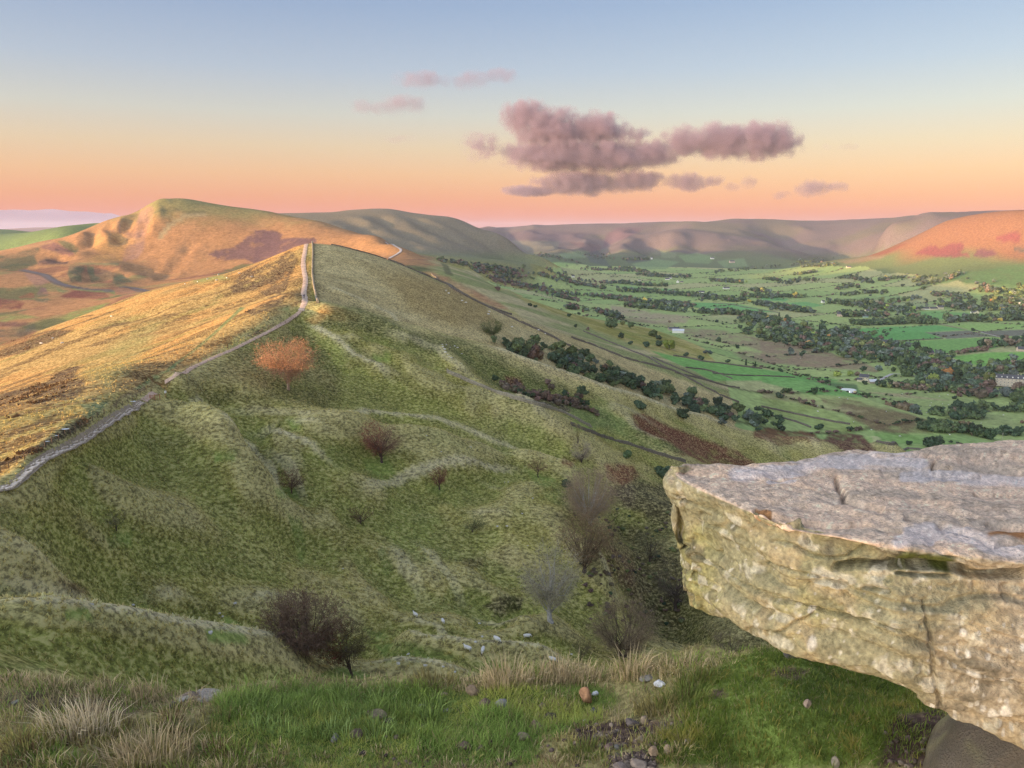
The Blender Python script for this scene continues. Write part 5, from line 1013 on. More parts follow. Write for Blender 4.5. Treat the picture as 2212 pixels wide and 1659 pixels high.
# ------------------------------------------------------------------ trees
def crown_mat(name, vary=.25):
    m = bpy.data.materials.new(name); m.use_nodes = True; t = m.node_tree; b = t.nodes['Principled BSDF']; N = t.nodes.new; L = t.links.new
    at = N('ShaderNodeAttribute'); at.attribute_name = 'Col'; oi = N('ShaderNodeObjectInfo'); r2 = N('ShaderNodeMapRange'); r2.inputs[3].default_value = 1-vary; r2.inputs[4].default_value = 1+vary; L(oi.outputs['Random'], r2.inputs[0])
    vm = N('ShaderNodeVectorMath'); vm.operation = 'MULTIPLY'; L(at.outputs['Color'], vm.inputs[0]); L(oi.outputs['Color'], vm.inputs[1])
    v2 = N('ShaderNodeVectorMath'); v2.operation = 'SCALE'; L(vm.outputs[0], v2.inputs[0]); L(r2.outputs[0], v2.inputs['Scale']); L(v2.outputs[0], b.inputs['Base Color'])
    b.inputs['Roughness'].default_value = .9; b.inputs['Specular IOR Level'].default_value = .05; return m
CROWN = crown_mat('foliage'); BARK = simple_mat('bark', (.10,.075,.06), .95, .05, .3, 6); BIRCH = simple_mat('birch_bark', (.45,.43,.41), .8, .1, .45, 3)
def leafy(seed, n=420, lumps=9, flat=.8, size=.17, col=(.07,.095,.045), low=.12):
    """round crown of leaf clumps, unit radius, standing on a short trunk"""
    r_ = np.random.RandomState(seed); cs = []
    for k in range(lumps):
        a = r_.rand()*6.28; q = .55*math.sqrt(r_.rand()); cs.append((q*math.cos(a), q*math.sin(a), .75*flat+(r_.rand()-.35)*.75*flat, .34+.24*r_.rand()))
    V, Cc = [], []
    for k in range(n):
        c = cs[r_.randint(lumps)]; d = r_.normal(size=3); d /= np.linalg.norm(d); d[2] = abs(d[2])*1.0 if r_.rand() < .72 else d[2]
        p = np.array(c[:3])+d*c[3]*(.78+.3*r_.rand())*np.array((1, 1, .9)); p[2] = max(p[2], low)
        t1 = np.cross(d, r_.normal(size=3)); t1 /= np.linalg.norm(t1)+1e-9; t2 = np.cross(d, t1)+d*.5*r_.normal()
        s = size*(.6+.8*r_.rand()); V += [p-t1*s*.6-t2*s*.35, p+t1*s*.6-t2*s*.35, p+t2*s*.75]
        sh = .7+.65*r_.rand(); Cc += [np.array(col)*sh]*3
    V = np.array(V); F = np.arange(len(V)).reshape(-1, 3)
    core, cf = [], []; b0 = len(V)
    bm = bmesh.new(); bmesh.ops.create_icosphere(bm, subdivisions=1, radius=1); ip = np.array([v.co for v in bm.verts]); ifc = np.array([[v.index for v in f.verts] for f in bm.faces]); bm.free()
    for c in cs: core.append(ip*c[3]*.86*np.array((1, 1, .9))+np.array(c[:3])); cf.append(ifc+b0); b0 += len(ip)
    tr = np.array([[.05,0,-.1],[-.025,.043,-.1],[-.025,-.043,-.1],[.03,0,.7],[-.015,.026,.7],[-.015,-.026,.7]]); tf = np.array([[0,1,4],[0,4,3],[1,2,5],[1,5,4],[2,0,3],[2,3,5]])+b0
    VV = np.concatenate([V]+core+[tr]); FF = np.concatenate([F]+cf+[tf]); CC = np.concatenate([np.array(Cc), np.tile(np.array(col)*.85, (sum(len(c) for c in core), 1)), np.tile((.08,.06,.05), (6, 1))])
    return VV, FF, CC
KSC = 1.5
KIND = {'green': (.085,.115,.055), 'dark': (.05,.075,.045), 'olive': (.13,.15,.06), 'bright': (.20,.26,.07), 'yellow': (.42,.33,.09), 'orange': (.38,.20,.08), 'brown': (.145,.115,.085), 'plum': (.13,.09,.075), 'grey': (.10,.125,.105)}
PROTO = {}
for k, c in KIND.items(): c = tuple(x*KSC for x in c); PROTO[k] = [leafy(11*i+len(k)*3, 300, 8+i, [.75,.95,.6][i], .19, c) for i in range(3)]
SMALLP = {k: [leafy(31*i+len(k), 60, 3, [.75,.95][i % 2], .36, tuple(x*KSC for x in KIND[k])) for i in range(3)] for k in KIND}
PM = {k: [np_mesh('tree', v, f, CROWN, cc) for v, f, cc in lst] for k, lst in PROTO.items()}
CON = leafy(5, 200, 3, .6, .2, (.05,.075,.045))
cv = CON[0].copy(); 
def conifer(seed):
    r_ = np.random.RandomState(seed); V = []; Cc = []
    for k in range(260):
        h = r_.rand()**.8; a = r_.rand()*6.28; q = (1-h)*.5*(.6+.5*r_.rand()); p = np.array((q*math.cos(a), q*math.sin(a), .15+h*2.1)); s = .16
        d = r_.normal(size=(2, 3))*s; V += [p, p+d[0]*[1,1,.5], p+d[1]*[1,1,.5]-[0,0,.08]]; Cc += [np.array((.05,.075,.045))*(.7+.6*r_.rand())]*3
    n = 10; ring = [(.42*math.cos(i*6.283/n), .42*math.sin(i*6.283/n), .1) for i in range(n)]; b = len(V); V += [np.array(x) for x in ring]+[np.array((0,0,2.1))]; F = [[3*i,3*i+1,3*i+2] for i in range(260)]+[[b+i, b+(i+1) % n, b+n] for i in range(n)]; Cc += [np.array((.045,.065,.04))]*(n+1)
    return np.array(V), np.array(F), np.array(Cc)
cvf = conifer(3); PM['conifer'] = [np_mesh('tree', cvf[0], cvf[1], CROWN, cvf[2])]; PROTO['conifer'] = [cvf]
TREES = []       # (x, y, z, radius, height factor, kind, name, label, group, priority)
def add_tree(p, rad, kind, label, group, hf=1.0, name='tree', own=False, cat='tree'):
    TREES.append(dict(p=p, r=rad, k=kind, label=label, group=group, hf=hf, name=name, own=own, d=rad/max(math.hypot(p.x, p.y), 1), cat=cat))
rt = np.random.RandomState(21)
def wts_pick(w): ks = list(w); p = np.array([w[k] for k in ks], float); return ks[rt.choice(len(ks), p=p/p.sum())]
MIXW = {'green': 5, 'dark': 8, 'olive': 1.2, 'grey': 4, 'brown': 1.0, 'plum': .6, 'bright': .25, 'yellow': .07, 'orange': .07}
KWORD = {'green': 'green', 'dark': 'dark green', 'olive': 'olive', 'bright': 'yellow-green', 'yellow': 'yellow', 'orange': 'orange', 'brown': 'brown', 'plum': 'plum-brown', 'grey': 'grey-green', 'conifer': 'dark'}
LEADS = ('leafy', 'small', 'dark', 'brown', 'low')
def belt(cr_, pts, width, n, rad, label, group, mix=MIXW, rmin=50, name='tree', hf=1.0, rmax=2e4):
    w = world_line(uvs(cr_, pts), rmin, rmax, step=25); seg = [(w[i+1]-w[i]).length for i in range(len(w)-1)]; tot_ = sum(seg)
    for k in range(int(n*(3.1 if rmin < 300 or rmin > 600 else 1))):
        s = rt.rand()*tot_; i = 0
        while i < len(seg)-1 and s > seg[i]: s -= seg[i]; i += 1
        p = w[i].lerp(w[i+1], min(1, s/max(seg[i], .01))); d = (w[i+1]-w[i]); nrm = Vector((-d.y, d.x, 0)); nrm.normalize() if nrm.length > 0 else None
        q = p+nrm*(rt.normal()*.5*width); q.z = float(ground_z(q.x, q.y)); kd_ = wts_pick(mix); rr_ = rt.uniform(.65, 1.35); add_tree(q, rad*1.18*rr_, kd_, (('large ' if rr_ > 1.1 else 'small ' if rr_ < .88 else 'middling ')+KWORD[kd_]+' '+label.split(' ', 1)[1] if label.split(' ')[0] in LEADS else ('large ' if rr_ > 1.1 else 'small ' if rr_ < .88 else 'middling ')+KWORD[kd_]+' '+label), group, hf*rt.uniform(.85, 1.2), name)
RW = 'in the broad river wood crossing the valley floor at right'
belt('M', [(1280,750),(1500,780),(1700,850),(1850,930),(2000,990),(2212,1050)], 70, 60, 6.5, 'leafy tree '+RW, 'trees of the river wood')
belt('K', [(150,50),(400,90),(650,150),(850,190),(1050,240),(1250,290),(1450,330),(1650,360),(1800,400),(1950,470)], 75, 150, 6.5, 'leafy tree '+RW, 'trees of the river wood')
belt('K', [(1500,430),(1700,470),(1900,520),(2212,600)], 50, 55, 6.5, 'leafy tree in the wood in front of the terraced house', 'trees below the terrace')
belt('K', [(1900,330),(2050,340),(2212,330)], 40, 22, 7, 'leafy tree behind the terraced house', 'trees behind the terrace')
belt('K', [(980,460),(1150,490),(1400,505),(1600,520),(1850,560)], 14, 30, 4, 'small tree in the hedge line right of the cream farmhouse', 'hedge trees by the farmhouse', {'dark':3,'brown':3,'plum':2,'olive':1})
belt('K', [(1140,670),(1350,690)], 10, 9, 4.5, 'tree in the short dark hedge below the pale pasture', 'hedge trees in the pasture', {'dark':2,'grey':2,'brown':1}); belt('K', [(1420,700),(1530,720)], 8, 6, 4, 'tree in the short dark hedge below the pale pasture', 'hedge trees in the pasture', {'dark':2,'green':2})
belt('K', [(1640,670),(1760,665),(1900,680),(2212,690)], 10, 18, 4, 'tree of the long dark hedge in the pasture at right', 'trees of the long hedge', {'dark':3,'green':2}); belt('K', [(1580,720),(1700,735),(1860,750)], 12, 12, 5, 'tree of the broad clump in the pasture at right', 'trees of the pasture clump', {'dark':2,'green':2,'brown':.6})
belt('K', [(1330,840),(1500,845),(1640,850),(1780,890),(1930,910)], 10, 17, 4.2, 'dark tree of the row just above the rock', 'trees just above the rock', {'dark':4,'green':1,'brown':.4}); belt('K', [(1370,985),(1520,985)], 6, 7, 3.4, 'dark bush of the clump peeping over the rock', 'bushes over the rock', {'dark':1})
belt('K', [(1990,880),(2212,910)], 8, 8, 4, 'dark tree beside the telegraph pole', 'trees by the pole', {'dark':1})
belt('N', [(0,1060),(150,1180),(350,1260),(560,1320),(760,1380),(1000,1440),(1250,1440)], 55, 55, 6.5, 'leafy tree '+RW, 'trees of the river wood')
belt('N', [(230,1000),(450,985),(700,975),(950,975),(1180,985)], 22, 38, 6, 'dark tree of the belt above the striped green fields', 'trees above the striped fields', {'dark':5,'green':3})
belt('N', [(1280,950),(1450,960),(1650,950),(1800,935),(2208,945)], 22, 40, 6.5, 'tree of the dense belt at the right edge above the ploughed strip', 'trees of the right-hand belt')
belt('N', [(1700,700),(1850,760),(1950,840),(2208,870)], 130, 60, 7, 'tree of the large wood at the right edge of the valley', 'trees of the large right wood'); belt('N', [(1900,640),(2050,600),(2208,560)], 60, 22, 7, 'tree of the large wood at the right edge of the valley', 'trees of the large right wood')
belt('N', [(0,760),(200,750),(400,760),(560,800),(650,850)], 60, 45, 6.5, 'tree of the wood around the white cottages in mid valley', 'trees round the cottages'); belt('N', [(0,880),(200,900),(500,880)], 40, 22, 6, 'tree of the wood around the white cottages in mid valley', 'trees round the cottages')
belt('N', [(1820,1270),(1950,1230),(2208,1190)], 30, 18, 6.5, 'dark tree of the copse at the right edge beside the bright field', 'trees of the right copse', {'dark':4,'brown':1}); belt('N', [(1400,1345),(1550,1320),(1740,1300)], 8, 16, 3.5, 'low hedge tree left of the right-hand copse', 'hedge left of the copse', {'plum':2,'brown':2,'dark':1})
for pts_, n in [([(500,475),(620,450),(780,430)], 10), ([(900,540),(1050,510),(1200,480),(1330,440),(1430,390)], 26), ([(900,490),(1050,440),(1160,410)], 10), ([(80,650),(300,620),(560,610)], 14), ([(1100,640),(1300,650),(1550,690)], 18), ([(1650,550),(1800,580),(1950,600)], 10), ([(0,450),(120,430),(300,480),(450,500)], 26), ([(0,580),(150,530),(250,560)], 18), ([(600,740),(800,710),(980,680)], 9), ([(1280,770),(1450,790),(1700,830)], 20), ([(740,860),(900,900),(1000,930)], 9)]:
    belt('N', pts_, 20, n, 5.5, 'small tree on a hedge line on the far side of the valley at right', 'hedge trees on the far right slopes')
M_ = [([(80,480),(300,490),(480,505),(700,520),(900,535),(1050,555),(1250,590)], 45, 75), ([(0,560),(200,570)], 14, 12), ([(230,590),(400,600),(560,620),(800,640)], 25, 36), ([(160,635),(350,650),(560,665),(680,690)], 18, 26), ([(830,695),(1000,695),(1200,710),(1400,725),(1560,770)], 22, 42), ([(0,400),(150,410),(300,430),(560,440)], 18, 26), ([(330,330),(560,350),(800,350)], 50, 40), ([(0,260),(200,270),(400,330)], 35, 26),
      ([(1310,530),(1480,555),(1700,530),(1850,550)], 26, 34), ([(1440,610),(1600,640),(1800,680),(2000,690)], 30, 44), ([(1500,370),(1640,390)], 14, 10), ([(1000,380),(1280,410)], 30, 24), ([(120,180),(380,180)], 40, 14), ([(930,320),(1200,290),(1500,255),(1900,220),(2200,170)], 40, 40), ([(1700,420),(1830,380),(2000,390)], 25, 16), ([(1380,480),(1550,500)], 16, 12), ([(1800,330),(2000,300)], 20, 12), ([(0,730),(90,745)], 12, 8), ([(1300,900),(1500,890),(1700,930)], 14, 18), ([(1860,250),(2212,230)], 25, 20)]
for pts_, wd, n in M_: belt('M', pts_, wd, n, 6.0, 'small tree in the scattered woods of mid valley', 'trees of the mid valley')
P_ = [([(440,595),(620,610),(820,635),(960,640)], 26, 40), ([(1000,650),(1200,660),(1380,690),(1550,700),(1900,735),(2200,750)], 30, 44), ([(640,690),(760,700),(900,740),(1050,770),(1200,800),(1330,840),(1420,890),(1510,920)], 28, 60), ([(430,530),(560,560),(720,570),(800,590)], 16, 20), ([(1380,850),(1600,860),(1900,890),(2212,930)], 20, 34), ([(1480,720),(1700,760),(1900,800)], 24, 22), ([(90,495),(140,495)], 14, 6), ([(210,510),(300,520),(400,545)], 16, 14), ([(1640,1050),(1800,1070),(2030,1110)], 12, 22), ([(1170,410),(1300,450),(1450,480),(1620,520)], 24, 26), ([(1680,440),(1780,420),(1900,480)], 60, 24), ([(1650,570),(1900,590),(2200,600)], 40, 36), ([(1270,600),(1440,610)], 14, 10), ([(1450,1000),(1560,1020)], 14, 9), ([(1900,880),(2212,950)], 18, 18), ([(1200,640),(1250,650)], 14, 4)]
for pts_, wd, n in P_: belt('P', pts_, wd, n, 5.0, 'small tree in the bluish woods at the head of the valley', 'trees at the valley head', {'dark':3,'grey':3,'green':2,'plum':2,'brown':1}, rmin=700)
belt('P', [(640,700),(1000,765),(1200,810)], 30, 16, 5, 'brown tree in the bluish woods at the head of the valley', 'trees at the valley head', {'plum':3,'brown':2}, rmin=700)
for cr_, x, y, rd, kd, lab in [('M',1042,785,6,'dark','rounded dark tree alone in the pale strip below the woods'),('M',1640,745,7,'conifer','pointed conifer at the edge of the wood, right of the orange tree'),('M',1700,775,6.5,'orange','orange autumn tree at the edge of the river wood'),('M',1355,590,7,'yellow','yellow autumn tree beside the white house'),
    ('M',1055,975,7,'dark','wide dark thicket in the rough brown ground'),('M',205,845,6.5,'green','round tree left of the white barn'),('M',130,815,4.5,'olive','loose small tree beyond the round one, left of the barn'),('M',415,920,8,'green','tall green tree below the white barn'),('M',480,955,5.5,'dark','dark tree touching the tall green one'),('M',577,1050,8.5,'bright','bright yellow-green tree at the corner of the pale slope and green field'),('M',490,1020,7,'dark','dark clump left of the bright yellow-green tree'),
    ('M',350,1025,6,'dark','dark clump at the foot of the pale slope'),('M',740,1115,4.6,'dark','dark round tree on the field wall, first right of the bright tree'),('M',885,1145,5,'dark','broad dark tree on the same wall, second right of the bright tree'),('M',1140,1175,4,'dark','egg-shaped dark tree on the wall, third right of the bright tree'),('M',925,1085,4,'grey','small leafless grey tree, left of a pair in the green field'),('M',972,1090,4.4,'grey','small leafless grey tree, right of a pair in the green field'),('M',1240,1040,5,'dark','dark bush at the edge of the brown rushes'),
    ('M',1320,1200,3.5,'conifer','little pointed tree on the lower wall'),('M',1410,1220,3.2,'conifer','second little pointed tree right on the lower wall'),('M',1655,1260,3.6,'dark','small dark tree at the right end of the lower wall'),('M',1825,1215,3.2,'brown','small brown bush in the rushes above the last wall tree'),('M',580,790,4,'brown','small brown bush beyond the white barn'),('M',700,605,0.1,'dark','x'),('M',1460,925,4.6,'dark','dark bush below the long pale strip'),('M',1350,905,5.5,'dark','bigger dark clump left of the bush below the pale strip'),
    ('M',1730,1010,4.6,'brown','brown bush on the brow of the brown rushes'),('M',110,940,5,'dark','dark bush at the foot of the pale slope, left'),('M',200,1000,4.2,'dark','second dark bush at the foot of the pale slope'),('M',15,840,11,'green','large double-headed green tree at the foot of the slope'),('M',640,670,4,'dark','dark bush under the scattered mid-valley woods'),('M',725,690,4,'dark','rounded bush right of the dark one under the woods'),
    ('K',640,390,7,'bright','yellow-green tree, left one beside the cream farmhouse'),('K',740,385,7,'bright','yellow-green tree, right one beside the cream farmhouse'),('K',805,385,5.5,'brown','brown tree against the cream farmhouse'),('K',865,460,5,'dark','dark round bush in front of the cream farmhouse'),('K',548,445,4,'dark','dark bush left of the cream farmhouse'),('K',1020,480,6.5,'dark','large dark round tree right of the farmhouse drive'),('K',1100,470,4,'conifer','small conifer right of the large dark tree by the drive'),('K',1110,350,6,'green','rounded green tree at the end of the drive'),
    ('K',440,540,5.5,'dark','dark tree above the white pond, left'),('K',430,615,3,'plum','small plum bush in the pale strip below the pond'),('K',315,600,2.8,'plum','small plum bush left of the other one'),('K',155,570,5,'dark','dark round bush on the pale slope at left of the lower fields'),('K',895,570,4.6,'dark','dark bush under the pond'),('K',1020,590,2.8,'plum','plum bush in the pale pasture'),('K',1050,615,2.8,'brown','brown bush beside the plum one in the pale pasture'),('K',1110,630,2.6,'plum','leggy dark bush at the hedge end'),('K',1620,580,4.2,'dark','lone dark tree in the pale pasture'),
    ('K',1860,545,6,'bright','yellow-green tree in the wood below the terrace'),('K',1680,450,6,'olive','olive round tree in front of the terrace wood'),('K',1385,500,4.5,'plum','rusty tree in the hedge right of the farmhouse'),('K',1830,735,6.5,'dark','large dark clump tree in the right pasture'),('K',1630,720,5.5,'brown','grey-brown leafless tree left of the large dark clump'),('K',480,840,5,'dark','dark bush behind the bracken slope'),('K',1245,970,3.4,'dark','small dark bush just above the rock'),('K',2200,790,3.6,'plum','plum bush at the right edge'),
    ('N',1545,640,5,'dark','lone round tree in the green field below the right hill'),('N',820,395,5,'grey','lone grey-green tree high on the right slopes'),('N',235,395,5,'grey','lone grey-green tree high on the slopes, further left'),('N',380,650,6,'grey','grey-green round tree in the pale field'),('N',520,635,7,'grey','second grey-green round tree in the pale field'),('N',770,540,9,'dark','dark round clump on the far hedges'),('N',1010,580,9,'green','green clump beside the yellow tree'),('N',1115,620,6,'yellow','yellow autumn tree on the far hedges'),('N',1300,610,7,'grey','round grey tree right of the yellow one'),
    ('N',1610,1065,6,'dark','dark tree clump at the crossing of the field lines'),('N',1435,1000,3,'dark','small dark bush on the field line'),('N',1265,1355,4,'conifer','small conifer at the corner of the bright field'),('N',1810,830,8,'olive','olive round tree in front of the large right wood'),('N',1940,820,8,'yellow','yellow-green tree in front of the large right wood'),('N',1925,950,7,'yellow','yellow autumn tree low in the right-hand belt'),('N',2070,740,10,'orange','russet tree in the large right wood'),('N',1650,510,9,'grey','grey clump below the right hill'),('N',1850,490,8,'grey','pale clump below the right hill'),
    ('N',170,860,5,'yellow','yellow tree among the white cottages'),('N',435,1400,5,'yellow','yellow-green tree in the river wood'),('N',385,1235,5,'yellow','golden tree in the river wood'),('N',1300,890,3.4,'dark','dark shrub alone in the middle green field'),('C',1060,1125,3,'brown','x'),
    ('P',715,815,5,'plum','dark reddish bush on the brow of the pale bank'),('P',1075,985,3.6,'dark','dark round bush on the bank, left of a pair'),('P',1130,1000,3.2,'dark','dark round bush on the bank, right of a pair'),('P',1600,1075,5,'dark','dark bush on the lower bank'),('P',1500,1100,4,'dark','smaller dark bush on the lower bank'),('P',1565,1215,3,'dark','small dark bush near the long wall'),('P',1700,1245,2.8,'plum','tiny plum bush near the long wall'),('P',1500,1020,7,'dark','dark spreading clump above the lower bank')]:
    if lab == 'x': continue
    p = surf_hit(*uv(cr_, x, y)); p = surf_hit(*uv(cr_, x, y), rmin=540) if p.length < 540 else p
    add_tree(p, rd*(.85 if cr_ != 'C' else 1), kd, lab, None, 1.0, 'tree', True)
# dark wood in the gully, seen in front of the pale bank
GW = 'dark tree in the wood running down the gully'
DW = {'dark': 6, 'green': 3, 'plum': .5, 'grey': .5}
for pts_, wd, n, rd in [([(120,1055),(250,1080),(340,1110)], 10, 16, 3.2), ([(430,1140),(560,1160),(700,1200),(850,1250)], 18, 46, 3.4), ([(850,1250),(1000,1300),(1150,1340),(1300,1390),(1450,1430)], 20, 60, 3.6), ([(1450,1440),(1600,1500),(1750,1540),(1950,1590)], 20, 40, 3.5), ([(1950,1590),(2100,1620),(2180,1640)], 8, 8, 3)]:
    belt('C', pts_, wd, n, rd, GW, 'trees of the gully wood', DW, rmin=375, rmax=620)
belt('C', [(280,1080),(380,1110)], 8, 6, 3, 'brown leafless tree in the wood running down the gully', 'leafless trees of the gully wood', {'brown': 1, 'plum': 1}, rmin=375, rmax=620)
belt('K', [(0,730),(60,745),(130,760),(200,770)], 8, 9, 3.4, 'dark evergreen tree at the foot of the gully above the red bracken', 'trees at the gully foot', {'dark': 1}, rmin=420, rmax=700); belt('B', [(1640,1380),(1800,1400),(2000,1450),(2180,1490)], 8, 34, 1.3, 'low shrub in the heathery hollow beyond the wall', 'shrubs of the hollow', {'plum': 3, 'dark': 2, 'brown': 3}, name='shrub', rmax=420)
for cr_, x, y, rd, kd, lab in [('C',725,1400,3.6,'dark','dark dense tree on the spur, above the hollow of shrubs'),('C',1150,1490,4.2,'dark','dark dense tree on the second spur, left of the lowest one'),('C',1455,1570,4.6,'dark','biggest dark tree low on the spur above the bracken'),('C',1740,1610,3,'grey','grey-green bush beside the bracken slope'),
    ('F',2080,600,4.6,'dark','dark tree beside the tip of the overhanging rock'),('F',1850,480,2.8,'green','green thorn bush above the red bracken'),('F',1480,660,2.2,'dark','small dark bush left of the big bare rounded tree')]:
    p = surf_hit(*uv(cr_, x, y), rmin=150); add_tree(p, rd, kd, lab, None, .9, 'tree', True)
# scrub in the clough: countable shrubs
for k in range(190):
    x = rt.uniform(1400, 2200); y = rt.uniform(800, 1540); u, v = uv('F', x, y)
    if x < 1500+(y-800)*.15: continue
    p = surf_hit(u, v, 120, 450); ks_ = wts_pick({'plum': 4, 'brown': 3, 'dark': 1.5, 'olive': 1.5}); rs_ = rt.uniform(.35, 1.1); add_tree(p, rs_, ks_, ('tiny ' if rs_ < .6 else 'low ' if rs_ < .85 else 'broad ')+KWORD[ks_]+' shrub '+('at the head of the clough below the red bracken' if y < 1000 else 'half way down the clough beside the rock tip' if y < 1250 else 'in the bottom of the clough just beyond the rim'), 'shrubs of the clough', .7, 'shrub', cat='shrub')
# hedgerows: low bushes strung along every field edge
HB = [leafy(900+i, 16, 2, .8, .5, tuple(x*KSC for x in KIND[k_])) for i, k_ in enumerate(('dark', 'brown', 'dark', 'plum', 'green'))]
nq = 330000; aq = rt.uniform(R(-3), R(37), nq); rq = 620*np.exp(rt.rand(nq)**.8*math.log(3700/620)); xq = rq*np.sin(aq); yq = rq*np.cos(aq); zq = ground_z(xq, yq); dq = field_cells(xq, yq)[2]
okq = (zq < -142) & (dq < 1.3+rq/1400) & (vnoise(xq/60, yq/60, 5) > .30) & (rt.rand(nq) < .62); xq, yq, zq, rq = xq[okq], yq[okq], zq[okq], rq[okq]; xq, yq, zq, rq = xq[:3600], yq[:3600], zq[:3600], rq[:3600]
Vs, Fs, Cs = [], [], []; kf = 0
for x_, y_, z_, r_q in zip(xq, yq, zq, rq):
    v, f, c = HB[rt.randint(5)]; sc_ = rt.uniform(.8, 1.9)*(1+r_q/5000)*(1.8 if rt.rand() < .1 else 1); Vs.append(v*[sc_*1.3, sc_*1.3, sc_*.8]+[x_, y_, z_]); Fs.append(f+kf); kf += len(v); Cs.append(c*rt.uniform(.7, 1.3))
o = mobj('hedgerow', np_mesh('hedgerow', np.concatenate(Vs), np.concatenate(Fs), CROWN, np.concatenate(Cs))); tag(o, 'low hedgerow bushes along the field edges of the valley', kind='stuff')

_ua, _va = uv('K', 1940, 478); _ub, _vb = uv('K', 2400, 570)
def _hides(t): q_ = project(np.array(t['p'].x), np.array(t['p'].y), np.array(t['p'].z)); return _ua < float(q_[0]) < _ub and _va < float(q_[1]) < _va+ (_vb-_va)*.75
TREES = [t for t in TREES if not _hides(t)]
TREES.sort(key=lambda t: (-t['own'], -t['d']))
rest = []
for i, t in enumerate(TREES):
    if t['name'] == 'tree': n_k = sum(1 for q in TREES[:i] if q['name'] == 'tree') if i < 700 else 999
    else: n_k = 0
    if (t['name'] == 'tree' and n_k < 296) or (t['name'] == 'shrub'):
        ms = PM[t['k']]; me = ms[i % len(ms)]
        o = bpy.data.objects.new(t['name'] if t['k'] != 'conifer' else 'conifer', me); o.location = t['p']; s = t['r']; o.scale = (s, s*rt.uniform(.85, 1.15), s*t['hf']); o.rotation_euler = (0, 0, rt.rand()*6.28)
        col_ = .9+.2*rt.rand(); o.color = (col_*rt.uniform(.92, 1.1), col_, col_*rt.uniform(.85, 1.1), 1); link(o); tag(o, t['label'], t['cat'], t['group'])
    else: rest.append(t)
Vs, Fs, Cs = [], [], []; kf = 0
for t in rest:
    v, f, c = (SMALLP if t['k'] in SMALLP else PROTO)[t['k']][rt.randint(3) if t['k'] in SMALLP else 0]
    a = rt.rand()*6.28; M3 = np.array([[math.cos(a), -math.sin(a), 0], [math.sin(a), math.cos(a), 0], [0, 0, t['hf']]]); vv_ = v*[1, 1, 1]@M3.T*t['r']+np.array(t['p'])
    Vs.append(vv_); Fs.append(f+kf); kf += len(v); Cs.append(c*(.75+.5*rt.rand()))
o = mobj('distant_woodland', np_mesh('distant_woodland', np.concatenate(Vs), np.concatenate(Fs), CROWN, np.concatenate(Cs))); tag(o, 'mass of far small trees and hedge bushes across the valley', kind='stuff')

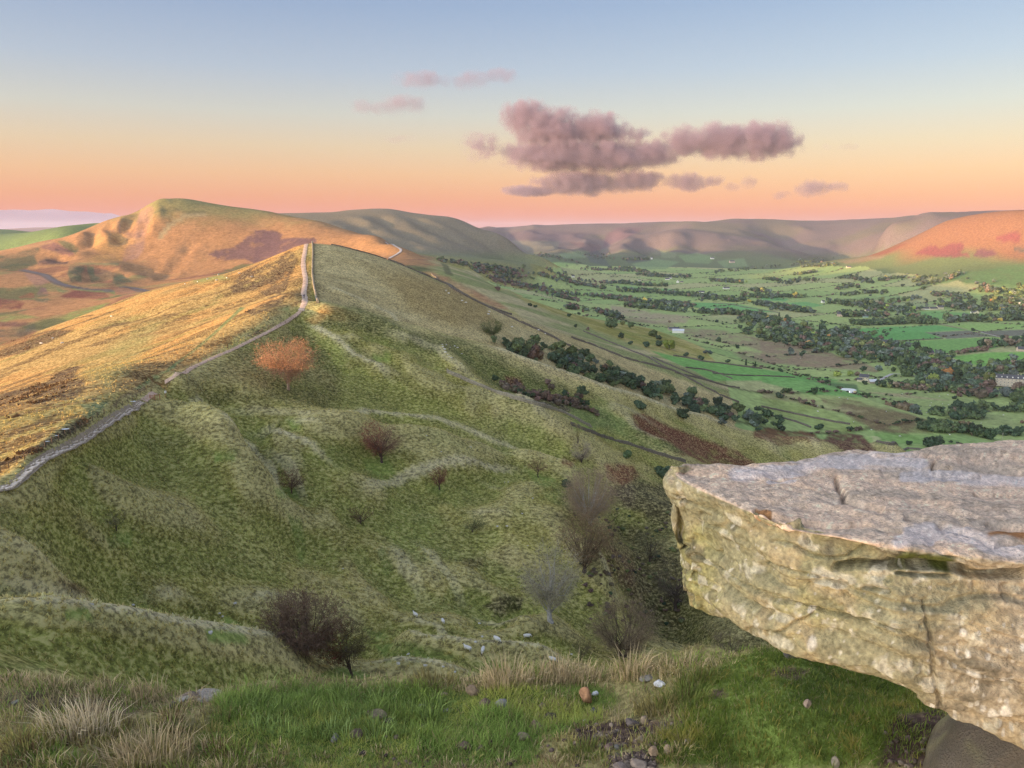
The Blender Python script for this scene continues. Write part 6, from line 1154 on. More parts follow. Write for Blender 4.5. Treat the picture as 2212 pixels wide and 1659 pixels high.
# ---- near trees with trunk, limbs and twigs
def tube(pts, rad, sides=5):
    V, F = [], []; n = len(pts)
    for i, p in enumerate(pts):
        d = (pts[min(i+1, n-1)]-pts[max(i-1, 0)]); d = d/(np.linalg.norm(d)+1e-9); a = np.cross(d, [0.3, .9, .1]); a /= np.linalg.norm(a)+1e-9; b = np.cross(d, a)
        for k in range(sides): th = 6.283*k/sides; V.append(p+(a*math.cos(th)+b*math.sin(th))*rad[i])
    for i in range(n-1):
        for k in range(sides): q = i*sides+k; w = i*sides+(k+1) % sides; F.append([q, w, w+sides]); F.append([q, w+sides, q+sides])
    return np.array(V), np.array(F)
def bare_tree(seed, H, Wd, base_h=.25, lean=(0, 0), twig=(.16,.11,.09), leaf=None, leafn=0, limbs=34, twn=26, sub=4, trunk_r=None, multi=1, tw=.03, flat=1.0, offs=(0, 0), leafside=None):
    """returns (trunk verts/faces), (crown verts/faces/cols)"""
    r_ = np.random.RandomState(seed); tr = trunk_r or H*.035; TV, TF = [], []; kf_ = 0
    def addt(v, f):
        nonlocal kf_; TV.append(v); TF.append(f+kf_); kf_ += len(v)
    cz = H*(base_h+(1-base_h)*.52); cc = np.array([lean[0]+offs[0], lean[1]+offs[1], cz]); rad = np.array([Wd/2*1.1, Wd/2, H*(1-base_h)*.5*flat])
    forks = []
    for mth in range(multi):
        an = r_.rand()*6.28; fx = np.array([lean[0]*.5+math.cos(an)*Wd*.10*(multi > 1), lean[1]*.5+math.sin(an)*Wd*.10*(multi > 1), H*(base_h+.08)])
        p0 = np.array([math.cos(an)*tr*.8*(multi > 1), math.sin(an)*tr*.8*(multi > 1), -.3]); mid = (p0+fx)/2+r_.normal(size=3)*[H*.03, H*.03, 0]
        pts = [p0*(1-s)**2+2*mid*s*(1-s)+fx*s*s for s in np.linspace(0, 1, 6)]; addt(*tube(pts, [tr*(1.35 if i == 0 else 1-.09*i)/(1 if multi == 1 else 1.4) for i in range(6)], 7)); forks.append((fx, pts))
    TWV, TWC, ENDS = [], [], []
    for k in range(limbs):
        fx, tp = forks[k % multi]; st = tp[3]*(1-r_.rand())+tp[5]*r_.rand() if k % 3 else tp[5]; st = np.array(st)
        d = r_.normal(size=3); d /= np.linalg.norm(d); d[2] = d[2]*.9+.15; e = cc+d*rad*(.55+.4*r_.rand()**.5)
        ENDS.append(e)
        mid = st*.55+e*.45+np.array([(e-st)[0]*.22, (e-st)[1]*.22, H*.02])+r_.normal(size=3)*H*.035
        pts = np.array([st*(1-s)**2+2*mid*s*(1-s)+e*s*s+(r_.normal(size=3)*H*.010 if 0 < s < 1 else 0) for s in np.linspace(0, 1, 7)]); r0 = tr*(.14+.26*r_.rand()**2)
        addt(*tube(pts, [r0*(1-.155*i)+.004 for i in range(7)], 4))
        for q in range(twn):
            s = .35+.65*r_.rand(); i = min(5, int(s*6)); b = pts[i]+(pts[i+1]-pts[i])*(s*6-i); dr = (b-cc)/rad; dr = dr/(np.linalg.norm(dr)+1e-6)*.5+r_.normal(size=3)*.55; dr[2] += .12; dr /= np.linalg.norm(dr)
            L_ = H*.13*(.5+r_.rand()); e2 = b+dr*L_; sd = np.cross(dr, r_.normal(size=3)); sd /= np.linalg.norm(sd)+1e-9
            TWV += [b-sd*tw*.6, b+sd*tw*.6, e2]; TWC += [np.array(twig)*np.array((1.38,1.42,1.08))*(.6+.7*r_.rand())]*3
            for w in range(sub):
                g_ = .25+.7*r_.rand(); b2 = b+dr*L_*g_; d2 = dr*.6+r_.normal(size=3)*.6; d2 /= np.linalg.norm(d2); L2 = L_*(.35+.45*r_.rand()); s2 = np.cross(d2, r_.normal(size=3)); s2 /= np.linalg.norm(s2)+1e-9
                TWV += [b2-s2*tw*.45, b2+s2*tw*.45, b2+d2*L2]; TWC += [np.array(twig)*np.array((1.38,1.42,1.08))*(.7+.8*r_.rand())]*3
                if leaf is not None and r_.rand() < leafn and (leafside is None or (b2[0]-cc[0])*leafside > -Wd*.1*r_.rand()):
                    c_ = b2+d2*L2*r_.rand(); lz = .10*(.7+.7*r_.rand())*max(1, H/7); n1_, n2_ = r_.normal(size=(2, 3)); n1_ /= np.linalg.norm(n1_); n2_ /= np.linalg.norm(n2_); TWV += [c_, c_+n1_*lz, c_+n2_*lz]; TWC += [np.array(leaf)*(.6+.8*r_.rand())]*3
    tw = tw*1.45; nf = int(limbs*twn*1.0)
    for q in range(nf):      # outer spray of twigs fills the dome
        e_ = ENDS[r_.randint(len(ENDS))]; d = r_.normal(size=3); b = e_+d*rad*.17; d = (b-cc)/rad; d /= np.linalg.norm(d)+1e-6; b[2] = max(b[2], H*base_h*.55)
        dr = d*.6+r_.normal(size=3)*.5; dr[2] += .15; dr /= np.linalg.norm(dr); L_ = H*.085*(.5+r_.rand()); sd = np.cross(dr, r_.normal(size=3)); sd /= np.linalg.norm(sd)+1e-9
        TWV += [b-sd*tw*.5, b+sd*tw*.5, b+dr*L_]; TWC += [np.array(twig)*np.array((1.38,1.42,1.08))*(.6+.8*r_.rand())]*3
        for w in range(2):
            d2 = dr*.5+r_.normal(size=3)*.6; d2 /= np.linalg.norm(d2); s2 = np.cross(d2, dr)+1e-6; s2 /= np.linalg.norm(s2); b2 = b+dr*L_*r_.rand(); TWV += [b2-s2*tw*.4, b2+s2*tw*.4, b2+d2*L_*.7]; TWC += [np.array(twig)*np.array((1.38,1.42,1.08))*(.7+.8*r_.rand())]*3
            if leaf is not None and r_.rand() < leafn and (leafside is None or (b2[0]-cc[0])*leafside > -Wd*.1*r_.rand()):
                lz = .12*(.7+.7*r_.rand())*max(1, H/7); n1_, n2_ = r_.normal(size=(2, 3)); n1_ /= np.linalg.norm(n1_); n2_ /= np.linalg.norm(n2_); TWV += [b2, b2+n1_*lz, b2+n2_*lz]; TWC += [np.array(leaf)*(.6+.8*r_.rand())]*3
    v = np.array(TWV); return (np.concatenate(TV), np.concatenate(TF)), (v, np.arange(len(v)).reshape(-1, 3), np.array(TWC))
def near_tree(cr_, x, y, px_h, px_w, lab, seed, name='tree', bark=None, rmin=60, rmax=420, **kw):
    u, v = uv(cr_, x, y); p = surf_hit(u, v, rmin, rmax); k = p.length/FPX; H = px_h*k*1.08; Wd = px_w*k
    (tv, tf), (cv_, cf_, ccx) = bare_tree(seed, H, Wd, **kw)
    root = empty(name, (p.x, p.y, float(ground_z(p.x, p.y)))); tag(root, lab, 'tree')
    mobj('trunk', np_mesh('trunk', tv, tf, bark or BARK, smooth=True), root); mobj('crown', np_mesh('crown', cv_, cf_, CROWN, ccx), root); return root
HAW = (.165,.115,.10); RED = (.30,.085,.05); GRY = (.20,.18,.165)
# sizes in drawing units
near_tree('Z', 660, 1413, 112, 150, 'large dark dome-shaped hawthorn, bare and purplish, in the near trough', 1, base_h=.06, twig=(.135,.09,.085), limbs=60, twn=42, sub=5, multi=4, flat=1.0, tw=.035, leaf=(.16,.06,.045), leafn=.12)
near_tree('I', 655, 620, 100, 118, 'leaning twin-stemmed hawthorn with rusty left side in front of the dome-shaped one', 2, base_h=.42, lean=(-1.6, .3), twig=(.11,.085,.06), limbs=36, twn=30, sub=4, multi=2, flat=.85, leaf=(.26,.075,.05), leafn=.8, leafside=-1, trunk_r=.20)
near_tree('F', 1370, 1500, 152, 108, 'tall grey silver birch with white trunk, beside the dark hollow', 3, base_h=.24, twig=(.33,.29,.27), limbs=52, twn=22, sub=4, bark=BIRCH, tw=.03, leaf=(.24,.20,.16), leafn=.2)
near_tree('O', 1660, 870, 118, 112, 'tan rusty-leaved tree behind the grey birch', 4, base_h=.15, twig=(.21,.16,.12), limbs=46, twn=30, sub=4, leaf=(.32,.20,.12), leafn=.5)
near_tree('O', 1700, 580, 108, 100, 'big rounded bare tree with pale twisted boughs at the clough head', 5, base_h=.08, twig=(.25,.18,.165), limbs=60, twn=34, sub=5, bark=BIRCH, multi=3, tw=.035)
near_tree('J', 740, 470, 104, 126, 'rounded bare bush-like tree just beyond the rim, right of the sheep', 6, base_h=.08, twig=(.23,.17,.145), limbs=56, twn=36, sub=5, multi=4, tw=.03, rmin=100)
near_tree('F', 320, 505, 78, 78, 'wine-red hawthorn with a thick round crown on the middle slope', 7, base_h=.2, twig=(.15,.085,.08), limbs=40, twn=30, sub=4, leaf=(.27,.075,.05), leafn=.9, leafside=-1, rmax=300)
near_tree('F', 682, 675, 44, 36, 'small dark red hawthorn on the crest of the grassy rib', 8, base_h=.22, twig=(.15,.075,.07), limbs=22, twn=20, sub=3, leaf=(.24,.06,.05), leafn=.9)
near_tree('F', 1298, 600, 38, 44, 'sparse reddish thorn tree right of the small dark red one', 9, base_h=.3, twig=(.20,.13,.10), limbs=22, twn=16, sub=3, leaf=(.27,.14,.10), leafn=.4)
near_tree('E', 1890, 730, 50, 66, 'stunted thorn with a crimson left side on the left of the slope', 10, base_h=.2, twig=(.16,.10,.09), limbs=26, twn=22, sub=3, leaf=(.34,.06,.06), leafn=.9, leafside=-1)
near_tree('F', 190, 890, 34, 52, 'low sprawling rust-tinged thorn below the crimson-sided one', 11, base_h=.2, twig=(.15,.10,.08), limbs=22, twn=16, sub=3, leaf=(.24,.10,.07), leafn=.5)
near_tree('F', 885, 940, 40, 56, 'thin olive-green thorn bush in the middle of the slope', 12, base_h=.15, twig=(.17,.17,.10), limbs=24, twn=20, sub=3, leaf=(.15,.18,.07), leafn=.5)
near_tree('E', 755, 970, 36, 40, 'ghostly grey thorn with a crooked black stem on the left slope', 13, base_h=.3, twig=(.17,.15,.11), limbs=18, twn=13, sub=2)
near_tree('A', 1868, 1455, 92, 108, 'sunlit salmon-orange tree standing on the shoulder of the hill', 14, base_h=.28, twig=(.28,.16,.12), limbs=56, twn=26, sub=4, leaf=(.34,.18,.125), leafn=.7, tw=.045, trunk_r=.46, bark=simple_mat('warm_bark', (.35,.24,.18), .9, .1, .3, 4))
near_tree('A', 1478, 1190, 22, 30, 'small dark thorn on the skyline of the sunlit path', 15, base_h=.3, twig=(.14,.09,.06), limbs=20, twn=14, sub=3, rmax=420)
near_tree('F', 1560, 510, 42, 46, 'purple-grey rounded tree above the bare twisted one', 16, base_h=.1, twig=(.22,.18,.18), limbs=32, twn=24, sub=4, multi=2)
near_tree('O', 1640, 1430, 44, 40, 'thin leafless sapling between the sheep and the rounded bush', 17, base_h=.35, twig=(.13,.11,.08), limbs=18, twn=14, sub=3, trunk_r=.09)
near_tree('F', 1540, 385, 38, 26, 'slender thin tree at the edge of the wall slope', 18, base_h=.3, twig=(.27,.24,.13), limbs=16, twn=12, sub=2)
near_tree('F', 2150, 1420, 100, 100, 'dim bare tree half hidden by the tip of the rock', 19, base_h=.22, twig=(.15,.125,.11), limbs=36, twn=24, sub=4, rmin=120)
near_tree('F', 1990, 1130, 60, 60, 'faint grey-green tree in the bracken left of the rock', 20, base_h=.2, twig=(.15,.14,.10), limbs=26, twn=20, sub=3, rmin=120)
near_tree('J', 1430, 470, 44, 74, 'low bare brown bush beyond the rim, left of the overhanging slab', 21, base_h=.05, twig=(.19,.145,.125), limbs=30, twn=24, sub=4, multi=3, rmin=100)
near_tree('P', 685, 1325, 34, 50, 'windswept dark green hawthorn alone on the edge of the gully', 22, base_h=.18, twig=(.07,.085,.045), limbs=40, twn=26, sub=4, leaf=(.07,.095,.04), leafn=1.0, lean=(-1.5,0), tw=.05, rmin=375, rmax=600)
# ------------------------------------------------------------------ tussocks on the near slopes
rs2 = np.random.RandomState(77)
jn = np.searchsorted(LR, [math.log(70), math.log(330)]); cand = 260000
i = rs2.randint(58, 58+959, cand); j = rs2.randint(jn[0], jn[1], cand); w8 = (GR[i, j]/330)**1.35*np.clip(TUS[i, j], 0, 1)*(.25+.9*fbm(GX[i, j]/7, GY[i, j]/7, 2, 2))
inv = (GV[i, j] < 1560) & (GU[i, j] > -60) & (GU[i, j] < 2260); k = (rs2.rand(cand) < w8) & inv & ((side_r[i, j] > 0) | (rs2.rand(cand) < .35)) & ((C[i, j, 0] > .15)); i, j = i[k], j[k]; n_t = len(i)
a = GA[i, j]+rs2.uniform(-.0007, .0007, n_t); r = GR[i, j]*(1+rs2.uniform(-.004, .004, n_t)); X = r*np.sin(a); Y = r*np.cos(a); P0 = np.stack([X, Y, ground_z(X, Y)-.03], -1)
base_c = C[i, j]; tc3 = np.clip(lerp(base_c*1.3, np.array((.60,.51,.25)), rs2.rand(n_t)*.6+.1)*(.8+.45*rs2.rand(n_t)[:, None]), .03, .75)
hh = (.20+.28*rs2.rand(n_t))
prt = []
for q in range(4):
    off = np.stack([rs2.normal(0, .10, n_t), rs2.normal(0, .10, n_t), np.zeros(n_t)], -1); prt.append(blades(P0+off, hh*(.7+.5*rs2.rand(n_t)), .16+.12*rs2.rand(n_t), .1+.8*rs2.rand(n_t), tc3*(.8+.4*rs2.rand(n_t)[:, None]), 1, 50+q))
v, f, c = joinb(prt); o = mobj('tussock_grass', np_mesh('tussock_grass', v, f, BLADE, np.clip(c, 0, .8))); tag(o, 'pale tussocks of bent grass all over the near slopes', kind='stuff')
# heather and bilberry clumps on the sunlit flank
hc = []
ks = 0
for _ in range(5000):
    i0 = rs2.randint(58, 700); j0 = rs2.randint(jn[0], np.searchsorted(LR, math.log(560)))
    if side_r[i0, j0] < 0 and C[i0, j0].sum() < .34 and GU[i0, j0] > -40: hc.append((i0, j0))
ii0 = np.array([q[0] for q in hc]); jj0 = np.array([q[1] for q in hc]); nh = len(ii0); Xh = GX[ii0, jj0]; Yh = GY[ii0, jj0]; Zh = GZ[ii0, jj0]; prt = []
for q in range(16):
    off = np.stack([rs2.normal(0, .8, nh), rs2.normal(0, .8, nh), np.full(nh, -.05)], -1); prt.append(blades(np.stack([Xh, Yh, Zh], -1)+off, .35+.35*rs2.rand(nh), .5+.4*rs2.rand(nh), .3+.6*rs2.rand(nh), np.array((.15,.095,.05))*(.6+.7*rs2.rand(nh)[:, None]), 1, 80+q))
v, f, c = joinb(prt); o = mobj('heather', np_mesh('heather', v, f, BLADE, c)); tag(o, 'dark heather clumps on the sunlit flank of the ridge', kind='stuff')

# ------------------------------------------------------------------ paths, tracks, walls
def smooth_line(w, it=2):
    w = [Vector(p) for p in w]
    for _ in range(it): w = [w[0]]+[(w[k-1]+w[k]*2+w[k+1])/4 for k in range(1, len(w)-1)]+[w[-1]]
    return w
def resample(w, step):
    out = [w[0].copy()]; acc = 0
    for a_, b_ in zip(w[:-1], w[1:]):
        L_ = (b_-a_).length
        while acc+L_ >= step and L_ > 1e-6:
            t_ = (step-acc)/L_; a_ = a_.lerp(b_, t_); out.append(a_.copy()); L_ = (b_-a_).length; acc = 0
        acc += L_
    return out
def flat_line(cr_, pts, rmin=50, rmax=2e4, step=8, sp=2.0):
    w = world_line(uvs(cr_, pts), rmin, rmax, step); w = [Vector((p.x, p.y, 0)) for p in w]; return resample(smooth_line(w, 3), sp)
def strip_mesh(name, w, width, mat, lift=.05, cols=None):
    V, F = [], []; n = len(w)
    for k, p in enumerate(w):
        d = (w[min(k+1, n-1)]-w[max(k-1, 0)]).normalized(); s = Vector((-d.y, d.x, 0)); wd = width*(.85+.3*random.random())/2
        for q in (-1, -.33, .33, 1):
            c_ = p+s*wd*q; z = max(float(ground_z(c_.x, c_.y)), float(ground_z(p.x, p.y))-.15)+lift+c_.length*.0004; V.append((c_.x, c_.y, z-(.12 if abs(q) == 1 else 0)))
    for k in range(n-1):
        for q in range(3): F.append([4*k+q, 4*k+q+1, 4*k+q+5, 4*k+q+4])
    return np_mesh(name, np.array(V), np.array(F), mat, smooth=True)
PATHM = simple_mat('trodden_path', (.62,.44,.33), .95, .05, .35, 1.2, .02); FLAGM = simple_mat('flagstone', (.76,.65,.54), .85, .2, .25, 3, .01, island=.14); TARM = simple_mat('tarmac', (.16,.15,.16), .9, .1, .15, .5); LANEM = simple_mat('pale_lane', (.50,.48,.46), .9, .1, .12, .5)
fp_pts = [(0,745),(60,692),(150,612),(250,522),(330,482),(450,432),(560,372),(640,312),(750,242),(830,202),(890,152),(945,128)]
w1 = flat_line('E', fp_pts, 90, 230, 6, .95)[:-1]
pm = mobj('footpath', strip_mesh('footpath', w1, 1.9, simple_mat('path_earth', (.38,.31,.23), .95, .05, .3, 1.5, .02), .03)); tag(pm, 'flagstone footpath climbing the ridge from the lower left corner to the gate', kind='structure')
bm_ = []
for q in range(6):
    r_ = np.random.RandomState(q); b = np.array([(-.5,-.5,0),(.5,-.5,0),(.5,.5,0),(-.5,.5,0)])+r_.uniform(-.05, .05, (4, 3))*[1,1,0]; tpv = b*[.93,.93,1]+[0,0,.10]; V = np.concatenate([b-[0,0,.2], b+[0,0,.03], tpv-[0,0,.06]]); F = []
    for l_ in range(2):
        for e in range(4): F.append([4*l_+e, 4*l_+(e+1) % 4, 4*l_+4+(e+1) % 4, 4*l_+4+e])
    F.append([8,9,10,11]); bm_.append(np_mesh('flagstone', V, np.array(F), FLAGM))
cnt_f = 0
for k in range(len(w1)-1):
    d = (w1[k+1]-w1[k]).normalized(); s = Vector((-d.y, d.x, 0)); ang = math.atan2(d.y, d.x); two = random.random() < .7
    for q in ((-.5, .5) if two else (0,)):
        if cnt_f >= 298: break
        c_ = w1[k]+s*(q*.62+random.uniform(-.05, .05)); o = mobj('flagstone', bm_[random.randrange(6)], pm, (c_.x, c_.y, float(ground_z(w1[k].x, w1[k].y))*.6+float(ground_z(c_.x, c_.y))*.4+.09+c_.length*.0004), ang+random.uniform(-.06, .06), (.88, .6 if two else 1.15, 1)); cnt_f += 1
up = [(935,1480),(1000,1430),(1100,1390),(1180,1345),(1250,1310),(1400,1240),(1500,1200),(1580,1160),(1680,1110),(1780,1060),(1850,1020),(1920,970),(1960,935)]
w2 = flat_line('A', up, 150, 420, 6, 1.5); w2a = flat_line('Z', [(311,867),(319,860),(328,853),(336,847)], 150, 300, 4, 1.0); tag(mobj('footpath', strip_mesh('footpath', w2a, 1.5, PATHM)), 'short worn piece of path just before the gate', kind='structure'); w2 = flat_line('Z', [(356,828),(364,823),(374,817),(393,807),(417,793),(467,770),(500,756.6),(527,743),(560,727),(593,710),(617,697),(640,680),(653,668)], 150, 420, 6, 1.5); tag(mobj('footpath', strip_mesh('footpath', w2, 1.5, PATHM)), 'pinkish trodden footpath along the ridge from the gate to the col', kind='structure')
w3 = flat_line('A', [(1950,945),(1985,880),(1960,820),(1985,770),(1975,700),(1960,640),(1975,570),(1985,505)], 300, 545, 6, 2.0); tag(mobj('footpath', strip_mesh('footpath', w3, 2.6, simple_mat('worn_stone_path', (.58,.45,.36), .9, .1, .35, .6, .03))), 'broad eroded stony footpath climbing straight to the bank top', kind='structure')
w = flat_line('A', [(1420,1250),(1300,1290),(1100,1400)], 150, 420, 6, 1.5)
w4 = flat_line('B', [(875,525),(940,487),(965,475),(940,455),(840,415)], 900, 1700, 4, 6); tag(mobj('footpath', strip_mesh('footpath', w4, 4.5, LANEM, .3)), 'thin pale footpath curling round the far col', kind='structure')
for cr_, pts, wd, m_, lab, r0 in [('Q', [(250,870),(330,890),(480,920),(540,960),(620,1010),(760,1050),(860,1065)], 8, TARM, 'broken grey road winding through the landslip at far left', 900), ('Q', [(1340,1052),(1440,1062),(1540,1080),(1615,1102)], 7, TARM, 'short piece of grey road at the foot of the sunlit flank', 900),
    ('K', [(975,440),(1030,405),(1105,370)], 4.5, LANEM, 'straight pale drive leading up from the farmhouse', 600), ('K', [(1105,370),(1200,378),(1300,392),(1420,430)], 2.5, LANEM, 'pale lane curving right from the top of the drive', 600), ('N', [(1060,1370),(1190,1395)], 5, LANEM, 'pale forked lane at the edge of the river wood, upper branch', 600), ('N', [(1075,1385),(1190,1420)], 7, LANEM, 'pale forked lane at the edge of the river wood, lower branch', 600),
    ('N', [(1210,985),(1530,1055)], 5, simple_mat('track_earth', (.36,.30,.22), .9, .1, .2, .3), 'earth track beside the striped green field', 600), ('N', [(1700,1085),(1850,1125),(2000,1160),(2120,1190)], 4, LANEM, 'pale track between the ploughed strips', 600)]:
    w = flat_line(cr_, pts, r0, 2e4, 4, 8 if r0 > 800 else 6)
    if len(w) > 2: tag(mobj('road' if m_ is TARM else 'lane', strip_mesh('lane', w, wd, m_, .3)), lab, kind='structure')
pc = surf_hit(*uv('K', 730, 521)); n = 28; V = [(pc.x, pc.y, 0)]+[(pc.x+6.8*math.cos(q*6.283/n)*(1+.1*math.sin(q)), pc.y+7.5*math.sin(q*6.283/n), 0) for q in range(n)]
zz = max(float(ground_z(x, y)) for x, y, _ in V)+.25; pm_ = bpy.data.materials.new('pond_water'); pm_.use_nodes = True; b = pm_.node_tree.nodes['Principled BSDF']; b.inputs['Base Color'].default_value = (.05,.06,.06,1); b.inputs['Roughness'].default_value = .05; b.inputs['Specular IOR Level'].default_value = 1.0; b.inputs['Metallic'].default_value = .75; b.inputs['Base Color'].default_value = (.8,.8,.8,1)
V2 = [(x, y, zz) for x, y, _ in V]+[(x*1+(x-pc.x)*.06, y+(y-pc.y)*.06, zz-2) for x, y, _ in V[1:]]
Ft = [[0, 1+q, 1+(q+1) % n] for q in range(n)]+[[1+q, 1+n+q, 1+n+(q+1) % n] for q in range(n)]+[[1+q, 1+n+(q+1) % n, 1+(q+1) % n] for q in range(n)]
tag(mobj('pond', np_mesh('pond', np.array(V2), np.array(Ft), pm_)), 'small bright pond reflecting the sky below the farmhouse', kind='structure')
# puddles by the fence
for k, (x, y, rr) in enumerate([(425,325,.6),(370,362,.3),(308,398,.3),(865,153,.6)]):
    u, v = uv('E', x, y); p = surf_hit(u, v, 90, 260); V = [(0,0,0)]+[(rr*1.2*math.cos(q*.6283), rr*.8*math.sin(q*.6283), 0) for q in range(10)]; dz = max(float(ground_z(p.x+a_, p.y+b_)) for a_, b_, _ in V)+.08
    o = mobj('puddle', np_mesh('puddle', np.array(V), np.array([[0, 1+q, 1+(q+1) % 10] for q in range(10)]), pm_), loc=(p.x, p.y, dz)); o['kind'] = 'structure'

WALLM = simple_mat('drystone', (.17,.15,.125), .95, .05, .5, 2.2, .12); WALLP = simple_mat('drystone_pale', (.30,.27,.21), .95, .05, .45, 2.2, .12)
def wall(cr_, pts, h, t, lab, mat=None, rmin=200, rmax=2e4, sp=1.6):
    w = flat_line(cr_, pts, rmin, rmax, 6, sp); V, F = [], []; n = len(w); r_ = random.Random(len(pts)+int(pts[0][0]))
    for k, p in enumerate(w):
        d = (w[min(k+1, n-1)]-w[max(k-1, 0)]).normalized(); s = Vector((-d.y, d.x, 0)); z = float(ground_z(p.x, p.y)); hh_ = h*(.8+.35*r_.random()) if r_.random() > .04 else h*.45
        for q, zz_ in ((-1, -.6), (-1, hh_*.8), (-.55, hh_), (.55, hh_*(.94+.1*r_.random())), (1, hh_*.8), (1, -.6)): c_ = p+s*t*.5*q*(1+.15*r_.random()); V.append((c_.x, c_.y, z+zz_))
    for k in range(n-1):
        for q in range(5): F.append([6*k+q, 6*k+q+1, 6*k+q+7, 6*k+q+6])
    if n > 2: F += [[0,1,4,5],[1,2,3,4]]; b = 6*(n-1); F += [[b,b+1,b+4,b+5],[b+1,b+2,b+3,b+4]]; tag(mobj('drystone_wall', np_mesh('drystone_wall', np.array(V), np.array(F), mat or WALLM)), lab, 'wall')
wall('B', [(1252,1262),(1400,1325),(1600,1405),(1850,1478),(2000,1520),(2100,1575),(2200,1625)], 1.3, .8, 'drystone wall running down the bare hump, upper part', WALLP, 250, 400); wall('F', [(1500,275),(1600,315),(1700,352),(1850,395),(2000,445),(2212,508)], 1.3, .8, 'drystone wall running down to the tip of the rock, lower part', None, 250, 420)
wall('A', [(2024,497),(2028,560),(2026,640),(2022,700),(2032,780),(2045,840),(2060,895)], 1.5, .9, 'sunlit drystone wall beside the broad path to the bank top', WALLP, 300, 548, 1.4)
wall('B', [(500,420),(620,438),(750,475),(870,530)], .8, 1.0, 'dark broken wall along the crest of the bank', None, 480, 600, 2.4)
wall('B', [(870,530),(1040,590),(1200,655),(1300,722),(1400,780),(1500,832),(1700,925),(1900,1015),(2050,1095),(2200,1170)], 1.5, 1.2, 'long dark wall slanting down the pale bank, upper length', None, 480, 720, 2.4)
wall('C', [(650,980),(800,1030),(900,1072),(1050,1132),(1230,1175),(1400,1222),(1600,1330),(1750,1405),(1860,1448)], 1.5, 1.6, 'long dark wall slanting down the pale bank, lower length', None, 480, 800, 3); wall('C', [(730,930),(900,1000),(1050,1060),(1200,1120),(1330,1200),(1400,1225)], 1.3, 1.2, 'second dark wall above the long one on the pale bank', None, 520, 1100, 3); wall('C', [(1400,1232),(1600,1280),(1750,1325),(1880,1345)], 1.3, 1.2, 'branch wall running right from the foot of the pale bank', None, 520, 1200, 3)
wall('C', [(1230,1120),(1330,1165),(1560,1260),(1700,1310)], 1.3, 1.2, 'wall between the pale bank and the bright green field', None, 520, 1300, 3); wall('M', [(620,1110),(760,1130),(900,1165),(1100,1185),(1300,1215),(1500,1240)], 1.4, 1.4, 'field wall with round trees along the bright green field', None, 600, 1500, 4); wall('M', [(740,1225),(900,1240),(1060,1280),(1200,1340)], 1.3, 1.2, 'curving wall inside the bright green field', None, 600, 1500, 4); wall('M', [(1000,1280),(1250,1300),(1500,1305),(1800,1320)], 1.1, 1.0, 'straight wall across the bright green field', None, 600, 1500, 4)
wall('K', [(0,650),(200,690),(400,735),(600,775),(760,800)], 1.4, 1.5, 'dark wall crossing the lower green slopes', None, 500, 1500, 3.5); wall('K', [(50,720),(200,750),(330,790),(430,832)], 1.4, 1.5, 'short dark wall below the long one on the lower slopes', None, 450, 1500, 3.5); wall('K', [(970,945),(1100,975),(1250,1005),(1400,1015)], 1.4, 2.0, 'dark wall just above the rock', None, 450, 1500, 3.5); wall('P', [(0,640),(200,780),(420,900),(620,1000),(900,1090)], 1.4, 1.6, 'wall along the orange bracken strip', None, 540, 1300, 3)
wall('N', [(620,1250),(780,1290),(900,1320),(1000,1345)], 2.0, 3.0, 'dark field wall below the striped field', None, 700, 2500, 5); wall('N', [(460,1196),(800,1180),(1250,1160)], 1.3, 2, 'thin wall under the striped green field', None, 700, 2500, 5)
wall('N', [(1640,1060),(1800,1110),(1980,1140),(2110,1185)], 1.6, 3, 'dark hedge wall between ploughed strips', None, 700, 2500, 5); wall('M', [(1000,600),(1200,612),(1300,640),(1640,692)], 1.5, 3, 'dark boundary across the narrow bright fields', None, 1000, 3500, 6)

# fence with posts and wires; gate; signpost
WOOD = simple_mat('weathered_wood', (.17,.12,.085), .9, .1, .3, 5, 0); WIRE = simple_mat('wire', (.25,.23,.22), .5, .3, .1, 5); REDW = simple_mat('new_wood', (.42,.20,.11), .85, .1, .25, 5)
def box(x, y, z, sx, sy, sz): return np.array([(x+a_*sx/2, y+b_*sy/2, z+c_*sz/2) for c_ in (-1, 1) for a_, b_ in ((-1,-1),(1,-1),(1,1),(-1,1))]), np.array([[0,3,2,1],[4,5,6,7],[0,1,5,4],[1,2,6,5],[2,3,7,6],[3,0,4,7]])
def boxes(lst):
    V, F = [], []; k_ = 0
    for b_ in lst: v_, f_ = box(*b_); V.append(v_); F.append(f_+k_); k_ += 8
    return np.concatenate(V), np.concatenate(F)
pv, pf = boxes([(0,0,.45,.11,.11,1.5)]); POSTM = np_mesh('post', pv, pf, WOOD)
def fence(lists, lab, rmin, rmax):
    pts = [];
    for cr_, L_ in lists: pts += [surf_hit(*uv(cr_, x, y), rmin, rmax) for x, y in L_]
    root = empty('fence', pts[0]); tag(root, lab, 'fence'); inv_ = Vector(pts[0]); wires = []
    for p in pts:
        z = float(ground_z(p.x, p.y)); o = mobj('post', POSTM, root, Vector((p.x, p.y, z))-inv_, random.random(), (1, 1, random.uniform(.9, 1.12))); o.rotation_euler = (random.uniform(-.07, .07), random.uniform(-.07, .07), random.random())
    for hh_ in (.45, .75, 1.05):
        P_w = [np.array(Vector((p.x, p.y, float(ground_z(p.x, p.y))+hh_))-inv_) for p in pts]; v_, f_ = tube(P_w, [.009]*len(P_w), 3); mobj('wire', np_mesh('wire', v_, f_, WIRE), root)
    return root
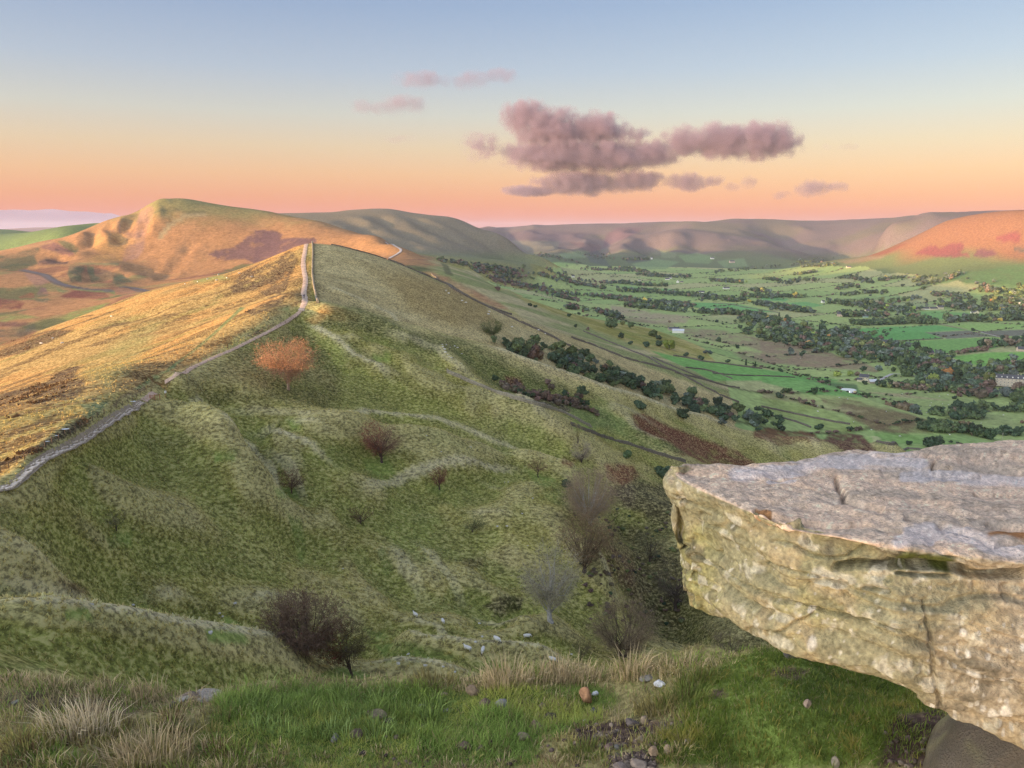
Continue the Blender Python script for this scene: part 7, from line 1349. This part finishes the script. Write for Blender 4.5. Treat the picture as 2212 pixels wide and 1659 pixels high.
fence([('E', [(5,600),(58,572),(112,537),(157,510),(202,482),(245,460),(293,432),(337,410),(380,388),(425,366),(458,352),(490,338),(520,320),(558,300),(600,262),(633,240),(677,215),(720,195),(758,178),(795,160),(830,142),(858,125),(885,108),(912,98)])], 'post and wire fence beside the flagged path, from the left edge up to the gate', 90, 260)
fence([('A', [(1070,1470),(1098,1425),(1168,1385),(1205,1345),(1243,1310),(1285,1285),(1308,1270),(1340,1255),(1372,1232),(1405,1215),(1450,1185),(1500,1165),(1545,1150),(1600,1125),(1650,1105),(1700,1080),(1740,1065)])], 'wooden fence from the gate along the trodden path', 150, 420)
fence([('A', [(1790,1055),(1820,1035),(1850,1030),(1880,1020),(1900,1005),(1915,1000),(1930,990),(1945,975),(1960,965),(1975,950),(1990,942),(2005,930),(2020,922),(2035,912),(2050,903)])], 'close-set fence posts from the path up to the end of the sunlit wall', 280, 420)
p = surf_hit(*uv('A', 1005, 1522), 150, 300); root = empty('gate', p, .5); tag(root, 'red-brown wooden kissing gate where the flagged path ends', 'gate')
for x in (-1.1, .0, 1.1): v_, f_ = boxes([(x,0,.7,.17,.17,1.5)]); mobj('gate_post', np_mesh('gate_post', v_, f_, REDW), root)
for z in (.25,.5,.75,1.0,1.2): v_, f_ = boxes([(-.55,0,z,1.0,.06,.10)]); mobj('rail', np_mesh('rail', v_, f_, REDW), root); v_, f_ = boxes([(.6,.5,z,.06,1.1,.10)]); mobj('rail', np_mesh('rail', v_, f_, REDW), root)
p = surf_hit(*uv('A', 1074, 1505), 150, 300); root = empty('signpost', p, .4); tag(root, 'small signpost with a white panel right of the kissing gate', 'sign'); v_, f_ = boxes([(0,0,.7,.12,.12,1.6)]); mobj('post', np_mesh('post', v_, f_, REDW), root)
v_, f_ = boxes([(0,-.1,1.45,.55,.05,.65)]); mobj('panel', np_mesh('panel', v_, f_, simple_mat('white_panel', (.85,.84,.80), .6, .2, .03, 4)), root)
p = surf_hit(*uv('B', 1252, 1262), 250, 400); v_, f_ = boxes([(0,0,.8,.25,.25,2.0)]); tag(mobj('gatepost', np_mesh('gatepost', v_, f_, WALLP), loc=p), 'stone post at the upper end of the drystone wall', 'post')
p = surf_hit(*uv('K', 2030, 925), 450, 900); root = empty('telegraph_pole', p); tag(root, 'wooden telegraph pole with crossbar above the rock at right', 'pole'); v_, f_ = boxes([(0,0,3.6,.22,.22,7.6)]); mobj('pole', np_mesh('pole', v_, f_, simple_mat('pole_wood', (.5,.45,.36), .9, .1, .1, 3)), root); v_, f_ = boxes([(0,0,7.0,2.2,.14,.14)]); mobj('crossbar', np_mesh('crossbar', v_, f_, WOOD), root)
# pale stones lying about the slopes
SM = simple_mat('pale_stone', (.62,.60,.55), .9, .1, .2, 6); smesh = []
for q in range(4): P, F = stone_mesh(500+q, 1, .8, .6, 1, .2, 5); smesh.append(np_mesh('stone', P, F, SM))
for cr_, lst, gl_, lb in [('F', [(600,340),(870,408),(878,412),(690,440),(1085,630),(1110,630),(1260,730),(1100,903),(1230,1025),(80,1168),(930,1508),(1040,905),(1195,825)], 'pale stones strewn over the shaded slope', 'small pale stone lying in the tussocks of the shaded slope'), ('H', [(1360,315),(1420,190),(1520,125),(860,135),(595,130),(1440,210)], 'pale stones at the foot of the slope', 'small pale stone in the turf at the foot of the left slope'), ('I', [(935,515),(1000,455),(1110,525),(1225,535),(1300,570),(1435,375),(1460,255),(1480,340),(2058,455)], 'pale stones near the sheep', 'small pale stone lying near the sheep'),
    ('B', [(1220,1080),(1245,1082),(1235,1110),(1270,1098),(1300,1090),(1318,1100),(1240,1130),(1255,1145),(1280,1165),(1262,1160),(1345,1140),(1225,1095)], 'pale stones of the little scree', 'pale block of the little scree below the crest of the spur')]:
    for x, y in lst: p = surf_hit(*uv(cr_, x, y), 70, 420); s = random.uniform(.25, .5)*(1.6 if cr_ == 'B' else 1); o = mobj('stone', smesh[random.randrange(4)], loc=p, rz=random.random()*6, scale=(s, s, s*.8)); tag(o, lb, 'stone', gl_)

# ------------------------------------------------------------------ sheep and walkers
def skin_mesh(name, verts, edges, radii, sub=1):
    me = bpy.data.meshes.new(name); me.from_pydata([tuple(v_) for v_ in verts], edges, []); o = bpy.data.objects.new(name+'_tmp', me); COL.objects.link(o)
    md = o.modifiers.new('s', 'SKIN')
    for k_, r_ in enumerate(radii): sv_ = me.skin_vertices[0].data[k_]; sv_.radius = (r_, r_) if np.isscalar(r_) else r_; sv_.use_root = (k_ == 0)
    if sub: sb = o.modifiers.new('b', 'SUBSURF'); sb.levels = sub; sb.render_levels = sub
    dg = bpy.context.evaluated_depsgraph_get(); out = bpy.data.meshes.new_from_object(o.evaluated_get(dg)); bpy.data.objects.remove(o); out.name = name
    for p_ in out.polygons: p_.use_smooth = True
    return out
WOOL = simple_mat('wool', (.80,.78,.74), .95, .05, .12, 20, .02); FACE = simple_mat('sheep_face', (.10,.09,.085), .8, .1, .1, 10)
def sheep_mesh(graze=True):
    hd = (.86, 0, .30) if graze else (.84, 0, .92); nk = (.62, 0, .52) if graze else (.62, 0, .78)
    V = [(0,0,.62),(.36,0,.62),(.56,0,.60),nk,hd,(-.36,0,.62),(-.55,0,.60),(-.64,0,.52), (.38,.13,.45),(.40,.13,.22),(.40,.13,.0),(.38,-.13,.45),(.42,-.13,.22),(.42,-.13,0),(-.42,.14,.45),(-.46,.13,.24),(-.42,.13,0),(-.42,-.14,.45),(-.44,-.13,.24),(-.40,-.13,0)]
    E = [(0,1),(1,2),(2,3),(3,4),(0,5),(5,6),(6,7),(1,8),(8,9),(9,10),(1,11),(11,12),(12,13),(5,14),(14,15),(15,16),(5,17),(17,18),(18,19)]
    Rr = [(.27,.25),(.26,.25),.20,.12,.055,(.26,.25),.22,.06,.09,.035,.03,.09,.035,.03,.10,.04,.03,.10,.04,.03]
    me_ = skin_mesh('body', V, E, Rr, 1); me_.materials.append(WOOL); me_.materials.append(FACE)
    for p_ in me_.polygons:
        c_ = p_.center
        if c_.z < .26 and abs(c_.x) < .6: p_.material_index = 1
    H_ = skin_mesh('head', [(hd[0]-.05,0,hd[2]+.05),(hd[0]+.06,0,hd[2]-.02),(hd[0]+.16,0,hd[2]-.10),(hd[0]-.02,.13,hd[2]+.07),(hd[0]-.02,-.13,hd[2]+.07)], [(0,1),(1,2),(0,3),(0,4)], [.085,.07,.045,.022,.022], 1); H_.materials.append(FACE); return me_, H_
SH = [sheep_mesh(True), sheep_mesh(False)]
WH2 = H2 = None
def put_sheep(cr_, x, y, rz, lab, group='sheep grazing below the ledge', k=0, s=1.0, rmin=60, rmax=2e4, parts=True):
    p = surf_hit(*uv(cr_, x, y), rmin, rmax); b_, h_ = SH[k]; z = float(ground_z(p.x, p.y))
    if parts: root = empty('sheep', (p.x, p.y, z), rz); root.scale = (s,)*3; mobj('body', b_, root); mobj('head', h_, root)
    else: root = mobj('sheep', b_, loc=(p.x, p.y, z), rz=rz, scale=s)
    tag(root, lab, 'sheep', group)
for a_ in [('I',1047,215,2.2,'white sheep furthest up-left, seen from behind',1),('I',1225,257,1.9,'white sheep second from the left on the upper side, head down',0),('I',1770,352,.1,'white sheep standing side-on at the right on the little green knoll',0),('I',1575,375,-.8,'white sheep with a dark face walking down to the right',0),
    ('I',1386,435,2.5,'greyish sheep, lower left of a close pair',1),('I',1483,447,-1.7,'dark-faced sheep facing the ledge, right one of a close pair',0),('I',1932,505,-.5,'white sheep half hidden behind tall tan grass',0)]: put_sheep(*a_[:5], k=a_[5], s=1.12, rmax=260)
for cr_, lst, lab, grp, r0 in [('P', [(157,822),(187,852),(330,932),(371,952),(628,1050),(618,1078),(875,1217),(1135,1234),(1162,1250),(1225,1275),(1236,1292)], 'tiny white sheep grazing on the pale bank beyond the spur', 'sheep on the pale bank', 400), ('A', [(1415,717),(1405,752),(1345,744),(1280,762),(1550,707),(1630,730),(1470,737),(1200,775),(722,987),(267,1162),(343,1129),(404,1160)], 'tiny white sheep on the sunlit flank of the ridge', 'sheep on the sunlit flank', 200),
    ('K', [(1185,542),(1500,562),(1570,550),(1405,527),(1430,617),(1525,627),(1575,635),(1050,692),(1665,757),(1780,787),(1585,887),(1420,640),(1240,600),(1390,700),(2040,720),(1850,790)], 'tiny white sheep in the pale pastures below the farmhouse', 'sheep in the pastures', 450), ('K', [(470,647),(472,690),(775,780),(925,847),(330,615),(725,587),(655,575),(325,240),(1165,900)], 'tiny white sheep on the rough lower slopes', 'sheep on the lower slopes', 400)]:
    for x, y in lst: put_sheep(cr_, x, y, random.random()*6.28, lab, grp, 0, 1.15, r0, 2e4, False)
SKIN = simple_mat('skin', (.5,.33,.25), .7, .2, .05, 5); BLUE = simple_mat('blue_jacket', (.08,.13,.30), .8, .1, .1, 5); DARK = simple_mat('dark_cloth', (.03,.03,.035), .85, .1, .1, 5)
def person(p, rz, lab, s=1.0, jacket=BLUE):
    V = [(0,0,.95),(0,0,1.15),(0,0,1.38),(0,.0,1.50),(0,.02,1.62),(0,.03,1.72), (.19,0,1.40),(.26,.05,1.12),(.24,.20,.92),(-.19,0,1.40),(-.26,-.08,1.12),(-.25,-.10,.88),(.10,0,.90),(.11,.10,.50),(.11,.02,.08),(.11,.16,.04),(-.10,0,.90),(-.11,-.02,.50),(-.11,-.22,.12),(-.11,-.10,.03)]
    E = [(0,1),(1,2),(2,3),(3,4),(4,5),(2,6),(6,7),(7,8),(2,9),(9,10),(10,11),(0,12),(12,13),(13,14),(14,15),(0,16),(16,17),(17,18),(18,19)]; Rr = [.14,.15,.16,.06,.10,.085,.075,.055,.035,.075,.055,.035,.10,.07,.05,.04,.10,.07,.05,.04]
    me_ = skin_mesh('body', V, E, Rr, 1); [me_.materials.append(m) for m in (SKIN, jacket, DARK)]
    for q in me_.polygons: q.material_index = 0 if q.center.z > 1.50 else (1 if q.center.z > .93 else 2)
    root = empty('person', p, rz); root.scale = (s,)*3; tag(root, lab, 'person'); mobj('body', me_, root)
    hr = skin_mesh('hair', [(0,.0,1.70),(0,.05-.1,1.66)], [(0,1)], [.095,.085], 1); hr.materials.append(DARK); mobj('hair', hr, root); v_, f_ = boxes([(0,-.24,1.22,.32,.20,.46)]); mobj('backpack', np_mesh('backpack', v_, f_, DARK), root)
p = surf_hit(*uv('A', 1971, 867), 300, 500); person((p.x, p.y, float(ground_z(p.x, p.y))+.1), .2, 'walker in a blue jacket on the stony path below the bank top', 1.25)
for x, y, lb in ((1885, 96, 'tiny walker on the summit of the big hill, left of two'), (1922, 90, 'tiny walker on the summit of the big hill, right of two')):
    u, v = uv('Q', x, y); p = surf_hit(u, v+2, 1500, 2300); person((p.x, p.y, float(ground_z(p.x, p.y))), .2, lb, 1.1, DARK)

# ------------------------------------------------------------------ buildings in the valley
SLATE = simple_mat('slate', (.11,.11,.125), .7, .2, .2, .8); CREAM = simple_mat('cream_wall', (.62,.56,.42), .9, .1, .12, .5); WHITEW = simple_mat('white_wall', (.82,.80,.76), .9, .1, .05, .5); STONEW = simple_mat('stone_wall', (.42,.36,.29), .9, .1, .2, .8); PINKW = simple_mat('pinkish_wall', (.60,.48,.40), .9, .1, .12, .5)
GLASS = simple_mat('window_glass', (.03,.035,.04), .1, .6, .05, 3); FRAME = simple_mat('white_frame', (.8,.8,.78), .6, .2, .03, 3); METR = simple_mat('pale_metal_roof', (.70,.72,.76), .5, .4, .08, .5); GREENW = simple_mat('green_paint', (.35,.50,.45), .8, .1, .1, .5)
def house(cr_, x, y, L_, D_, H_, rz, wallm, roofm, lab, chim=1, win=True, rh=None, cat='house', dormers=0, storeys=2, nwin=None, r0=500, name='house', dz=0):
    p = surf_hit(*uv(cr_, x, y), r0); z = float(ground_z(p.x, p.y))-.3+dz; root = empty(name, (p.x, p.y, z), rz); tag(root, lab, cat); rh = rh or D_*.42
    V = [(-L_/2,-D_/2,0),(L_/2,-D_/2,0),(L_/2,D_/2,0),(-L_/2,D_/2,0),(-L_/2,-D_/2,H_),(L_/2,-D_/2,H_),(L_/2,D_/2,H_),(-L_/2,D_/2,H_),(-L_/2,0,H_+rh),(L_/2,0,H_+rh)]
    me_ = bpy.data.meshes.new('wall'); me_.from_pydata(V, [], [(0,1,5,4),(2,3,7,6),(1,2,6,9,5),(3,0,4,8,7)]); me_.materials.append(wallm); mobj('wall', me_, root)
    o_ = .35; sl = rh/(D_/2); V = []
    for sx in (-1, 1):
        for yy, zz_ in ((-(D_/2+o_), H_-o_*sl), (0, H_+rh), (D_/2+o_, H_-o_*sl)): V += [(sx*(L_/2+o_), yy, zz_+.05), (sx*(L_/2+o_), yy, zz_+.28)]
    F = [(1,3,9,7),(3,5,11,9),(0,6,8,2),(2,8,10,4),(0,2,3,1),(2,4,5,3),(6,7,9,8),(8,9,11,10),(0,1,7,6),(4,10,11,5)]
    me_ = bpy.data.meshes.new('roof'); me_.from_pydata(V, [], F); me_.materials.append(roofm); rf = mobj('roof', me_, root)
    for c_ in range(chim): cx_ = -L_/2+.6+(L_-1.2)*(c_/max(1, chim-1)) if chim > 1 else L_/2-.7; v_, f_ = boxes([(cx_, 0, H_+rh+.5, .9, .7, 1.8)]); mobj('chimney', np_mesh('chimney', v_, f_, wallm), rf)
    if win:
        n_ = nwin or max(2, int(L_/3)); sh_ = H_/storeys
        wm = np_mesh('window', *boxes([(0,0,0,1.1,.12,1.3)]), FRAME); gm_ = np_mesh('pane', *boxes([(0,-.05,0,.85,.1,1.05)]), GLASS)
        for s_ in range(storeys):
            for q in range(n_):
                xx = -L_/2+L_*(q+.5)/n_
                if s_ == 0 and q == n_//2: v_, f_ = boxes([(xx,-D_/2-.03,1.05,1.0,.12,2.1)]); mobj('door', np_mesh('door', v_, f_, simple_mat('door_paint', (.10,.09,.08), .6, .2, .05, 3)), root); continue
                w_ = mobj('window', wm, root, (xx, -D_/2-.03, sh_*(s_+.55))); mobj('pane', gm_, w_)
    for q in range(dormers):
        xx = -L_/2+L_*(q+.5)/dormers; v_, f_ = boxes([(xx, -D_/2+.9, H_+rh*.38, 1.3, 1.4, 1.3)]); mobj('dormer', np_mesh('dormer', v_, f_, FRAME), rf)
    return root
house('K', 862, 432, 11, 8, 6.5, R(-35), CREAM, SLATE, 'cream gabled farmhouse with dark slate roof by the drive', 2); house('K', 935, 447, 11, 6, 2.8, R(10), STONEW, METR, 'low grey outbuilding right of the cream farmhouse', 0, False, cat='outbuilding', name='outbuilding'); house('K', 825, 433, 6, 5, 3, R(-30), CREAM, SLATE, 'small cream annexe against the left of the farmhouse', 0, False, cat='outbuilding', name='annexe')
house('K', 2150, 486, 64, 9, 10.5, R(-25), simple_mat('terrace_stone', (.58,.50,.42), .9, .1, .15, .6), SLATE, 'long three-storey stone terrace with dormers, cut by the right edge', 5, True, 4.2, 'terrace', 11, 3, 16, 700, 'terrace', 1.5)
house('M', 620, 862, 20, 12, 4.5, R(5), STONEW, SLATE, 'open-fronted brown barn with dark roof in the green fields', 0, False, 2, 'barn', name='barn'); house('M', 665, 885, 22, 15, 4.5, R(-12), WHITEW, METR, 'pale metal-roofed barn in front of the brown one', 0, False, 3, 'barn', name='barn')
HS = [('M',1452,597,14,8,5.5,R(-10),WHITEW,'white house beside the yellow autumn tree',2),('M',662,402,12,9,6,R(70),WHITEW,'white gable-end house in the distant wood',1),('M',560,375,16,8,4.5,R(0),WHITEW,'long white cottage in the distant wood left of the gabled one',1),('M',592,362,8,6,5,R(0),WHITEW,'small white cottage behind the long one',1),('M',890,498,18,8,3,R(0),WHITEW,'low white shed roof in the tree belt',0),('M',1130,463,20,9,4,R(5),WHITEW,'low white barn beyond the tree belt',0),('M',568,612,12,10,6,R(60),CREAM,'cream gable among trees, left of the narrow fields',1),
 ('M',2065,595,8,7,4,R(20),WHITEW,'white cottage, left one of two above the big wood',1),('M',2125,580,12,8,4.5,R(0),WHITEW,'white house, right one of two above the big wood',1),('M',995,172,18,10,6,R(0),WHITEW,'far white farm high under the moor',1),('M',1185,208,26,12,7,R(5),PINKW,'far pinkish farm right of the white one under the moor',1),('M',408,175,9,10,9,R(0),WHITEW,'far pale building in the notch of the moor',0),('M',700,400,10,6,3,R(0),PINKW,'low pale roof right of the white gable',0),('M',290,385,8,6,3,R(0),WHITEW,'speck of a white house at the left of the woods',0),
 ('N',35,892,16,10,6,R(-30),PINKW,'pinkish white house at the edge of the cottage wood',2),('N',12,880,10,8,5,R(20),WHITEW,'white house left of the pinkish one',1),('N',540,1235,14,9,6,R(-15),PINKW,'pinkish farmhouse at the corner of the striped field',2),('N',590,1252,16,8,4,R(-25),WHITEW,'white outbuilding right of the pinkish farmhouse',0),('N',712,805,10,8,5,R(40),WHITEW,'small white gable left of the station row',1),('N',745,825,14,7,2.5,R(-10),METR,'grey-roofed shed below the small white gable',0),('N',890,820,18,8,3,R(3),CREAM,'first low cream building of the row, at its left',0),('N',965,815,22,8,4.5,R(2),CREAM,'second building of the row with dark roof',0),('N',1045,812,24,8,3.2,R(2),WHITEW,'third, whitest building of the row',0),('N',1130,812,18,8,3.2,R(2),CREAM,'fourth low building of the row',0),('N',1210,808,14,9,6,R(3),CREAM,'tall cream house closing the row at the right',1),
 ('N',1645,858,13,9,4,R(70),CREAM,'cream gabled barn against the right-hand wood',0),('N',1597,855,8,5,2.5,R(0),WHITEW,'small white cabin left of the cream gabled barn',0),('N',345,842,12,8,4,R(20),CREAM,'cream cottage deep in the cottage wood',1),('N',325,905,12,5,3,R(0),GREENW,'pale green cabin below the cottage wood',0),('N',1085,1345,12,8,4,R(20),PINKW,'pinkish barn at the forked lane',0),('N',2190,1305,16,9,4,R(-10),PINKW,'pinkish roof at the right edge beside the copse',1),('N',125,1135,22,7,2.5,R(-20),WHITEW,'long white shed roof in the river wood',0),('N',175,765,12,7,3,R(0),PINKW,'brown-pink cottage above the cottage wood',0),('N',125,318,16,10,5,R(0),CREAM,'cream barn far up the slope of the right-hand hill',0),('P',1540,670,10,8,6,R(0),WHITEW,'white cottage in the woods at the valley head',0)]
for cr_, x, y, L_, D_, H_, rz, wm_, lb, ch in HS: house(cr_, x, y, L_, D_, H_, rz, wm_, METR if wm_ is METR else SLATE, lb, ch, (H_ >= 5), None, 'house', nwin=3, r0=700)
p = surf_hit(*uv('N', 2150, 800), 700); v_, f_ = boxes([(0,0,7,2.2,2.2,14),(0,0,14.6,2.8,2.8,1.4)]); tag(mobj('chapel_turret', np_mesh('chapel_turret', v_, f_, WHITEW), loc=p), 'slim white turret rising from the right-hand wood', 'turret')
p = surf_hit(*uv('N', 1005, 925), 700); v_, f_ = boxes([(0,0,4.5,.9,.9,9),(0,0,9,2.0,.6,1.6)]); tag(mobj('signal_post', np_mesh('signal_post', v_, f_, CREAM), loc=p), 'pale railway signal post above the striped field', 'signal post')
# ------------------------------------------------------------------ clouds and air
CROPS['S'] = (658.3, 109.7, 1.680)
def cloud_mat(name, lumps, dens, nscale, thr, col=(.50,.42,.54)):
    m = bpy.data.materials.new(name); m.use_nodes = True; t = m.node_tree; t.nodes.clear(); N = t.nodes.new; L = t.links.new; out = N('ShaderNodeOutputMaterial'); tc_ = N('ShaderNodeTexCoord'); prev = None
    for (c_, s_, w_) in lumps:
        sb = N('ShaderNodeVectorMath'); sb.operation = 'SUBTRACT'; L(tc_.outputs['Object'], sb.inputs[0]); sb.inputs[1].default_value = c_
        dv = N('ShaderNodeVectorMath'); dv.operation = 'DIVIDE'; L(sb.outputs[0], dv.inputs[0]); dv.inputs[1].default_value = s_
        ln = N('ShaderNodeVectorMath'); ln.operation = 'LENGTH'; L(dv.outputs[0], ln.inputs[0]); mr_ = N('ShaderNodeMapRange'); mr_.inputs[1].default_value = 1.0; mr_.inputs[2].default_value = 0.0; mr_.inputs[4].default_value = w_*1.15; L(ln.outputs['Value'], mr_.inputs[0])
        if prev is None: prev = mr_.outputs[0]
        else: mx = N('ShaderNodeMath'); mx.operation = 'MAXIMUM'; L(prev, mx.inputs[0]); L(mr_.outputs[0], mx.inputs[1]); prev = mx.outputs[0]
    nz = N('ShaderNodeTexNoise'); nz.inputs['Scale'].default_value = nscale; nz.inputs['Detail'].default_value = 6; nz.inputs['Roughness'].default_value = .68; L(tc_.outputs['Object'], nz.inputs['Vector'])
    ad = N('ShaderNodeMath'); ad.operation = 'MULTIPLY_ADD'; L(nz.outputs[0], ad.inputs[0]); ad.inputs[1].default_value = 2.3; L(prev, ad.inputs[2]); r3 = N('ShaderNodeMapRange'); r3.inputs[1].default_value = thr; r3.inputs[2].default_value = thr+.6; r3.inputs[4].default_value = dens; L(ad.outputs[0], r3.inputs[0])
    # nothing outside the lumps
    gt = N('ShaderNodeMapRange'); gt.inputs[1].default_value = 0; gt.inputs[2].default_value = .25; L(prev, gt.inputs[0]); ml = N('ShaderNodeMath'); ml.operation = 'MULTIPLY'; L(r3.outputs[0], ml.inputs[0]); L(gt.outputs[0], ml.inputs[1])
    pv_ = N('ShaderNodeVolumePrincipled'); pv_.inputs['Color'].default_value = (*col, 1); pv_.inputs['Anisotropy'].default_value = 0; L(ml.outputs[0], pv_.inputs['Density']); L(pv_.outputs[0], out.inputs['Volume'])
    return m
def make_cloud(lst, dist, lab, dens, nscale=3.4, thr=1.36, name='cloud', col=(.50,.42,.54)):
    us = [uv('S', a_[0], a_[1]) for a_ in lst]; k0 = dist/FPX*1.02
    cen = pt(sum(q[0] for q in us)/len(us), sum(q[1] for q in us)/len(us), dist); unit = 500.0; lumps = []; bm = bmesh.new()
    for (u, v), a_ in zip(us, lst):
        p = pt(u, v, dist); c_ = (p-cen)/unit; sx = a_[2]/1.68*k0/unit*1.25; sz = a_[3]/1.68*k0/unit*1.35; sy = (sx+sz)/2*.9; w_ = a_[4] if len(a_) > 4 else 1.0
        lumps.append((tuple(c_), (sx, sy, sz), w_)); bmesh.ops.create_icosphere(bm, subdivisions=2, radius=1.0, matrix=Matrix.Translation(c_) @ Matrix.Diagonal((sx, sy, sz, 1)))
    me_ = bpy.data.meshes.new(name); bm.to_mesh(me_); bm.free(); o = bpy.data.objects.new(name, me_); COL.objects.link(o)
    if len(lst) > 1:
        md = o.modifiers.new('r', 'REMESH'); md.mode = 'VOXEL'; md.voxel_size = max(min(l[1][2] for l in lumps)/5, .03); dg = bpy.context.evaluated_depsgraph_get(); m2 = bpy.data.meshes.new_from_object(o.evaluated_get(dg)); o.modifiers.clear(); o.data = m2
    o.data.materials.clear(); o.data.materials.append(cloud_mat(name, lumps, dens*unit/unit, nscale, thr, col)); o.location = cen; o.scale = (unit,)*3; tag(o, lab, 'cloud'); return o
CLD = 9000
make_cloud([(800,240,85,60),(900,290,150,70),(1050,290,130,60),(930,375,210,60),(1100,380,200,55),(1260,372,120,44),(640,350,80,50,.55),(1230,390,110,34),(1180,300,80,30,.6),(1380,330,85,52),(1520,330,140,58),(1665,325,130,62)], CLD, 'largest pink and purple cloud with a long tail to the right', .014)
make_cloud([(820,508,110,20),(1000,480,170,42),(1190,472,120,36),(1390,475,70,32),(1480,470,45,20,.8)], CLD, 'long flat purple cloud under the largest one', .014)
make_cloud([(1550,492,34,16,.8),(1610,477,32,24,.8)], CLD, 'small wispy cloud right of the long flat one', .006, 5); make_cloud([(1730,524,34,15,.9),(1840,498,62,28),(1935,495,38,18,.8)], CLD, 'small purple cloud low at the right', .008, 4)
make_cloud([(235,205,80,28,.7),(340,192,100,34,.75),(410,200,40,26,.8)], CLD, 'faint pinkish cloud furthest left', .0035, 3); make_cloud([(430,105,110,30,.75),(600,105,80,32,.7),(712,92,58,27,.9)], CLD, 'thin grey cloud at the top left of the group', .0040, 3)
make_cloud([(340,320,66,16,.6)], CLD, 'barely visible wisp under the faint left cloud', .0022, 4); make_cloud([(1975,350,36,13,.7),(1895,345,22,16,.5)], CLD, 'barely visible pink wisp at the right of the largest cloud', .0025, 4)

# low bank of cloud along the left horizon, far beyond the land
V = []; nb = 40
for k in range(nb+1):
    s_ = k/nb; u = -420+s_*715; vt = 447+max(0, s_-.4)*22+2.0*math.sin(s_*23)+1.2*math.sin(s_*57)
    for rr_ in (36000, 40500):
        a_, t_ = ray_t(u, vt); V.append((rr_*math.sin(a_), rr_*math.cos(a_), max(rr_*float(t_)*(1-.75*max(0, (s_-.93)/.07)), -200))); V.append((rr_*math.sin(a_), rr_*math.cos(a_), -250))
F = []
for k in range(nb): b = 4*k; F += [(b, b+1, b+5, b+4), (b+2, b+6, b+7, b+3), (b, b+4, b+6, b+2), (b+1, b+3, b+7, b+5)]
F += [(0, 2, 3, 1), (4*nb, 4*nb+1, 4*nb+3, 4*nb+2)]
bm_c = bpy.data.materials.new('cloud_bank'); bm_c.use_nodes = True; bt = bm_c.node_tree; bt.nodes.clear(); bo = bt.nodes.new('ShaderNodeOutputMaterial'); bp_ = bt.nodes.new('ShaderNodeVolumePrincipled'); bp_.inputs['Color'].default_value = (.36,.42,.66,1); bp_.inputs['Density'].default_value = 3.2e-4; bt.links.new(bp_.outputs[0], bo.inputs['Volume'])
o = mobj('cloud_bank', np_mesh('cloud_bank', np.array(V), np.array(F), bm_c)); tag(o, 'low blue-violet bank of cloud along the left horizon', 'cloud bank')

# thin morning haze filling the country
hb = boxes([(0, 0, (260-520)/2, 180600*.33, 180600*.33, 780)])
hz = bpy.data.materials.new('haze'); hz.use_nodes = True; ht = hz.node_tree; ht.nodes.clear(); ho = ht.nodes.new('ShaderNodeOutputMaterial'); hp = ht.nodes.new('ShaderNodeVolumePrincipled')
hp.inputs['Color'].default_value = (.72,.76,.98,1); hp.inputs['Density'].default_value = 3.2e-5; hp.inputs['Anisotropy'].default_value = 0.0; ht.links.new(hp.outputs[0], ho.inputs['Volume'])
o = mobj('haze', np_mesh('haze', hb[0], hb[1], hz)); o['kind'] = 'stuff'; o['label'] = 'thin morning haze over the valley'
